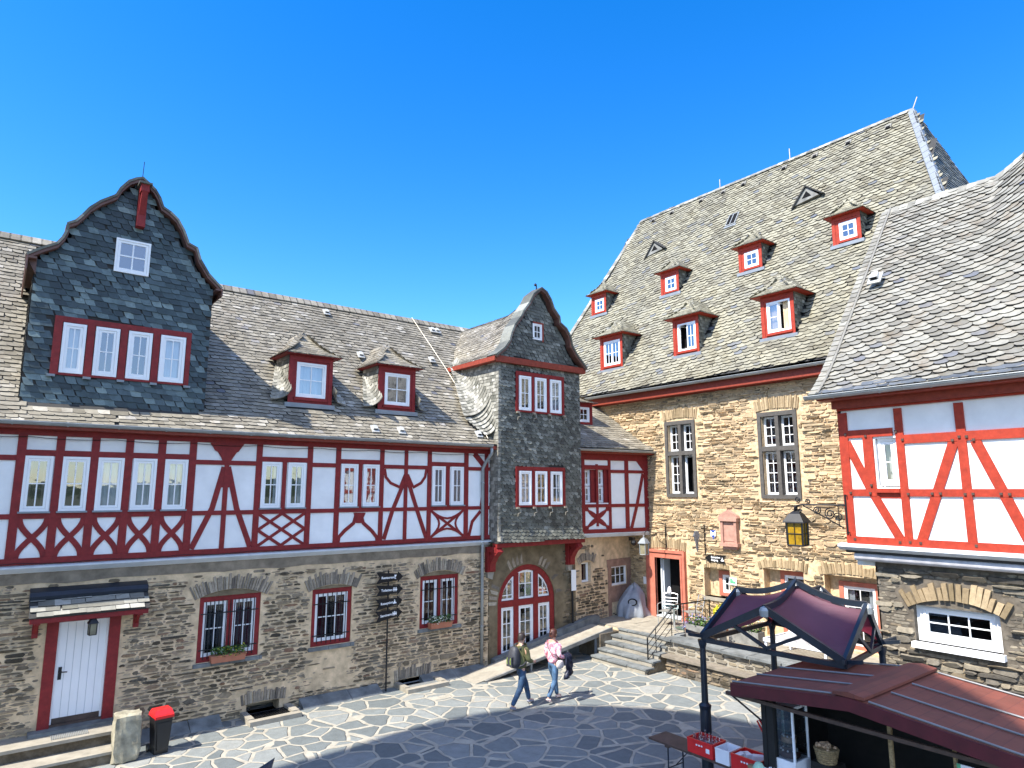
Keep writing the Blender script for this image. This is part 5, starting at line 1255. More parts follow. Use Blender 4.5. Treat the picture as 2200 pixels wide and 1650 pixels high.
# ================================================================= cellar light wells, door steps, pillar, bin
for i,(c,lab) in enumerate(zip(cel,('larger cellar light well with a barred grate, nearer the red bin','smaller cellar light well with a dark opening, right of the signpost'))):
    t=thing('cellar_light_well',lab,'grate',((c[0]+c[1])/2,16,0),'cellar light wells along the wall foot')
    y0=15.66; mb=MB(); mb.wb(c[0]-.14,c[1]+.26,y0,y0+.17,.0,.10); mb.wb(c[0]-.14,c[0]+.0,y0+.17,16.43,.0,.12); mb.wb(c[1]+.1,c[1]+.26,y0+.17,16.43,.0,.12); mb.build('kerb',M['conc'],t)
    mb=MB(); mb.add([V((c[0],y0+.17,.012)),V((c[1]+.1,y0+.17,.012)),V((c[1]+.1,16.44,.012)),V((c[0],16.44,.012))],[(0,1,2,3)]); mb.build('shaft',M['dark'],t)
    mb=MB()
    for k in range(17 if i==0 else 24): x=c[0]+.02+(c[1]+.08-c[0]-.02)*k/(16 if i==0 else 23); mb.wb(x-.009,x+.009,y0+.17,16.3 if i==0 else 16.1,.05,.075)
    for k in range(3): mb.wb(c[0],c[1]+.1,y0+.2+k*.26,y0+.22+k*.26,.045,.07)
    mb.build('grate',M['black'] if i==0 else M['zinc'],t)
t=thing('door_steps','two low worn stone steps below the white plank door','steps',(1.6,15.9,0))
mb=MB(); mb.wb(-.4,2.55,15.80,16.44,0,.40,1); mb.wb(-.5,2.5,15.72,16.44,.40,.46,0); mb.build('step',[M['conc'],M['stoneA']],t)
mb=MB(); mb.wb(-.8,2.4,15.36,15.80,0,.17,1); mb.wb(-.9,2.38,15.30,15.80,.17,.22,0); mb.build('step',[M['conc'],M['stoneA']],t)
mb=MB(); mb.wb(1.0,2.55,16.2,16.5,.46,.52); mb.build('threshold',M['slab'],t)
mb=MB()
for k in range(22): mb.wb(1.35+k*.028,1.362+k*.028,15.85,16.1,.46,.475)
mb.build('shoe_scraper',M['zinc'],t)
def rock(name,c,s,mat,seed,parent=None,n=3):
    import bmesh
    bm=bmesh.new(); bmesh.ops.create_cube(bm,size=1); bmesh.ops.subdivide_edges(bm,edges=bm.edges[:],cuts=7,use_grid_fill=True)
    for v in bm.verts:
        p=v.co.copy(); q=p*1.0
        nn=NZ.fractal(V(p)*2.2+V((seed,0,0)),.7,2.,4)*.12+NZ.noise(V(p)*7+V((seed,3,0)))*.03
        r=p.length; q=p*(.5/max(abs(p.x),abs(p.y),abs(p.z)))*(1-.10*(r/.87)**4); v.co=V(((q.x*(1+nn))*s[0],(q.y*(1+nn))*s[1],(q.z*(1+nn*.5)+.5)*s[2]))+V(c)
    me=bpy.data.meshes.new(name); bm.to_mesh(me); bm.free(); me.materials.append(mat); o=bpy.data.objects.new(name,me); COL.objects.link(o)
    return o
M['rockY']=plain('lichened_sandstone',(.33,.30,.22),.95,0,.3,5,.8,.2,.5); tag(rock('stone_pillar',(2.52,15.36,0),(.46,.46,.86),M['rockY'],9),'squat rough pale stone pillar beside the steps of the white door','pillar')
# wheeled bin
t=thing('litter_bin','black wheeled litter bin with a bright red lid against the wall','bin',(3.12,15.38,0),rz=rad(6)); t.scale=(.82,.82,.84)
def shell(mb,w0,d0,w1,d1,h,mi=0,z0=0,cx=0,cy=0):
    P=[V((cx+sx*a/2,cy+sy*b/2,z)) for a,b,z in((w0,d0,z0),(w1,d1,z0+h)) for sx,sy in((-1,-1),(1,-1),(1,1),(-1,1))]
    mb.add(P,[(0,3,2,1),(4,5,6,7),(0,1,5,4),(1,2,6,5),(2,3,7,6),(3,0,4,7)],mi)
def loc(t,mb,name,mats,smooth=False,**k):
    me=mb.build(name,mats,None,smooth); me.parent=t; return me
M['blackP']=plain('black_plastic',(.015,.015,.016),.35,0,.1,5,.05); M['redP']=plain('red_plastic',(.62,.02,.02),.3,0,.08,5,.03); M['whiteP']=plain('white_plastic',(.75,.76,.78),.4,0,.04,5,.03)
mb=MB(); shell(mb,.30,.34,.40,.44,.82); shell(mb,.22,.06,.30,.06,.6,0,.1,0,-.2); loc(t,mb,'body',M['blackP'])
mb=MB(); shell(mb,.44,.48,.43,.46,.05,0,.82); shell(mb,.43,.46,.36,.30,.10,0,.87); shell(mb,.42,.05,.42,.05,.06,0,.80,0,-.25); loc(t,mb,'lid',M['redP'])
for s in(-1,1):
    mb=MB(); mb.tube([V((s*.17,.2,.09)),V((s*.21,.2,.09))],.09,14); loc(t,mb,'wheel',M['blackP'])
mb=MB(); mb.tube([V((-.16,.24,.86)),V((-.16,.28,.88)),V((.16,.28,.88)),V((.16,.24,.86))],.013,6); loc(t,mb,'handle',M['blackP'])
# flower boxes on the barred windows
def leaves(mb,n,box,sz,mi=0,flat=.4,shape=5):
    for i in range(n):
        c=V([R.uniform(a,b) for a,b in box]); a=V((R.gauss(0,1),R.gauss(0,1),R.gauss(0,1)*flat)).normalized(); b=a.cross(V((R.gauss(0,1),R.gauss(0,1),R.gauss(0,1)))).normalized(); s=sz*R.uniform(.6,1.3)
        mb.add([c-a*s,c-a*s*.2+b*s*.45,c+a*s*.8,c-a*s*.2-b*s*.45],[(0,1,2,3)],mi)
for w,fl,lab,u0,u1 in((W1,'green','terracotta window box with trailing greenery under the left barred double window',4.22,4.93),(W3,'flW','terracotta window box with white flowers under the barred window by the downpipe',9.84,10.50)):
    z=w[2]+.0; t=thing('flower_box',lab,'window box',((u0+u1)/2,16.3,z),'flower boxes on the ground floor windows')
    mb=MB(); n0=16.22
    P=[V((x,y,zz)) for zz,e in((z,.0),(z+.15,.025)) for x,y in((u0-e,n0-e),(u1+e,n0-e),(u1+e,16.38),(u0-e,16.38))]
    mb.add(P,[(0,3,2,1),(0,1,5,4),(1,2,6,5),(2,3,7,6),(3,0,4,7),(4,5,6,7)]); mb.box(GW,u0-.035,u1+.035,z+.135,z+.155,-(16.39),-(n0-.035)); mb.build('trough',M['terra'],t)
    mb=MB(); leaves(mb,420,[(u0,u1),(n0-.05,16.4),(z+.12,z+.32)],.035); mb.build('foliage',M['green'],t)
    mb=MB(); leaves(mb,50 if fl=='green' else 150,[(u0,u1 if fl=='green' else u0+.45),(n0-.08,16.35),(z+.12,z+.33)],.024); mb.build('blossom',M['flW'] if fl=='flW' else M['yel'],t)
# ================================================================= lettering
def text(s,size,F,u,z,d,mat,parent,name='lettering',align='LEFT',tilt=0,bold=.0):
    cu=bpy.data.curves.new(name,'FONT'); cu.body=s; cu.size=size; cu.align_x=align; cu.offset=bold; cu.resolution_u=3
    o=bpy.data.objects.new('tmp',cu); me=bpy.data.meshes.new_from_object(o); bpy.data.objects.remove(o); bpy.data.curves.remove(cu)
    c,s2=math.cos(tilt),math.sin(tilt)
    for v in me.vertices: x,y=v.co.x,v.co.y; v.co=F.p(u+x*c-y*s2,z+x*s2+y*c,d)
    me.materials.clear(); me.materials.append(mat); o=bpy.data.objects.new(name,me); COL.objects.link(o); o.parent=parent; o.matrix_parent_inverse=MPI(parent); return o
def pict(F,u,z,d,parent,kind,s=.11,tilt=0):
    mb=MB(); c,sn=math.cos(tilt),math.sin(tilt); q=lambda pts:[(u+(x*c-y*sn)*s,z+(x*sn+y*c)*s) for x,y in pts]
    def man(x0,k=1,skirt=False):
        mb.prism(F,q([(x0+.14*math.cos(g)*k,.86*k+.13*math.sin(g)*k) for g in[2*PI*i/8 for i in range(8)]]),d-.002,d)
        mb.prism(F,q([(x0-.2*k,.68*k),(x0-.24*k,.3*k) if not skirt else (x0-.32*k,.25*k),(x0-.12*k,.3*k),(x0-.12*k,0),(x0+.12*k,0),(x0+.12*k,.3*k),(x0+.24*k,.3*k) if not skirt else (x0+.32*k,.25*k),(x0+.2*k,.68*k)][::-1][::-1]),d-.002,d)
    if kind=='wc': man(.2); man(.75,1,True)
    elif kind=='glass': mb.prism(F,q([(.3,0),(.7,0),(.7,.08),(.55,.12),(.55,.4),(.85,.95),(.15,.95),(.45,.4),(.45,.12),(.3,.08)]),d-.002,d)
    elif kind=='bell': man(.5,.95); mb.prism(F,q([(.05,.0),(.95,.0),(.95,.28),(.05,.28)]),d-.002,d+.001)
    elif kind=='group': man(.15,.85);man(.55,1);man(.95,.85)
    return mb.build('pictogram',M['whiteW'],parent)
# signpost with four arrow boards
SPp=thing('signpost','slim black post by the wall carrying four black arrow boards','signpost',(8.53,16.25,0))
FS=Fr((0,16.25,0),(1,0,0)); mb=MB(); mb.tube([FS.p(8.53,0,0),FS.p(8.51,3.02,0)],.022,8); mb.build('post',M['black'],SPp)
for (zc,tl,txt,kd) in((2.84,0,'Restaurant','glass'),(2.52,.0,'Toiletten','wc'),(2.20,.08,'Rezeption','bell'),(1.90,.09,'Seminare','group')):
    mb=MB(); c,s2=math.cos(tl),math.sin(tl); q=lambda pts:[(8.55+x*c-y*s2,zc+x*s2+y*c) for x,y in pts]
    mb.prism(FS,q([(-.40,-.14),(.22,-.085),(.22,-.14),(.38,0),(.22,.14),(.22,.085),(-.40,.14),(-.30,0)]),.03,.045)
    o=mb.build('arrow_board',M['black'],SPp)
    text(txt,.088,FS,8.55-.26*c,zc-.03-.26*s2,.048,M['whiteW'],o,tilt=tl,bold=.002)
    pict(FS,8.55+.09*c,zc-.05+.09*s2,.048,o,kd,.11,tl)
# arrow board on the hall wall
t=thing('wall_arrow_sign','small black arrow board pointing left above the low window of the hall','sign',FB.p(-13.2,2.93,.03))
mb=MB(); mb.prism(FB,[(p[0]-13.26,p[1]+2.93) for p in((-.42,0),(-.22,.14),(-.22,.09),(.36,.13),(.26,0),(.36,-.13),(-.22,-.09),(-.22,-.14))][::-1],.04,.055); o=mb.build('board',M['black'],t)
text('Rezeption',.085,FB,-13.44,2.95,.058,M['whiteW'],o,bold=.002); text('Eingang',.085,FB,-13.44,2.86,.058,M['whiteW'],o,bold=.002); pict(FB,-13.08,2.87,.058,o,'bell',.12)
# blue and white monument shield
t=thing('monument_shield','small blue and white diamond-patterned shield plate fixed to the hall wall','plaque',FB.p(-13.32,3.7,.05))
mb=MB(); sx=[(-.10,.14),(.10,.14),(.10,-.02),(0,-.16),(-.10,-.02)]; mb.prism(FB,[(x-13.32,z+3.69) for x,z in sx][::-1],.04,.055); o=mb.build('plate',M['whiteW'],t)
M['blueS']=plain('sign_blue',(.02,.06,.30),.4,0,.05,5,0)
mb=MB()
for pts in([(0,.05),(.10,.14),(-.10,.14)],[(0,-.16),(.065,-.06),(0,.0),(-.065,-.06)]): mb.prism(FB,[(x-13.32,z+3.69) for x,z in pts],.055,.058)
mb.build('blue_field',M['blueS'],o)
# green and white map board
t=thing('green_notice','small white notice with a green map beside the low hall window','notice',FB.p(-12.66,2.3,.05)); gn=(y4(652,1445),y4(706,1505))
mb=MB(); mb.box(FB,gn[0][0],gn[1][0],gn[1][1],gn[0][1],.05,.065); o=mb.build('board',M['whiteW'],t)
M['greenS']=plain('notice_green',(.12,.42,.22),.5,0,.2,14,0)
a,b,c,e=gn[0][0],gn[1][0],gn[1][1],gn[0][1]; mb=MB(); mb.prism(FB,[(a+.02,c+.05),(b-.03,c+.04),(b-.03,c+.12),(b-.12,c+.12),(b-.14,e-.03),(a+.02,e-.03)],.065,.067); mb.build('map_print',M['greenS'],o)
t=thing('white_notice','plain white paper notice fixed left of the pink entrance frame','notice',FB.p(-16.5,1.9,.05)); nn_=(FB.px('Y6',372,520),FB.px('Y6',406,592)); mb=MB(); mb.box(FB,nn_[0][0],nn_[1][0],nn_[1][1],nn_[0][1],.05,.06); mb.build('sheet',M['whiteW'],t)
t=thing('menu_board','narrow white panel mounted on a black downpipe right of the arched door','board',(15.2,16.3,2.2))
mb=MB(); mb.tube([V((15.22,16.36,.6)),V((15.22,16.36,2.75))],.035,8); mb.build('pipe',M['black'],t); mb=MB(); mb.box(FL,15.13,15.33,1.9,2.55,.14,.16); mb.build('panel',M['whiteW'],t)
# pink sandstone aedicule
t=thing('sandstone_relief','carved pink sandstone panel with a small pediment on the hall wall','relief',FB.p(-12.66,3.3,0))
mb=MB(); a,b=-13.0,-12.34; m=(a+b)/2
mb.box(FB,a+.04,b-.04,3.40,4.22,.0,.10); mb.box(FB,a+.10,b-.10,3.52,4.08,.10,.085 if 0 else .115); 
for x in(a+.04,b-.13): mb.box(FB,x,x+.09,3.46,4.14,.10,.17)
mb.box(FB,a,b,4.14,4.24,.0,.21); mb.prism(FB,[(a-.02,4.24),(b+.02,4.24),(b-.02,4.32),(m,4.50),(a+.02,4.32)],0,.18); mb.box(FB,a,b,3.36,3.46,0,.20); mb.box(FB,a+.08,b-.08,3.27,3.36,0,.13)
mb.build('carved_panel',M['pink'],t)
# ================================================================= lanterns
def spiral(F,cu,cz,r,turns,d,start=0,dirn=1,n=26): return [F.p(cu+r*(1-.8*i/n)*math.cos(start+dirn*turns*2*PI*i/n),cz+r*(1-.8*i/n)*math.sin(start+dirn*turns*2*PI*i/n),d) for i in range(n+1)]
M['amber']=plain('amber_lantern_glass',(.33,.19,.008),.15,0,.35,6,.1); M['milk']=plain('pale_lantern_glass',(.22,.20,.13),.2,0,.15,8,.05)
def lantern(name,c,w,h,glassm,lab,cat,bm,bars=1,capm=None):
    t=thing(name,lab,cat,c); x,y,z=c
    mb=MB(); mb.lathe((x,y,z-.0),[(w*.80,h*0.60),(w*.78,h*.63),(w*.42,h*.84),(w*.12,h*.93),(w*.1,h*1.0),(w*.14,h*1.02),(.005,h*1.06)],4,0,rad(45+8)); mb.build('roof',capm or bm,t)
    mb=MB(); s=w*.5; cc=[(math.cos(g),math.sin(g)) for g in[rad(53+90*k) for k in range(4)]]
    lo=[V((x+a*s*1.12,y+b*s*1.12,z)) for a,b in cc]; hi=[V((x+a*s*1.18,y+b*s*1.18,z+h*.62)) for a,b in cc]
    for k in range(4): mb.tube([lo[k],hi[k]],w*.06,4); mb.tube([lo[k],lo[(k+1)%4]],w*.05,4); mb.tube([hi[k],hi[(k+1)%4]],w*.05,4)
    for k in range(4):
        a,b,c2,d2=lo[k],lo[(k+1)%4],hi[k],hi[(k+1)%4]
        for i in range(1,bars+1): f=i/(bars+1); mb.tube([a.lerp(b,f),c2.lerp(d2,f)],w*.025,4)
        if bars: mb.tube([a.lerp(c2,.5),b.lerp(d2,.5)],w*.025,4)
    mb.build('cage',bm,t)
    mb=MB(); mb.add([p.lerp(V((x,y,p.z)),.06) for p in lo+hi],[(0,1,5,4),(1,2,6,5),(2,3,7,6),(3,0,4,7),(3,2,1,0)]); mb.build('pane',glassm,t)
    return t
big=lantern('wall_lantern',(13.95,7.80,3.93),.40,.80,M['amber'],'large black lantern with amber glass hanging from a scrolled iron arm','lantern',M['black'])
Fk=Fr((13.95,6.70,0),(0,-1,0)) # u negative = away from the house
t=thing('scroll_bracket','black wrought iron bracket with spirals fixed to the corner of the red and white house','bracket',(13.95,6.75,4.5))
mb=MB(); mb.tube([Fk.p(.02,4.22,.06),Fk.p(.02,5.02,.06)],.022,6); mb.tube([Fk.p(0.0,4.80,.06),Fk.p(-.9,4.80,.06),Fk.p(-1.03,4.78,.06),Fk.p(-1.10,4.68,.06),Fk.p(-1.10,4.72-.0,.06)],.018,6); mb.tube([Fk.p(-.05,4.34,.06),Fk.p(-.5,4.58,.06),Fk.p(-.9,4.78,.06)],.014,5); mb.tube([Fk.p(-1.10,4.70,.06),Fk.p(-1.10,4.62,.06)],.014,5)
mb.tube([Fk.p(-.14,4.80,.06),Fk.p(-.14,4.40,.06)],.010,5)
for cu,cz,r,tn,st,dn in((-.32,4.62,.12,1.9,1.5,1),(-.60,4.69,.09,1.8,.6,-1),(-.78,4.87,.055,1.4,3.4,-1),(-1.02,4.90,.07,1.6,4.4,1),(-.98,4.66,.05,1.5,0,1),(-.15,4.55,.10,1.2,2.6,-1)): mb.tube(spiral(Fk,cu,cz,r,tn,.06,st,dn),.013,4)
for z in(4.26,5.0): mb.tube([Fk.p(.0,z,.06),Fk.p(.06,z,.06),Fk.p(.07,z,.12)],.012,5)
mb.build('ironwork',M['black'],t)
# stay wire and its hook
lt=lantern('wall_lantern',(17.55,15.3,2.98),.26,.60,M['milk'],'small pale glass lantern under a hanging arm beside the entrance','lantern',M['zinc'],0,M['lead'])
t=thing('scroll_bracket','thin wrought iron lantern arm with scrolls above the pink entrance frame','bracket',FB.p(-15.2,3.5,.1))
Fm=Fr((18.6,15.25,0),(1,0,0)); mb=MB(); mb.tube([Fm.p(.02,2.92,0),Fm.p(.02,3.98,0)],.020,6); mb.tube([Fm.p(.02,3.66,0),Fm.p(-.6,3.68,0),Fm.p(-.95,3.76,0),Fm.p(-1.05,3.70,0),Fm.p(-1.05,3.58,0)],.013,5); mb.tube([Fm.p(0,3.25,0),Fm.p(-.3,3.38,0),Fm.p(-.5,3.66,0)],.011,5)
for cu,cz,r,tn,st,dn in((-.22,3.52,.11,1.7,0,1),(-.62,3.60,.07,1.5,2,-1),(-.9,3.82,.05,1.4,3,1)): mb.tube(spiral(Fm,cu,cz,r,tn,0,st,dn),.008,4)
mb.build('ironwork',M['black'],t)
# hanging guild sign
t=thing('hanging_guild_sign','round grey metal badge on a leaf-scrolled iron holder between entrance and sandstone panel','sign',FB.p(-13.63,3.5,.1))
Fn=Fr((18.62,13.64,0),(1,0,0)); mb=MB(); mb.tube([Fn.p(0,3.05,0),Fn.p(0,4.0,0)],.017,6); mb.tube([Fn.p(0,3.8,0),Fn.p(-.75,3.78,0)],.012,5); mb.tube([Fn.p(0,3.35,0),Fn.p(-.2,3.45,0),Fn.p(-.45,3.76,0)],.011,5)
for cu,cz,r,tn,st,dn in((-.13,3.62,.09,1.5,1,1),(.12,3.62,.09,1.5,2,-1),(-.78,3.62,.09,1.4,2,1)): mb.tube(spiral(Fn,cu,cz,r,tn,0,st,dn),.008,4)
mb.build('ironwork',M['black'],t)
mb=MB(); mb.prism(Fn,[(-.42+.14*math.cos(g)*(1+.12*math.cos(6*g)),3.66+.15*math.sin(g)*(1+.12*math.cos(6*g))) for g in[2*PI*i/24 for i in range(24)]],-.02,.02); mb.prism(Fn,[(-.5,3.52),(-.34,3.52),(-.36,3.22),(-.42,3.14),(-.46,3.3)],-.012,.012); mb.build('badge',M['lead'],t)
# lamp hanging over the door
t=lantern('wall_lantern',(1.86,15.95,2.28),.15,.36,M['milk'],'little black lantern hanging under the slate canopy of the white door','lantern',M['black'],0)
mb=MB(); mb.tube([V((1.86,15.95,2.65)),V((1.86,15.95,2.74))],.006,5); mb.build('chain',M['black'],t)

# ================================================================= terrace furniture and planters
def planter(c,sx,sy,h,lab,fl,plants,rz=0,z0=.81):
    t=thing('planter_box',lab,'planter',(c[0],c[1],z0),'planters on the terrace',rz)
    mb=MB(); a,b=sx/2,sy/2
    for x0,x1,y0,y1 in((-a,a,-b,-b+.02),(-a,a,b-.02,b),(-a,-a+.02,-b+.02,b-.02),(a-.02,a,-b+.02,b-.02)): mb.wb(x0,x1,y0,y1,0,h)
    mb.wb(-a+.02,a-.02,-b+.02,b-.02,0,h-.03,1); loc(t,mb,'box',[M['greyL'],M['dark']])
    mb=MB(); leaves(mb,int(380*sy),[(-a,a),(-b,b),(h-.03,h+.22)],.045); loc(t,mb,'foliage',M['green'])
    mb=MB(); leaves(mb,int(230*sy),[(-a*1.1,a*1.1),(-b,b),(h+.02,h+.28)],.034); loc(t,mb,'blossom',M[fl]); return t
planter((16.72,12.35),.34,1.15,.42,'grey planter box with violet and white flowers beside the stair railing','flV',0)
planter((17.45,11.5),.34,.95,.36,'grey planter box of white flowers against the terrace wall, behind the black truss','flW',0)
planter((17.2,7.2),.4,.5,.40,'small grey planter with sparse greenery at the foot of the layered stone house','flW',0)
t=thing('potted_shrub','bright yellow-green shrub in a pot near the hall wall','potted plant',(18.15,12.7,.81))
mb=MB(); mb.lathe((0,0,0),[(.13,0),(.19,.3),(.2,.32)],14); loc(t,mb,'pot',M['terra'],True)
mb=MB()
for k in range(900):
    v=V((R.gauss(0,1),R.gauss(0,1),R.gauss(0,.7))).normalized()*R.uniform(.6,1); c=V((v.x*.34,v.y*.34,.58+v.z*.30)); a=V((R.gauss(0,1),R.gauss(0,1),R.gauss(0,1))).normalized(); b=a.cross(v).normalized(); s=.05*R.uniform(.6,1.2); mb.add([c-a*s,c+b*s*.5,c+a*s,c-b*s*.5],[(0,1,2,3)])
loc(t,mb,'foliage',M['yel'])
mb=MB(); leaves(mb,260,[(-.28,.28),(-.28,.28),(.2,.45)],.05); loc(t,mb,'old_leaves',M['wicker'])
t=thing('small_plant_pot','little pot of dark pansies on the terrace kerb by the planter','potted plant',(16.75,13.0,.9)); mb=MB(); mb.lathe((0,0,0),[(.07,0),(.1,.16)],12); loc(t,mb,'pot',M['terra']); mb=MB(); leaves(mb,160,[(-.14,.14),(-.14,.14),(.14,.36)],.035); loc(t,mb,'blossom',M['flV'])
# chairs and glass table by the entrance
M['alu']=plain('brushed_aluminium',(.55,.56,.57),.35,.7,.05,5,0); M['tealG']=glass('pale_green_glass',(.55,.8,.75),.15,.7)
def chair(c,rz,lab):
    t=thing('terrace_chair',lab,'chair',(c[0],c[1],.81),'aluminium terrace chairs',rz)
    for s in(-1,1):
        mb=MB(); mb.tube([V((.24,s*.25,0)),V((.24,s*.26,.62)),V((.15,s*.27,.66)),V((-.2,s*.27,.66))],.014,6); loc(t,mb,'arm_frame',M['alu'])
        mb=MB(); mb.tube([V((-.26,s*.23,0)),V((-.2,s*.24,.45)),V((-.32,s*.24,.92))],.014,6); loc(t,mb,'leg',M['alu'])
    mb=MB(); mb.wb(-.22,.24,-.23,.23,.43,.45); loc(t,mb,'seat',M['greyL']); mb=MB(); mb.tube([V((-.32,-.24,.92)),V((-.34,-.1,.95)),V((-.34,.1,.95)),V((-.32,.24,.92))],.014,6)
    for z in(.6,.7,.8): mb.tube([V((-.2-.12*(z-.45)/.47,-.24,z)),V((-.2-.12*(z-.45)/.47,.24,z))],.01,5)
    loc(t,mb,'backrest',M['alu'])
chair((17.75,14.55),rad(200),'aluminium terrace chair left of the little glass table'); chair((18.2,13.9),rad(150),'aluminium terrace chair nearest the hall wall, right of the entrance')
t=thing('glass_table','small round table with a greenish glass top on the terrace','table',(17.2,13.85,.81)); mb=MB(); mb.lathe((0,0,.70),[(.36,0),(.36,.012)],28); loc(t,mb,'table_top',M['tealG']); mb=MB(); mb.tube([V((0,0,.02)),V((0,0,.7))],.022,8)
for k in range(3): g=2*PI*k/3; mb.tube([V((0,0,.06)),V((.26*math.cos(g),.26*math.sin(g),.012))],.014,5)
loc(t,mb,'pedestal',M['alu'])
mb=MB(); mb.lathe((18.05,14.7,1.72),[(.06,0),(.07,.1),(.05,.2),(.02,.24)],10); tag(mb.build('white_parcel',M['whiteP'],None,True),'small white bag hung on the back of a terrace chair','bag')
# white slatted table seen through the pavilion
t=thing('slatted_table','white slatted table on the terrace seen through the pavilion truss','table',(17.1,9.5,.81))
mb=MB(); 
for k in range(22): mb.wb(-.5,.5,-.82+k*.075,-.82+k*.075+.03,.42,.44)
loc(t,mb,'table_top',M['whiteP'])
mb=MB(); mb.wb(-.66,-.6,-.85,.85,.38,.46);mb.wb(.6,.66,-.85,.85,.38,.46); mb.wb(-.6,.6,-.87,-.83,.38,.455); mb.wb(-.6,.6,.83,.87,.38,.455); loc(t,mb,'frame',M['whiteP'])
for sx in(-1,1):
    for sy in(-1,1): mb=MB(); mb.wb(sx*.6-.03,sx*.6+.03,sy*.8-.03,sy*.8+.03,0,.38); loc(t,mb,'leg',M['whiteP'])
# grey covered object by the corner
M['tarp']=plain('grey_tarpaulin',(.27,.29,.32),.55,0,.08,5,.1)
mb=MB(); n=44; b=0
prof=[(.64,0),(.63,.08),(.56,.28),(.50,.48),(.42,.68),(.32,.84),(.20,.94),(.10,.98),(.01,.99)]
for i,(r,z) in enumerate(prof):
    for k in range(n):
        g=2*PI*k/n; f=1+(.13*math.sin(7*g+1)+.06*math.sin(15*g+2))*max(.15,1-z/1.0)*(1 if i else 1.1); r2=r*(1+.35*NZ.noise(V((math.cos(g)*1.3,math.sin(g)*1.3,z*1.6+5)))); mb.v.append(V((18.12+r2*f*math.cos(g)+.10*z,16.42+r2*f*math.sin(g)*.75,.80+z*(1+.12*math.sin(g+1)))))
for i in range(len(prof)-1):
    for k in range(n): mb.f.append([i*n+k,i*n+(k+1)%n,(i+1)*n+(k+1)%n,(i+1)*n+k]); mb.m.append(0)
o=mb.build('tarpaulin_cover',M['tarp'],None,True); tag(o,'grey tarpaulin draped over something bulky in the corner beside the entrance','cover')
mb=MB(); Fz=Fr((17.85,16.15,1.30),(.5,-.85,0)); mb.lathe((0,0,0),[(.001,0)],3) if 0 else None
mb.prism(Fz,[(.16*math.cos(g)*1.0,.12*math.sin(g)) for g in[2*PI*i/20 for i in range(20)]],-.02,.045)
e=mb.build('printed_badge',M['dark'],o)
mb=MB(); mb.prism(Fz,[(.12*math.cos(g),.09*math.sin(g)) for g in[2*PI*i/20 for i in range(20)]],.045,.047); mb.build('badge_ring',M['tarp'],o)

# ================================================================= pavilion with wine-red sails
PV=thing('sail_pavilion','open black-framed pavilion with four sagging wine-red sails between the courtyard and terrace','pavilion',(11.6,6.6,0))
Lc,BLc,Rc,Fc_=V((10.42,7.78,2.5)),V((12.85,7.87,2.5)),V((12.42,5.55,2.5)),V((10.60,5.30,2.5))
PM,PL,PR,PBk=V((10.48,6.54,3.10)),V((11.62,7.82,3.16)),V((11.60,5.36,3.19)),V((12.66,6.7,3.22)); AP=V((11.66,6.62,3.42))
for nm,c in(('L',Lc),('B',BLc),('R',Rc),('F',Fc_)):
    mb=MB()
    if nm=='F': mb.lathe((c.x,c.y,2.38),[(.07,0),(.07,.02),(.05,.03),(.05,.1)],12)
    else: mb.lathe((c.x,c.y,0),[(.13,0),(.13,.03),(.105,.05),(.095,1.26),(.105,1.30),(.11,1.33),(.06,1.37),(.052,2.30),(.07,2.36),(.085,2.44)],16); mb.build('post',M['navy'],PV)
def beam(a,b,w=.06,h=.09,mat='navy',name='beam',sag=0):
    mb=MB(); n=8 if sag else 1; a=V(a);b=V(b); pts=[a.lerp(b,i/n)-V((0,0,sag*math.sin(PI*i/n))) for i in range(n+1)]
    d=(b-a).normalized(); s=d.cross(V((0,0,1))).normalized(); u=s.cross(d)
    for p,q in zip(pts,pts[1:]):
        P=[x+s*sx*w/2+u*su*h/2 for x in(p,q) for sx,su in((-1,-1),(1,-1),(1,1),(-1,1))]; mb.add(P,[(0,1,2,3),(7,6,5,4),(0,4,5,1),(1,5,6,2),(2,6,7,3),(3,7,4,0)])
    return mb.build(name,M[mat],PV)
sides=[(Lc,PM,Fc_),(Fc_,PR,Rc),(Rc,PBk,BLc),(BLc,PL,Lc)]
for a,p,b in sides:
    beam(a,p+V((0,0,.03)),.06,.12);beam(p+V((0,0,.03)),b,.06,.12); lo=V((0,0,-.06))
    beam(a+lo,b+lo,.05,.08,name='tie_beam'); m=(a+b)/2; m=V((p.x,p.y,2.44)); beam(m,V((p.x,p.y,p.z-.05)),.07,.07,name='king_post')
    for e in(a,b):
        q=e.lerp(p,.52); beam(V((m.x,m.y,2.5)),q-V((0,0,.03)),.04,.055,name='strut')
    dd=(b-a).normalized(); 
for c,(d1,d2) in zip((Lc,BLc,Rc,Fc_),((1,1),)*4):
    mb=MB(); o=(c-V((AP.x,AP.y,c.z))).normalized()
    for ang in(-.5,.5):
        cs,sn=math.cos(ang),math.sin(ang); dv=V((o.x*cs-o.y*sn,o.x*sn+o.y*cs,0)); s=dv.cross(V((0,0,1)))
        P=[c-dv*.25+s*.05+V((0,0,-.08)),c-dv*.25-s*.05+V((0,0,-.08)),c+dv*.30-s*.02+V((0,0,.03)),c+dv*.30+s*.02+V((0,0,.03))]; mb.add(P+[p+V((0,0,.06)) for p in P],[(0,1,2,3),(7,6,5,4),(0,4,5,1),(1,5,6,2),(2,6,7,3),(3,7,4,0)])
    mb.build('bracket_plate',M['navy'],PV)
for p in(PM,PL,PR,PBk): beam(AP+V((0,0,.05)),p+V((0,0,.05)),.06,.10,name='ridge_beam',sag=.09); mb=MB(); mb.lathe((p.x,p.y,p.z-.09),[(.08,0),(.09,.1),(.06,.15),(.01,.17)],10); mb.build('peak_cap',M['zinc'],PV)
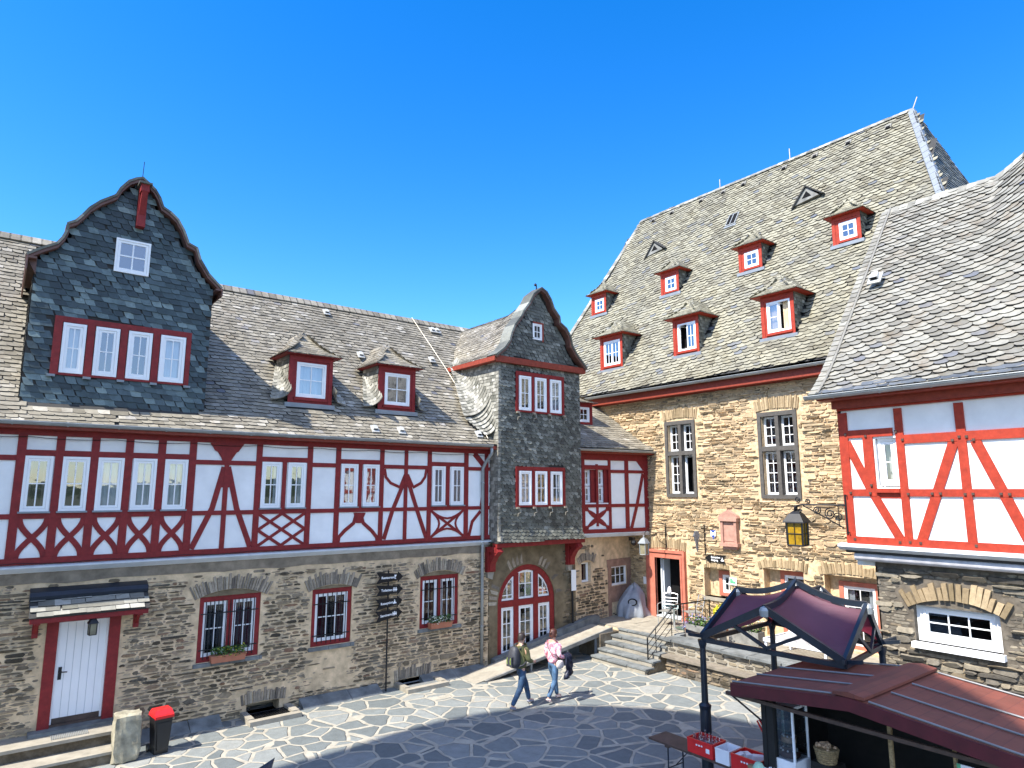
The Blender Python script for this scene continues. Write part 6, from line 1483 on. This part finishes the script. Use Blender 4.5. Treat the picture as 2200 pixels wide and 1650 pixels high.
mb=MB(); mb.lathe((AP.x,AP.y,AP.z-.06),[(.06,0),(.09,.05),(.03,.14),(.01,.2)],10); mb.build('peak_cap',M['navy'],PV)
def fabric():
    m,t,b=newmat('wine_red_sailcloth'); v=coords(t); n=noise(t,v,1.4,4); c=ramp(t,n,[(.3,(.105,.045,.062)),(.75,(.15,.062,.085))]); t.links.new(c,b.inputs['Base Color']); b.inputs['Roughness'].default_value=.6
    bump(t,b,noise(t,coords(t,(1.5,1.5,6)),1.6,4,.6),.5,.04)
    o=t.nodes['Material Output']; tr=nd(t,'BsdfTranslucent'); tr.inputs[0].default_value=(.42,.05,.09,1); mx=nd(t,'MixShader'); mx.inputs[0].default_value=.3; t.links.new(b.outputs[0],mx.inputs[1]); t.links.new(tr.outputs[0],mx.inputs[2]); t.links.new(mx.outputs[0],o.inputs[0]); return m
M['sail']=fabric()
for c,p,q in((Lc,PL,PM),(Fc_,PM,PR),(Rc,PR,PBk),(BLc,PBk,PL)):
    mb=MB(); n=16; lift=V((0,0,-.03)); A0,B0,C0,D0=AP+lift,p+lift,c+lift,q+lift
    for i in range(n+1):
        for j in range(n+1):
            s,t_=i/n,j/n
            P=A0*(1-s)*(1-t_)+B0*s*(1-t_)+C0*s*t_+D0*(1-s)*t_
            sg=.16*math.sin(PI*s)*math.sin(PI*t_)+.09*(math.sin(PI*s)*(1-t_)+math.sin(PI*t_)*(1-s))+.012*math.sin(9*(s-t_)*PI)*math.sin(PI*s)*math.sin(PI*t_)
            P=P+(c-AP)*0; mb.v.append(P-V((0,0,sg)))
    for i in range(n):
        for j in range(n): a=i*(n+1)+j; mb.f.append([a,a+1,a+n+2,a+n+1]); mb.m.append(0)
    mb.build('sail',M['sail'],PV,True)
# ================================================================= market hut
HT=thing('market_hut','dark timber sales hut with a low red felt gable roof and grey metal strips','hut',(10.1,4.5,0))
ry=4.5; ez=2.26; rz_=2.46; yl,yr_=6.25,2.60; xf,xb=9.02,11.3
def felt():
    m,t,b=newmat('red_roofing_felt'); v=coords(t); br_=nd(t,'TexBrick'); br_.offset=.5; br_.inputs['Scale'].default_value=1; br_.inputs['Brick Width'].default_value=.62; br_.inputs['Row Height'].default_value=.17; br_.inputs['Mortar Size'].default_value=.006
    mp=nd(t,'Mapping'); mp.inputs['Rotation'].default_value=(0,0,0); t.links.new(v,mp.inputs[0]); t.links.new(mp.outputs[0],br_.inputs['Vector'])
    br_.inputs['Color1'].default_value=(.165,.044,.026,1); br_.inputs['Color2'].default_value=(.125,.036,.022,1); br_.inputs['Mortar'].default_value=(.10,.028,.02,1)
    c=mixc(t,.5,br_.outputs[0],ramp(t,noise(t,v,2.5,6,.7),[(.3,(.6,.6,.6)),(.7,(1.5,1.4,1.4))]),'MULTIPLY'); t.links.new(c,b.inputs['Base Color']); b.inputs['Roughness'].default_value=.75; bump(t,b,noise(t,v,60,3),.3,.005); return m
M['felt']=felt(); M['redH']=plain('dark_red_fascia',(.075,.007,.012),.5,0,.15,5,.1)
M['stripM']=plain('galvanised_strip',(.18,.18,.18),.5,.1,.08,5,0)
def zr(y): return rz_-(rz_-ez)*abs(y-ry)/(yl-ry if y>ry else ry-yr_)
for y0,y1 in((yl,ry),(ry,yr_)):
    mb=MB(); Fh=Fr((0,0,0),(1,0,0)); P=[V((xf,y0,zr(y0))),V((xb,y0,zr(y0))),V((xb,y1,zr(y1))),V((xf,y1,zr(y1)))]
    if y0<y1: P=P[::-1]
    mb.add(P+[p-V((0,0,.05)) for p in P],[(0,1,2,3),(7,6,5,4),(0,4,5,1),(1,5,6,2),(2,6,7,3),(3,7,4,0)]); mb.build('roof_slope',M['felt'],HT)
mb=MB(); mb.prism(Fr((0,0,0),(0,-1,0)),[(-ry-.2,rz_+.0),(-ry-.2,rz_+.035),(-ry,rz_+.065),(-ry+.2,rz_+.035),(-ry+.2,rz_)],-xb-.05,-xf+.01); mb.build('ridge_cap',M['felt'],HT)
# fascia following the gable
mb=MB(); Fg=Fr((xf,0,0),(0,-1,0)); mb.prism(Fg,[(-yl,ez-.17),(-ry,rz_-.17),(-yr_,ez-.17),(-yr_,ez-.005),(-ry,rz_-.005),(-yl,ez-.005)],0,.03); mb.build('fascia',M['redH'],HT)
mb=MB(); mb.wb(xf,xb,yl-.01,yl+.02,ez-.16,ez-.005); mb.build('fascia',M['redH'],HT)
for x in(xf+.03,xf+.68,xf+1.34,xb-.03):
    for y0,y1 in((yl,ry+.24),(ry-.24,yr_)):
        mb=MB(); a=V((x,y0,zr(y0)+.02));b=V((x,y1,zr(y1)+.02)); mb.tube([a,b],.013,6); mb.build('roof_strip',M['stripM'],HT)
# walls
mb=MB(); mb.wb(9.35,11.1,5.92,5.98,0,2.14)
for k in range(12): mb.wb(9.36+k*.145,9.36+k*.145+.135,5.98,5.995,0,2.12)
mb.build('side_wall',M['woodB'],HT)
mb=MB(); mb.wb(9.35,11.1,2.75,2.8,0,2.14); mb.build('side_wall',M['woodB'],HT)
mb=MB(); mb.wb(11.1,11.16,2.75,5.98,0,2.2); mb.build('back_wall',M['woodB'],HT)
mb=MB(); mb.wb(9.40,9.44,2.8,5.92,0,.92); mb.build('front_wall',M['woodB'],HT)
mb=MB(); mb.wb(9.18,9.95,2.7,5.9,.92,.97); mb.build('counter',M['woodB'],HT)
for y,w in((5.86,.11),(4.18,.045),(3.45,.035)):
    mb=MB(); mb.wb(9.36,9.36+w,y-w/2,y+w/2,.97 if w<.1 else 0,2.12); mb.build('post',M['woodB'] if w>.1 else M['wicker'],HT)
mb=MB(); mb.wb(9.15,9.20,2.6,6.45,2.03,2.08); mb.wb(9.2,9.36,5.8,5.85,2.03,2.07); mb.build('awning_rail',M['woodD'],HT)
mb=MB(); mb.tube([V((9.18,6.35,2.03)),V((9.37,5.98,1.72))],.015,5); mb.build('awning_strut',M['black'],HT)
mb=MB(); mb.wb(9.5,11.1,2.8,5.92,.02,.05); mb.build('floor',M['dark'],HT)
# goods on the counter
def onXp(x,y,z,X): d=ray(x,y,z); return CAM+d*(X/d.x)
t=thing('cake_display_case','glass cake display case with white corner posts and cakes on its shelves','display case',(9.6,5.72,.97))
mb=MB(); w=.19
for sx in(-1,1):
    for sy in(-1,1): mb.wb(sx*w-.014,sx*w+.014,sy*w-.014,sy*w+.014,.30,1.04)
mb.wb(-w-.014,w+.014,-w-.014,w+.014,1.0,1.04); loc(t,mb,'frame',M['whiteP'])
mb=MB(); mb.wb(-w-.015,w+.015,-w-.015,w+.015,0,.30); loc(t,mb,'base',M['whiteP'])
for z in(.48,.66,.84): mb=MB(); mb.wb(-w+.015,w-.015,-w+.015,w-.015,z,z+.008); loc(t,mb,'shelf',M['tealG'])
mb=MB()
for a,b in(((-w,-w),(w,-w)),((w,-w),(w,w)),((w,w),(-w,w)),((-w,w),(-w,-w))): mb.add([V((*a,.3)),V((*b,.3)),V((*b,1.02)),V((*a,1.02))],[(0,1,2,3)])
loc(t,mb,'pane',M['glassD'])
M['cake']=plain('chocolate_cake',(.09,.03,.02),.6,0,.3,20,.3); M['cakeL']=plain('nut_cake',(.50,.33,.20),.7,0,.3,20,.3)
for nm,z,r,m_,lab in(('cake',.31,.15,'cake','dark chocolate cake on the floor of the glass display case'),('cake',.50,.11,'cakeL','light brown cake on the middle shelf of the glass case')):
    mb=MB(); mb.lathe((9.6,5.72,.97+z),[(r,0),(r,.06),(r*.9,.075),(.01,.08)],20)
    for k in range(9): g=2*PI*k/9; mb.lathe((9.6+r*.75*math.cos(g),5.72+r*.75*math.sin(g),.97+z+.07),[(.014,0),(.012,.018),(.003,.03)],6,1)
    tag(mb.build(nm,[M[m_],M['whiteP']],None,True),lab,'cake','cakes in the display case')
def basket(c,r,h,lab,fill,fmat):
    t=thing('wicker_basket',lab,'basket',c,'baskets at the sales hut'); mb=MB()
    for k in range(7): z=h*k/7; rr=r*(.75+.25*k/6); mb.lathe((0,0,z),[(rr,0),(rr+.012,h/14),(rr,h/7)],20)
    loc(t,mb,'weave',M['wicker']); mb=MB()
    for k in range(40):
        g=R.uniform(0,2*PI); q=R.uniform(0,r*.8); s=fill*R.uniform(.7,1.2); mb.lathe((q*math.cos(g),q*math.sin(g),h*.85+R.uniform(0,.04)),[(s*.5,0),(s,s*.6),(s*.6,s*1.3),(.002,s*1.5)],7)
    loc(t,mb,'contents',M[fmat],True); return t
p=onXp(1330,1030,'X3',9.75); basket((9.72,5.22,1.30),.16,.20,'deep wicker basket of pretzels behind the counter of the hut',.03,'cakeL')
mb=MB(); mb.wb(9.6,9.9,5.05,5.4,.97,1.3); o=mb.build('basket_stand',M['woodB'],HT)
basket((9.30,5.80,.98),.16,.10,'shallow basket of wrapped sweets in front of the glass case',.022,'whiteP')
mb=MB(); mb.lathe((9.27,5.42,.98),[(.07,0),(.12,.05),(.125,.07)],18); tag(mb.build('bowl',M['wicker'],None,True),'empty shallow wooden bowl on the hut counter','bowl')
t=thing('price_card','folded white price card leaning on the counter edge of the hut','card',(9.24,5.12,.98)); mb=MB(); Fp=Fr((9.24,5.22,1.02),(0,-1,0),(-.8,0,.6)); mb.box(Fp,0,.24,0,.15,0,.006); o=loc(t,mb,'card',M['whiteP']); o.matrix_parent_inverse=MPI(t)
mb=MB(); Fp2=Fp
for k in range(4): mb.box(Fp,.03,.03+.12+.05*(k%2),.11-k*.025,.118-k*.025,.006,.007)
q=loc(t,mb,'print_lines',M['blueS']); q.matrix_parent_inverse=MPI(t)
mb=MB(); mb.box(Fr((9.30,5.30,1.05),(0,-1,0),(-.8,0,.6)),0,.07,0,.08,0,.005); tag(mb.build('yellow_tag',M['yel']),'small yellow tag stuck beside the white price card','tag')
mb=MB(); mb.lathe((9.22,5.99,1.02),[(.03,0),(.085,.05),(.09,.10),(.05,.16),(.01,.18)],14); tag(mb.build('paper_ball',plain('mint_paper',(.35,.55,.40),.7,0,.2,20,.4),None,True),'mint green paper ball hung at the corner post of the hut','decoration')
mb=MB(); mb.lathe((9.30,6.14,.90),[(.05,0),(.075,.16),(.08,.18)],14); tag(mb.build('wicker_cup',M['wicker'],None,True),'tan wicker cup standing between red crate and hut post','cup')
mb=MB(); mb.tube([V((9.5,6.02,1.55)),V((9.5,6.12,1.68)),V((9.5,6.16,1.66)),V((9.5,6.06,1.50)),V((9.5,6.02,1.48))],.014,6); tag(mb.build('red_handle',M['redP'],None,True),'red curved handle sticking out from the side wall of the hut','handle')
# a white notice at the far end of the counter
t=thing('hut_notice','pale blue-white printed notice hung under the right end of the hut eaves','notice',(9.3,3.2,1.7)); mb=MB(); Fq=Fr((9.33,0,0),(0,-1,0)); a=Fq.px('f',2062,1630); mb.box(Fq,-3.42,-2.98,1.55,1.92,0,.01); o=mb.build('board',M['whiteP'],t)
mb=MB(); mb.box(Fq,-3.42,-3.38,1.55,1.92,.01,.013); mb.build('green_border',M['greenS'],o); 
# ================================================================= trestle table with crates
TB_=thing('trestle_table','long dark brown folding table standing left of the sales hut','table',(9.95,7.5,0),rz=0)
mb=MB(); mb.wb(-.24,.24,-1.4,1.0,.72,.75); loc(TB_,mb,'table_top',M['woodD'])
for y in(-.9,.6):
    mb=MB(); mb.tube([V((-.2,y,.72)),V((-.2,y,.02)),V((.2,y,.02)),V((.2,y,.72))],.014,6); mb.tube([V((-.2,y,.35)),V((.2,y,.35))],.01,5); mb.tube([V((0,y,.35)),V((0,y-.35 if y>0 else y+.35,.72))],.009,5); loc(TB_,mb,'leg_frame',M['navy'])
    mb=MB(); mb.wb(-.24,.24,y-.04,y+.04,.685,.72); loc(TB_,mb,'cross_batten',M['woodD'])
def crate(c,sx,sy,h,mat,lab,holes=True,logo=True):
    t=thing('bottle_crate' if mat=='redP' else 'plastic_tub',lab,'crate' if mat=='redP' else 'tub',c,'red crates on the trestle table' if mat=='redP' else None)
    a,b=sx/2,sy/2; mb=MB()
    for x0,x1,y0,y1 in((-a,a,-b,-b+.012),(-a,a,b-.012,b),(-a,-a+.012,-b+.012,b-.012),(a-.012,a,-b+.012,b-.012)): mb.wb(x0,x1,y0,y1,0,h)
    mb.wb(-a+.012,a-.012,-b+.012,b-.012,0,.012); mb.wb(-a-.008,a+.008,-b-.008,-b,h-.03,h);mb.wb(-a-.008,-a,-b,b,h-.03,h);mb.wb(a,a+.008,-b,b,h-.03,h); loc(t,mb,'shell',M[mat])
    if mat=='redP':
        mb=MB()
        for k in range(3): mb.wb(-a-.0095,-a-.008,-.06+k*.05,-.03+k*.05,h-.09,h-.065)
        mb.wb(-a-.002,-a,-b+.06,-b+.13,.07,.14); loc(t,mb,'printed_mark',M['whiteP'])
    return t
crate((9.92,7.42,.75),.36,.50,.23,'redP','red crate full of empty clear bottles, nearer the open end of the table')
crate((9.90,6.55,.75),.38,.50,.23,'redP','red crate next to the hut holding white cartons and a few bottles')
crate((9.90,6.98,.75),.34,.26,.22,'whiteP','white plastic tub squeezed between the two red crates')
def bottle(c,h=.25,r=.032,mat='bottle',lab='',tilt=0):
    t=thing('bottle',lab,'bottle',c,'empty bottles in the left crate'); mb=MB(); mb.lathe((0,0,0),[(r,0),(r,h*.55),(r*.45,h*.78),(r*.4,h*.97),(r*.46,h)],10); loc(t,mb,'glass_body',M[mat],True)
    mb=MB(); mb.lathe((0,0,h*.2),[(r*1.03,0),(r*1.03,h*.22)],10); loc(t,mb,'label_band',M['whiteP'],True)
    t.rotation_euler=(R.uniform(-.12,.12),R.uniform(-.12,.12),0); return t
for i in range(4):
    for j in range(6):
        bottle((9.80+i*.08,7.23+j*.076,.765),.26+R.uniform(0,.03),lab='empty clear glass bottle with a white band in the left red crate')
for i,(x,y) in enumerate(((9.86,6.72),(9.95,6.66),(10.0,6.5))):
    mb=MB(); Fx=Fr((x,y,.80),(math.cos(i*1.1),math.sin(i*1.1),0)); mb.box(Fx,-.08,.08,0,.16,-.05,.05); tag(mb.build('carton',M['whiteP']),('white carton in the right red crate, against the white tub','white carton in the middle of the right red crate','white carton at the back of the right red crate')[i],'carton')
# the dark tip of a parasol at the bottom edge
t=thing('shade_sail','dark shade sail whose pointed corner just enters at the bottom edge of the view','shade sail',(3.2,8.6,0))
pt=onZ(590,1630,'f',2.3); q1=onZ(553,1652,'f',2.3); q2=onZ(583,1658,'f',2.3); d1=(q1-pt).normalized(); d2=(q2-pt).normalized(); c1=pt+d1*2.6+V((0,0,-.1)); c2=pt+d2*2.6+V((0,0,.15))
mb=MB(); n=10
for i in range(n+1):
    for j in range(n+1): s=i/n; f=j/n; p=pt.lerp(c1.lerp(c2,f),s)-V((0,0,.12*math.sin(PI*f)*s)); mb.v.append(p)
for i in range(n):
    for j in range(n): a=i*(n+1)+j; mb.f.append([a,a+1,a+n+2,a+n+1]); mb.m.append(0)
o=mb.build('canopy',M['navy'],t); so2=o.modifiers.new('t','SOLIDIFY'); so2.thickness=.012
for c in(c1,c2): mb=MB(); mb.tube([V((c.x,c.y,0)),c+V((0,0,.05))],.03,8); mb.build('pole',M['black'],t)
# ================================================================= people
def skin(name,verts,edges,mat,parent,lev=2,root=0,smooth=True):
    me=bpy.data.meshes.new(name); me.from_pydata([v[0] for v in verts],edges,[]); me.materials.append(mat)
    o=bpy.data.objects.new(name,me); COL.objects.link(o); o.parent=parent
    m=o.modifiers.new('s','SKIN'); m.use_smooth_shade=True; m.branch_smoothing=.6
    L=me.skin_vertices[0].data
    for i,v in enumerate(verts): L[i].radius=v[1] if isinstance(v[1],tuple) else (v[1],v[1]); L[i].use_root=(i==root)
    s=o.modifiers.new('b','SUBSURF'); s.levels=lev; s.render_levels=lev
    return o
M['skin']=plain('skin',(.55,.32,.22),.5,0,.06,8,.05); M['jean']=plain('blue_denim',(.028,.066,.125),.8,0,.3,12,.2); M['jeanW']=plain('pale_blue_denim',(.06,.125,.22),.8,0,.3,12,.2)
M['olive']=plain('olive_jacket',(.12,.12,.045),.8,0,.12,6,.3); M['hairB']=plain('dark_brown_hair',(.022,.012,.008),.5,0,.4,40,.4); M['hairR']=plain('auburn_hair',(.075,.022,.012),.45,0,.4,40,.4)
M['bag']=plain('dark_grey_backpack',(.035,.036,.042),.6,0,.2,8,.3); M['lime']=plain('lime_trim',(.45,.60,.08),.5); M['shoeG']=plain('grey_shoe',(.22,.22,.27),.7); M['shoeP']=plain('pale_pink_shoe',(.70,.52,.46),.7); M['navyC']=plain('navy_folded_coat',(.012,.014,.03),.45,0,.2,6,.4)
def floral():
    m,t,b=newmat('pink_floral_blouse'); v=coords(t); vo=nd(t,'TexVoronoi'); vo.inputs['Scale'].default_value=11; t.links.new(v,vo.inputs['Vector']); n=noise(t,v,7,4,.7)
    c=ramp(t,n,[(.38,(.82,.70,.70)),(.5,(.80,.42,.46)),(.58,(.60,.10,.18)),(.66,(.82,.66,.66))]); t.links.new(c,b.inputs['Base Color']); b.inputs['Roughness'].default_value=.8; return m
M['floral']=floral()
def person(loc,rz,h,lab,P,top,jean,shoe,hair,longh=False,fem=False):
    """P: joint positions for a height of 1.75 facing +x; left = +y"""
    t=bpy.data.objects.new('person',None); COL.objects.link(t); t.location=loc; t.rotation_euler=(0,0,rz); k=h/1.75; t.scale=(k,k,k); tag(t,lab,'person')
    g=P; w=.9 if fem else 1.0
    cl=tuple(V(g['nek'])+V((-.005,0,-.085)));bv=[(g['pel'],(.095*w,.085*w)),(g['wai'],(.10*w,.085*w)),(g['che'],(.115*w,.095*w)),(cl,(.085*w,.075*w)),(g['nek'],(.058,.058)),(g['ch'],(.062,.066)),(g['hd'],(.078,.092)),(g['tp'],(.055,.062))]
    be=[(0,1),(1,2),(2,3),(3,4),(4,5),(5,6),(6,7)]
    for s in('l','r'):
        b=len(bv); bv+=[(g['sh'+s],.045*w),(g['el'+s],.040*w),(g['wr'+s],.027*w),(g['pa'+s],(.036*w,.020*w))]; be+=[(3,b),(b,b+1),(b+1,b+2),(b+2,b+3)]
        pa=V(g['pa'+s]); d=(pa-V(g['wr'+s])).normalized(); sd=V((1,0,0)) if abs(d.x)<.7 else V((0,0,-1)); sd=(sd-d*sd.dot(d)).normalized(); cr=d.cross(sd)
        for i,(o_,l) in enumerate(((-.028,.062),(-.010,.074),(.010,.070),(.027,.052))):
            c=len(bv); p0=pa+d*.03+sd*o_; p1=p0+d*l*.5+cr*.006; p2=p0+d*l*.85+cr*.028
            bv+=[(tuple(p0),.010),(tuple(p1),.009),(tuple(p2),.008)]; be+=[(b+3,c),(c,c+1),(c+1,c+2)]
        c=len(bv); p0=pa-sd*-.035-d*.01; bv+=[(tuple(p0),.011),(tuple(p0+sd*.02+d*.035),.009)]; be+=[(b+3,c),(c,c+1)]
        b=len(bv); bv+=[(g['hi'+s],.065*w),(g['kn'+s],.050*w),(g['an'+s],.036*w),(g['to'+s],(.035,.026))]; be+=[(0,b),(b,b+1),(b+1,b+2),(b+2,b+3)]
    hd=V(g['hd']); f=V((1,0,0)); b=len(bv); bv+=[(tuple(hd+V((.088,0,-.015))),.012),(tuple(hd+V((.105,0,-.03))),.009)]; be+=[(6,b),(b,b+1)]
    for s in(1,-1): b=len(bv); bv+=[(tuple(hd+V((0,s*.085,-.01))),(.010,.022)),(tuple(hd+V((-.01,s*.10,-.005))),(.008,.026))]; be+=[(6,b),(b,b+1)]
    body=skin('body',bv,be,M['skin'],t)
    mb=MB()
    for s in(1,-1):
        for r_,x_,mi in((.013,.080,0),(.007,.089,1)): mb.lathe(hd+V((x_,s*.032,.005)),[(.001,-r_),(r_*.8,-r_*.5),(r_,0),(r_*.8,r_*.5),(.001,r_)],8,mi)
    loc_(t,mb,'eye',[M['whiteP'],M['dark']]); mb=MB(); mb.tube([hd+V((.082,-.025,-.062)),hd+V((.093,0,-.065)),hd+V((.082,.025,-.062))],.006,5); loc_(t,mb,'mouth',M['pink'])
    # hair
    mb=MB(); n=20; rings=9; c=hd+V((-.012,0,.02))
    for i in range(rings+1):
        a=PI*.5*(1-i/rings)  # from crown down
        for kx in range(n):
            ga=2*PI*kx/n; front=max(0,math.cos(ga)); low=(-.085 if longh else -.055)*(1-front*1.9) ; low=min(.07,low)
            zz=.118*math.sin(a); rr=math.cos(a); 
            z=zz if i<rings*.55 else zz+(low-zz)*((i-rings*.55)/(rings*.45))*.95
            r1=.107*rr**.8 if i<rings*.8 else .103*rr**.8
            nz=1+.05*NZ.noise(V((ga*2,i*.7,loc[0])))
            mb.v.append(c+V((r1*1.06*math.cos(ga)*nz,r1*.93*math.sin(ga)*nz,z)))
    for i in range(rings):
        for kx in range(n): mb.f.append([i*n+kx,(i+1)*n+kx,(i+1)*n+(kx+1)%n,i*n+(kx+1)%n]); mb.m.append(0)
    mb.f.append(list(range(n))); mb.m.append(0)
    if longh:
        mb.lathe(c+V((-.10,0,.02)),[(.01,-.035),(.03,-.02),(.036,0),(.03,.02),(.01,.035)],10)
    loc_(t,mb,'hair',M[hair],True)
    # top
    tv=[(g['che'],(.20*w,.155*w)),(g['wai'],(.175*w,.14*w)),(tuple(V(g['pel'])+V((0,0,-.07))),(.165*w,.15*w)),(cl,(.15*w,.13*w)),(tuple(V(g['nek'])-V((0,0,.015))),(.085*w,.08*w))]; te=[(0,1),(1,2),(0,3),(3,4)]
    for s in('l','r'):
        b=len(tv); tv+=[(tuple(V(g['sh'+s])+V((0,0,-.01))),.105*w),(tuple(V(g['sh'+s]).lerp(V(g['el'+s]),.5)),.082*w),(g['el'+s],.066*w),(tuple(V(g['el'+s]).lerp(V(g['wr'+s]),.85)),.050*w)]; te+=[(3,b),(b,b+1),(b+1,b+2),(b+2,b+3)]
    skin('jacket' if not fem else 'blouse',tv,te,M[top],t)
    jv=[(tuple(V(g['pel'])+V((0,0,.05))),(.125*w,.11*w)),(tuple(V(g['pel'])+V((0,0,-.03))),(.13*w,.115*w))]; je=[(0,1)]
    for s in('l','r'):
        b=len(jv); jv+=[(g['hi'+s],.098*w),(tuple(V(g['hi'+s]).lerp(V(g['kn'+s]),.5)),.098*w),(g['kn'+s],.078*w),(tuple(V(g['kn'+s]).lerp(V(g['an'+s]),.45)),.070*w),(tuple(V(g['kn'+s]).lerp(V(g['an'+s]),1.0)),.060*w)]; je+=[(1,b),(b,b+1),(b+1,b+2),(b+2,b+3),(b+3,b+4)]
    skin('trousers',jv,je,M[jean],t)
    for s in('l','r'):
        a=V(g['an'+s]); q=V(g['to'+s]); d=(q-a); d=V((d.x,d.y,d.z)); heel=a-V((d.x,d.y,0)).normalized()*.05+V((0,0,-.045+ (a.z-.09)*.0))
        skin('shoe',[(tuple(a+V((0,0,-.01))),.045),(tuple(heel),(.040,.036)),(tuple(a.lerp(q,.5)+V((0,0,-.022))),(.046,.036)),(tuple(q+V((0,0,-.002))),(.042,.028))],[(0,1),(0,2),(2,3)],M[shoe],t)
    return t
def loc_(t,mb,name,mats,smooth=False):
    o=mb.build(name,mats,None,smooth); o.parent=t; return o
Pm=dict(pel=(0,0,.95),wai=(0,0,1.12),che=(.01,0,1.32),nek=(.0,0,1.50),ch=(.02,0,1.56),hd=(.035,0,1.635),tp=(.025,0,1.70),
 shl=(0,.185,1.42),ell=(-.02,.25,1.15),wrl=(.14,.22,.98),pal=(.20,.21,.93),shr=(0,-.185,1.42),elr=(.02,-.26,1.15),wrr=(.24,-.20,1.08),par=(.31,-.18,1.07),
 hil=(0,.09,.90),knl=(.24,.09,.52),anl=(.36,.09,.10),tol=(.54,.11,.045),hir=(0,-.09,.90),knr=(-.10,-.09,.49),anr=(-.38,-.09,.12),tor=(-.26,-.10,.04))
man=person((10.47,13.10,0),rad(4),1.68,'man in an olive jacket and blue jeans walking away with a dark backpack',Pm,'olive','jean','shoeG','hairB')
Pw=dict(pel=(0,0,.95),wai=(.01,0,1.11),che=(.02,0,1.30),nek=(.01,0,1.47),ch=(.03,0,1.54),hd=(.045,0,1.62),tp=(.035,0,1.69),
 shl=(.01,.165,1.39),ell=(.0,.22,1.14),wrl=(.10,.2,.94),pal=(.14,.19,.88),shr=(.01,-.165,1.39),elr=(-.02,-.24,1.14),wrr=(.19,-.26,1.06),par=(.26,-.25,1.05),
 hil=(0,.085,.90),knl=(.18,.085,.50),anl=(.26,.085,.10),tol=(.43,.10,.045),hir=(0,-.085,.90),knr=(-.02,-.085,.50),anr=(-.28,-.085,.16),tor=(-.17,-.09,.05))
wom=person((11.36,12.96,0),rad(8),1.70,'woman in a pink floral blouse and jeans walking away with a coat over her arm',Pw,'floral','jeanW','shoeP','hairR',True,True)
# backpack
bp=thing('backpack','dark grey backpack with lime trim worn by the walking man','backpack',(10.47,13.10,0),rz=rad(4)); bp.scale=(.96,.96,.955)
mb=MB(); n=18
for i,(z,rx,ry) in enumerate(((.98,.07,.10),(1.02,.11,.15),(1.12,.135,.165),(1.28,.125,.155),(1.40,.095,.13),(1.47,.06,.09),(1.49,.01,.02))):
    for k in range(n): g=2*PI*k/n; mb.v.append(V((-.23+rx*math.copysign(abs(math.cos(g))**.7,math.cos(g)),ry*math.copysign(abs(math.sin(g))**.7,math.sin(g)),z)))
for i in range(6):
    for k in range(n): mb.f.append([i*n+k,i*n+(k+1)%n,(i+1)*n+(k+1)%n,(i+1)*n+k]); mb.m.append(0)
mb.f.append(list(range(n))[::-1]); mb.m.append(0); loc_(bp,mb,'bag_body',M['bag'],True)
mb=MB(); mb.wb(-.395,-.34,-.10,.10,1.03,1.26); loc_(bp,mb,'front_pocket',M['bag'])
for y in(-.05,.07): mb=MB(); mb.tube([V((-.40,y,1.08)),V((-.40,y+.01,1.16)),V((-.39,y,1.24))],.006,5); loc_(bp,mb,'trim',M['lime'])
for s in(-1,1):
    mb=MB(); pts=[V((-.15,s*.11,1.42)),V((-.05,s*.13,1.505)),V((.08,s*.13,1.45)),V((.155,s*.13,1.32)),V((.12,s*.15,1.15)),V((-.08,s*.17,1.04)),V((-.2,s*.15,1.03))]
    mb.tube(pts,.022,6); loc_(bp,mb,'strap',M['bag'],True)
mb=MB(); mb.tube([V((-.2,0,1.46)),V((-.22,0,1.54)),V((-.26,0,1.5))],.01,5); loc_(bp,mb,'loop',M['bag'])
# handbag and coat
hb=thing('handbag','small white patterned shoulder bag on a thin strap at the woman\'s hip','handbag',(11.36,12.96,0),rz=rad(8))
mb=MB(); mb.lathe((0,0,0),[(.001,0),(.10,.02),(.13,.08),(.12,.16),(.08,.2),(.001,.21)],16)
for v in mb.v: v.y=v.y*.42-.24; v.x=v.x+.0; v.z+=.80
loc_(hb,mb,'pouch',M['floral'] if 0 else plain('white_patterned_leather',(.66,.58,.52),.6,0,.25,25,.2),True)
mb=MB(); mb.tube([V((0,-.25,1.0)),V((-.15,-.12,1.12)),V((-.17,.0,1.28)),V((-.10,.11,1.44)),V((0,.13,1.47)),V((.10,.08,1.40)),V((.165,-.06,1.22)),V((.09,-.22,1.03)),V((0.02,-.26,1.0))],.008,5); loc_(hb,mb,'strap',M['bag'])
mb=MB(); n=12
for j in range(n+1):
    for i in range(9):
        a=i/8; z=1.12-.62*max(0,(j/n)-.12)*(1-.25*a)-.02; x=.10+.24*a+.05*math.sin(j*.9+i)*(j/n); y=-.30-.035*math.sin(i*2.1+j*.4)-.05*(j/n) if j>1 else -.25+.05*(1-j)
        mb.v.append(V((x,y,z)))
for j in range(n):
    for i in range(8): a=j*9+i; mb.f.append([a,a+1,a+10,a+9]); mb.m.append(0)
ct=mb.build('folded_coat',M['navyC'],None,True); sm=ct.modifiers.new('t','SOLIDIFY'); sm.thickness=.035; ct.location=(11.36,12.96,0); ct.rotation_euler=(0,0,rad(8)); tag(ct,'dark navy coat hanging over the right forearm of the woman','coat')
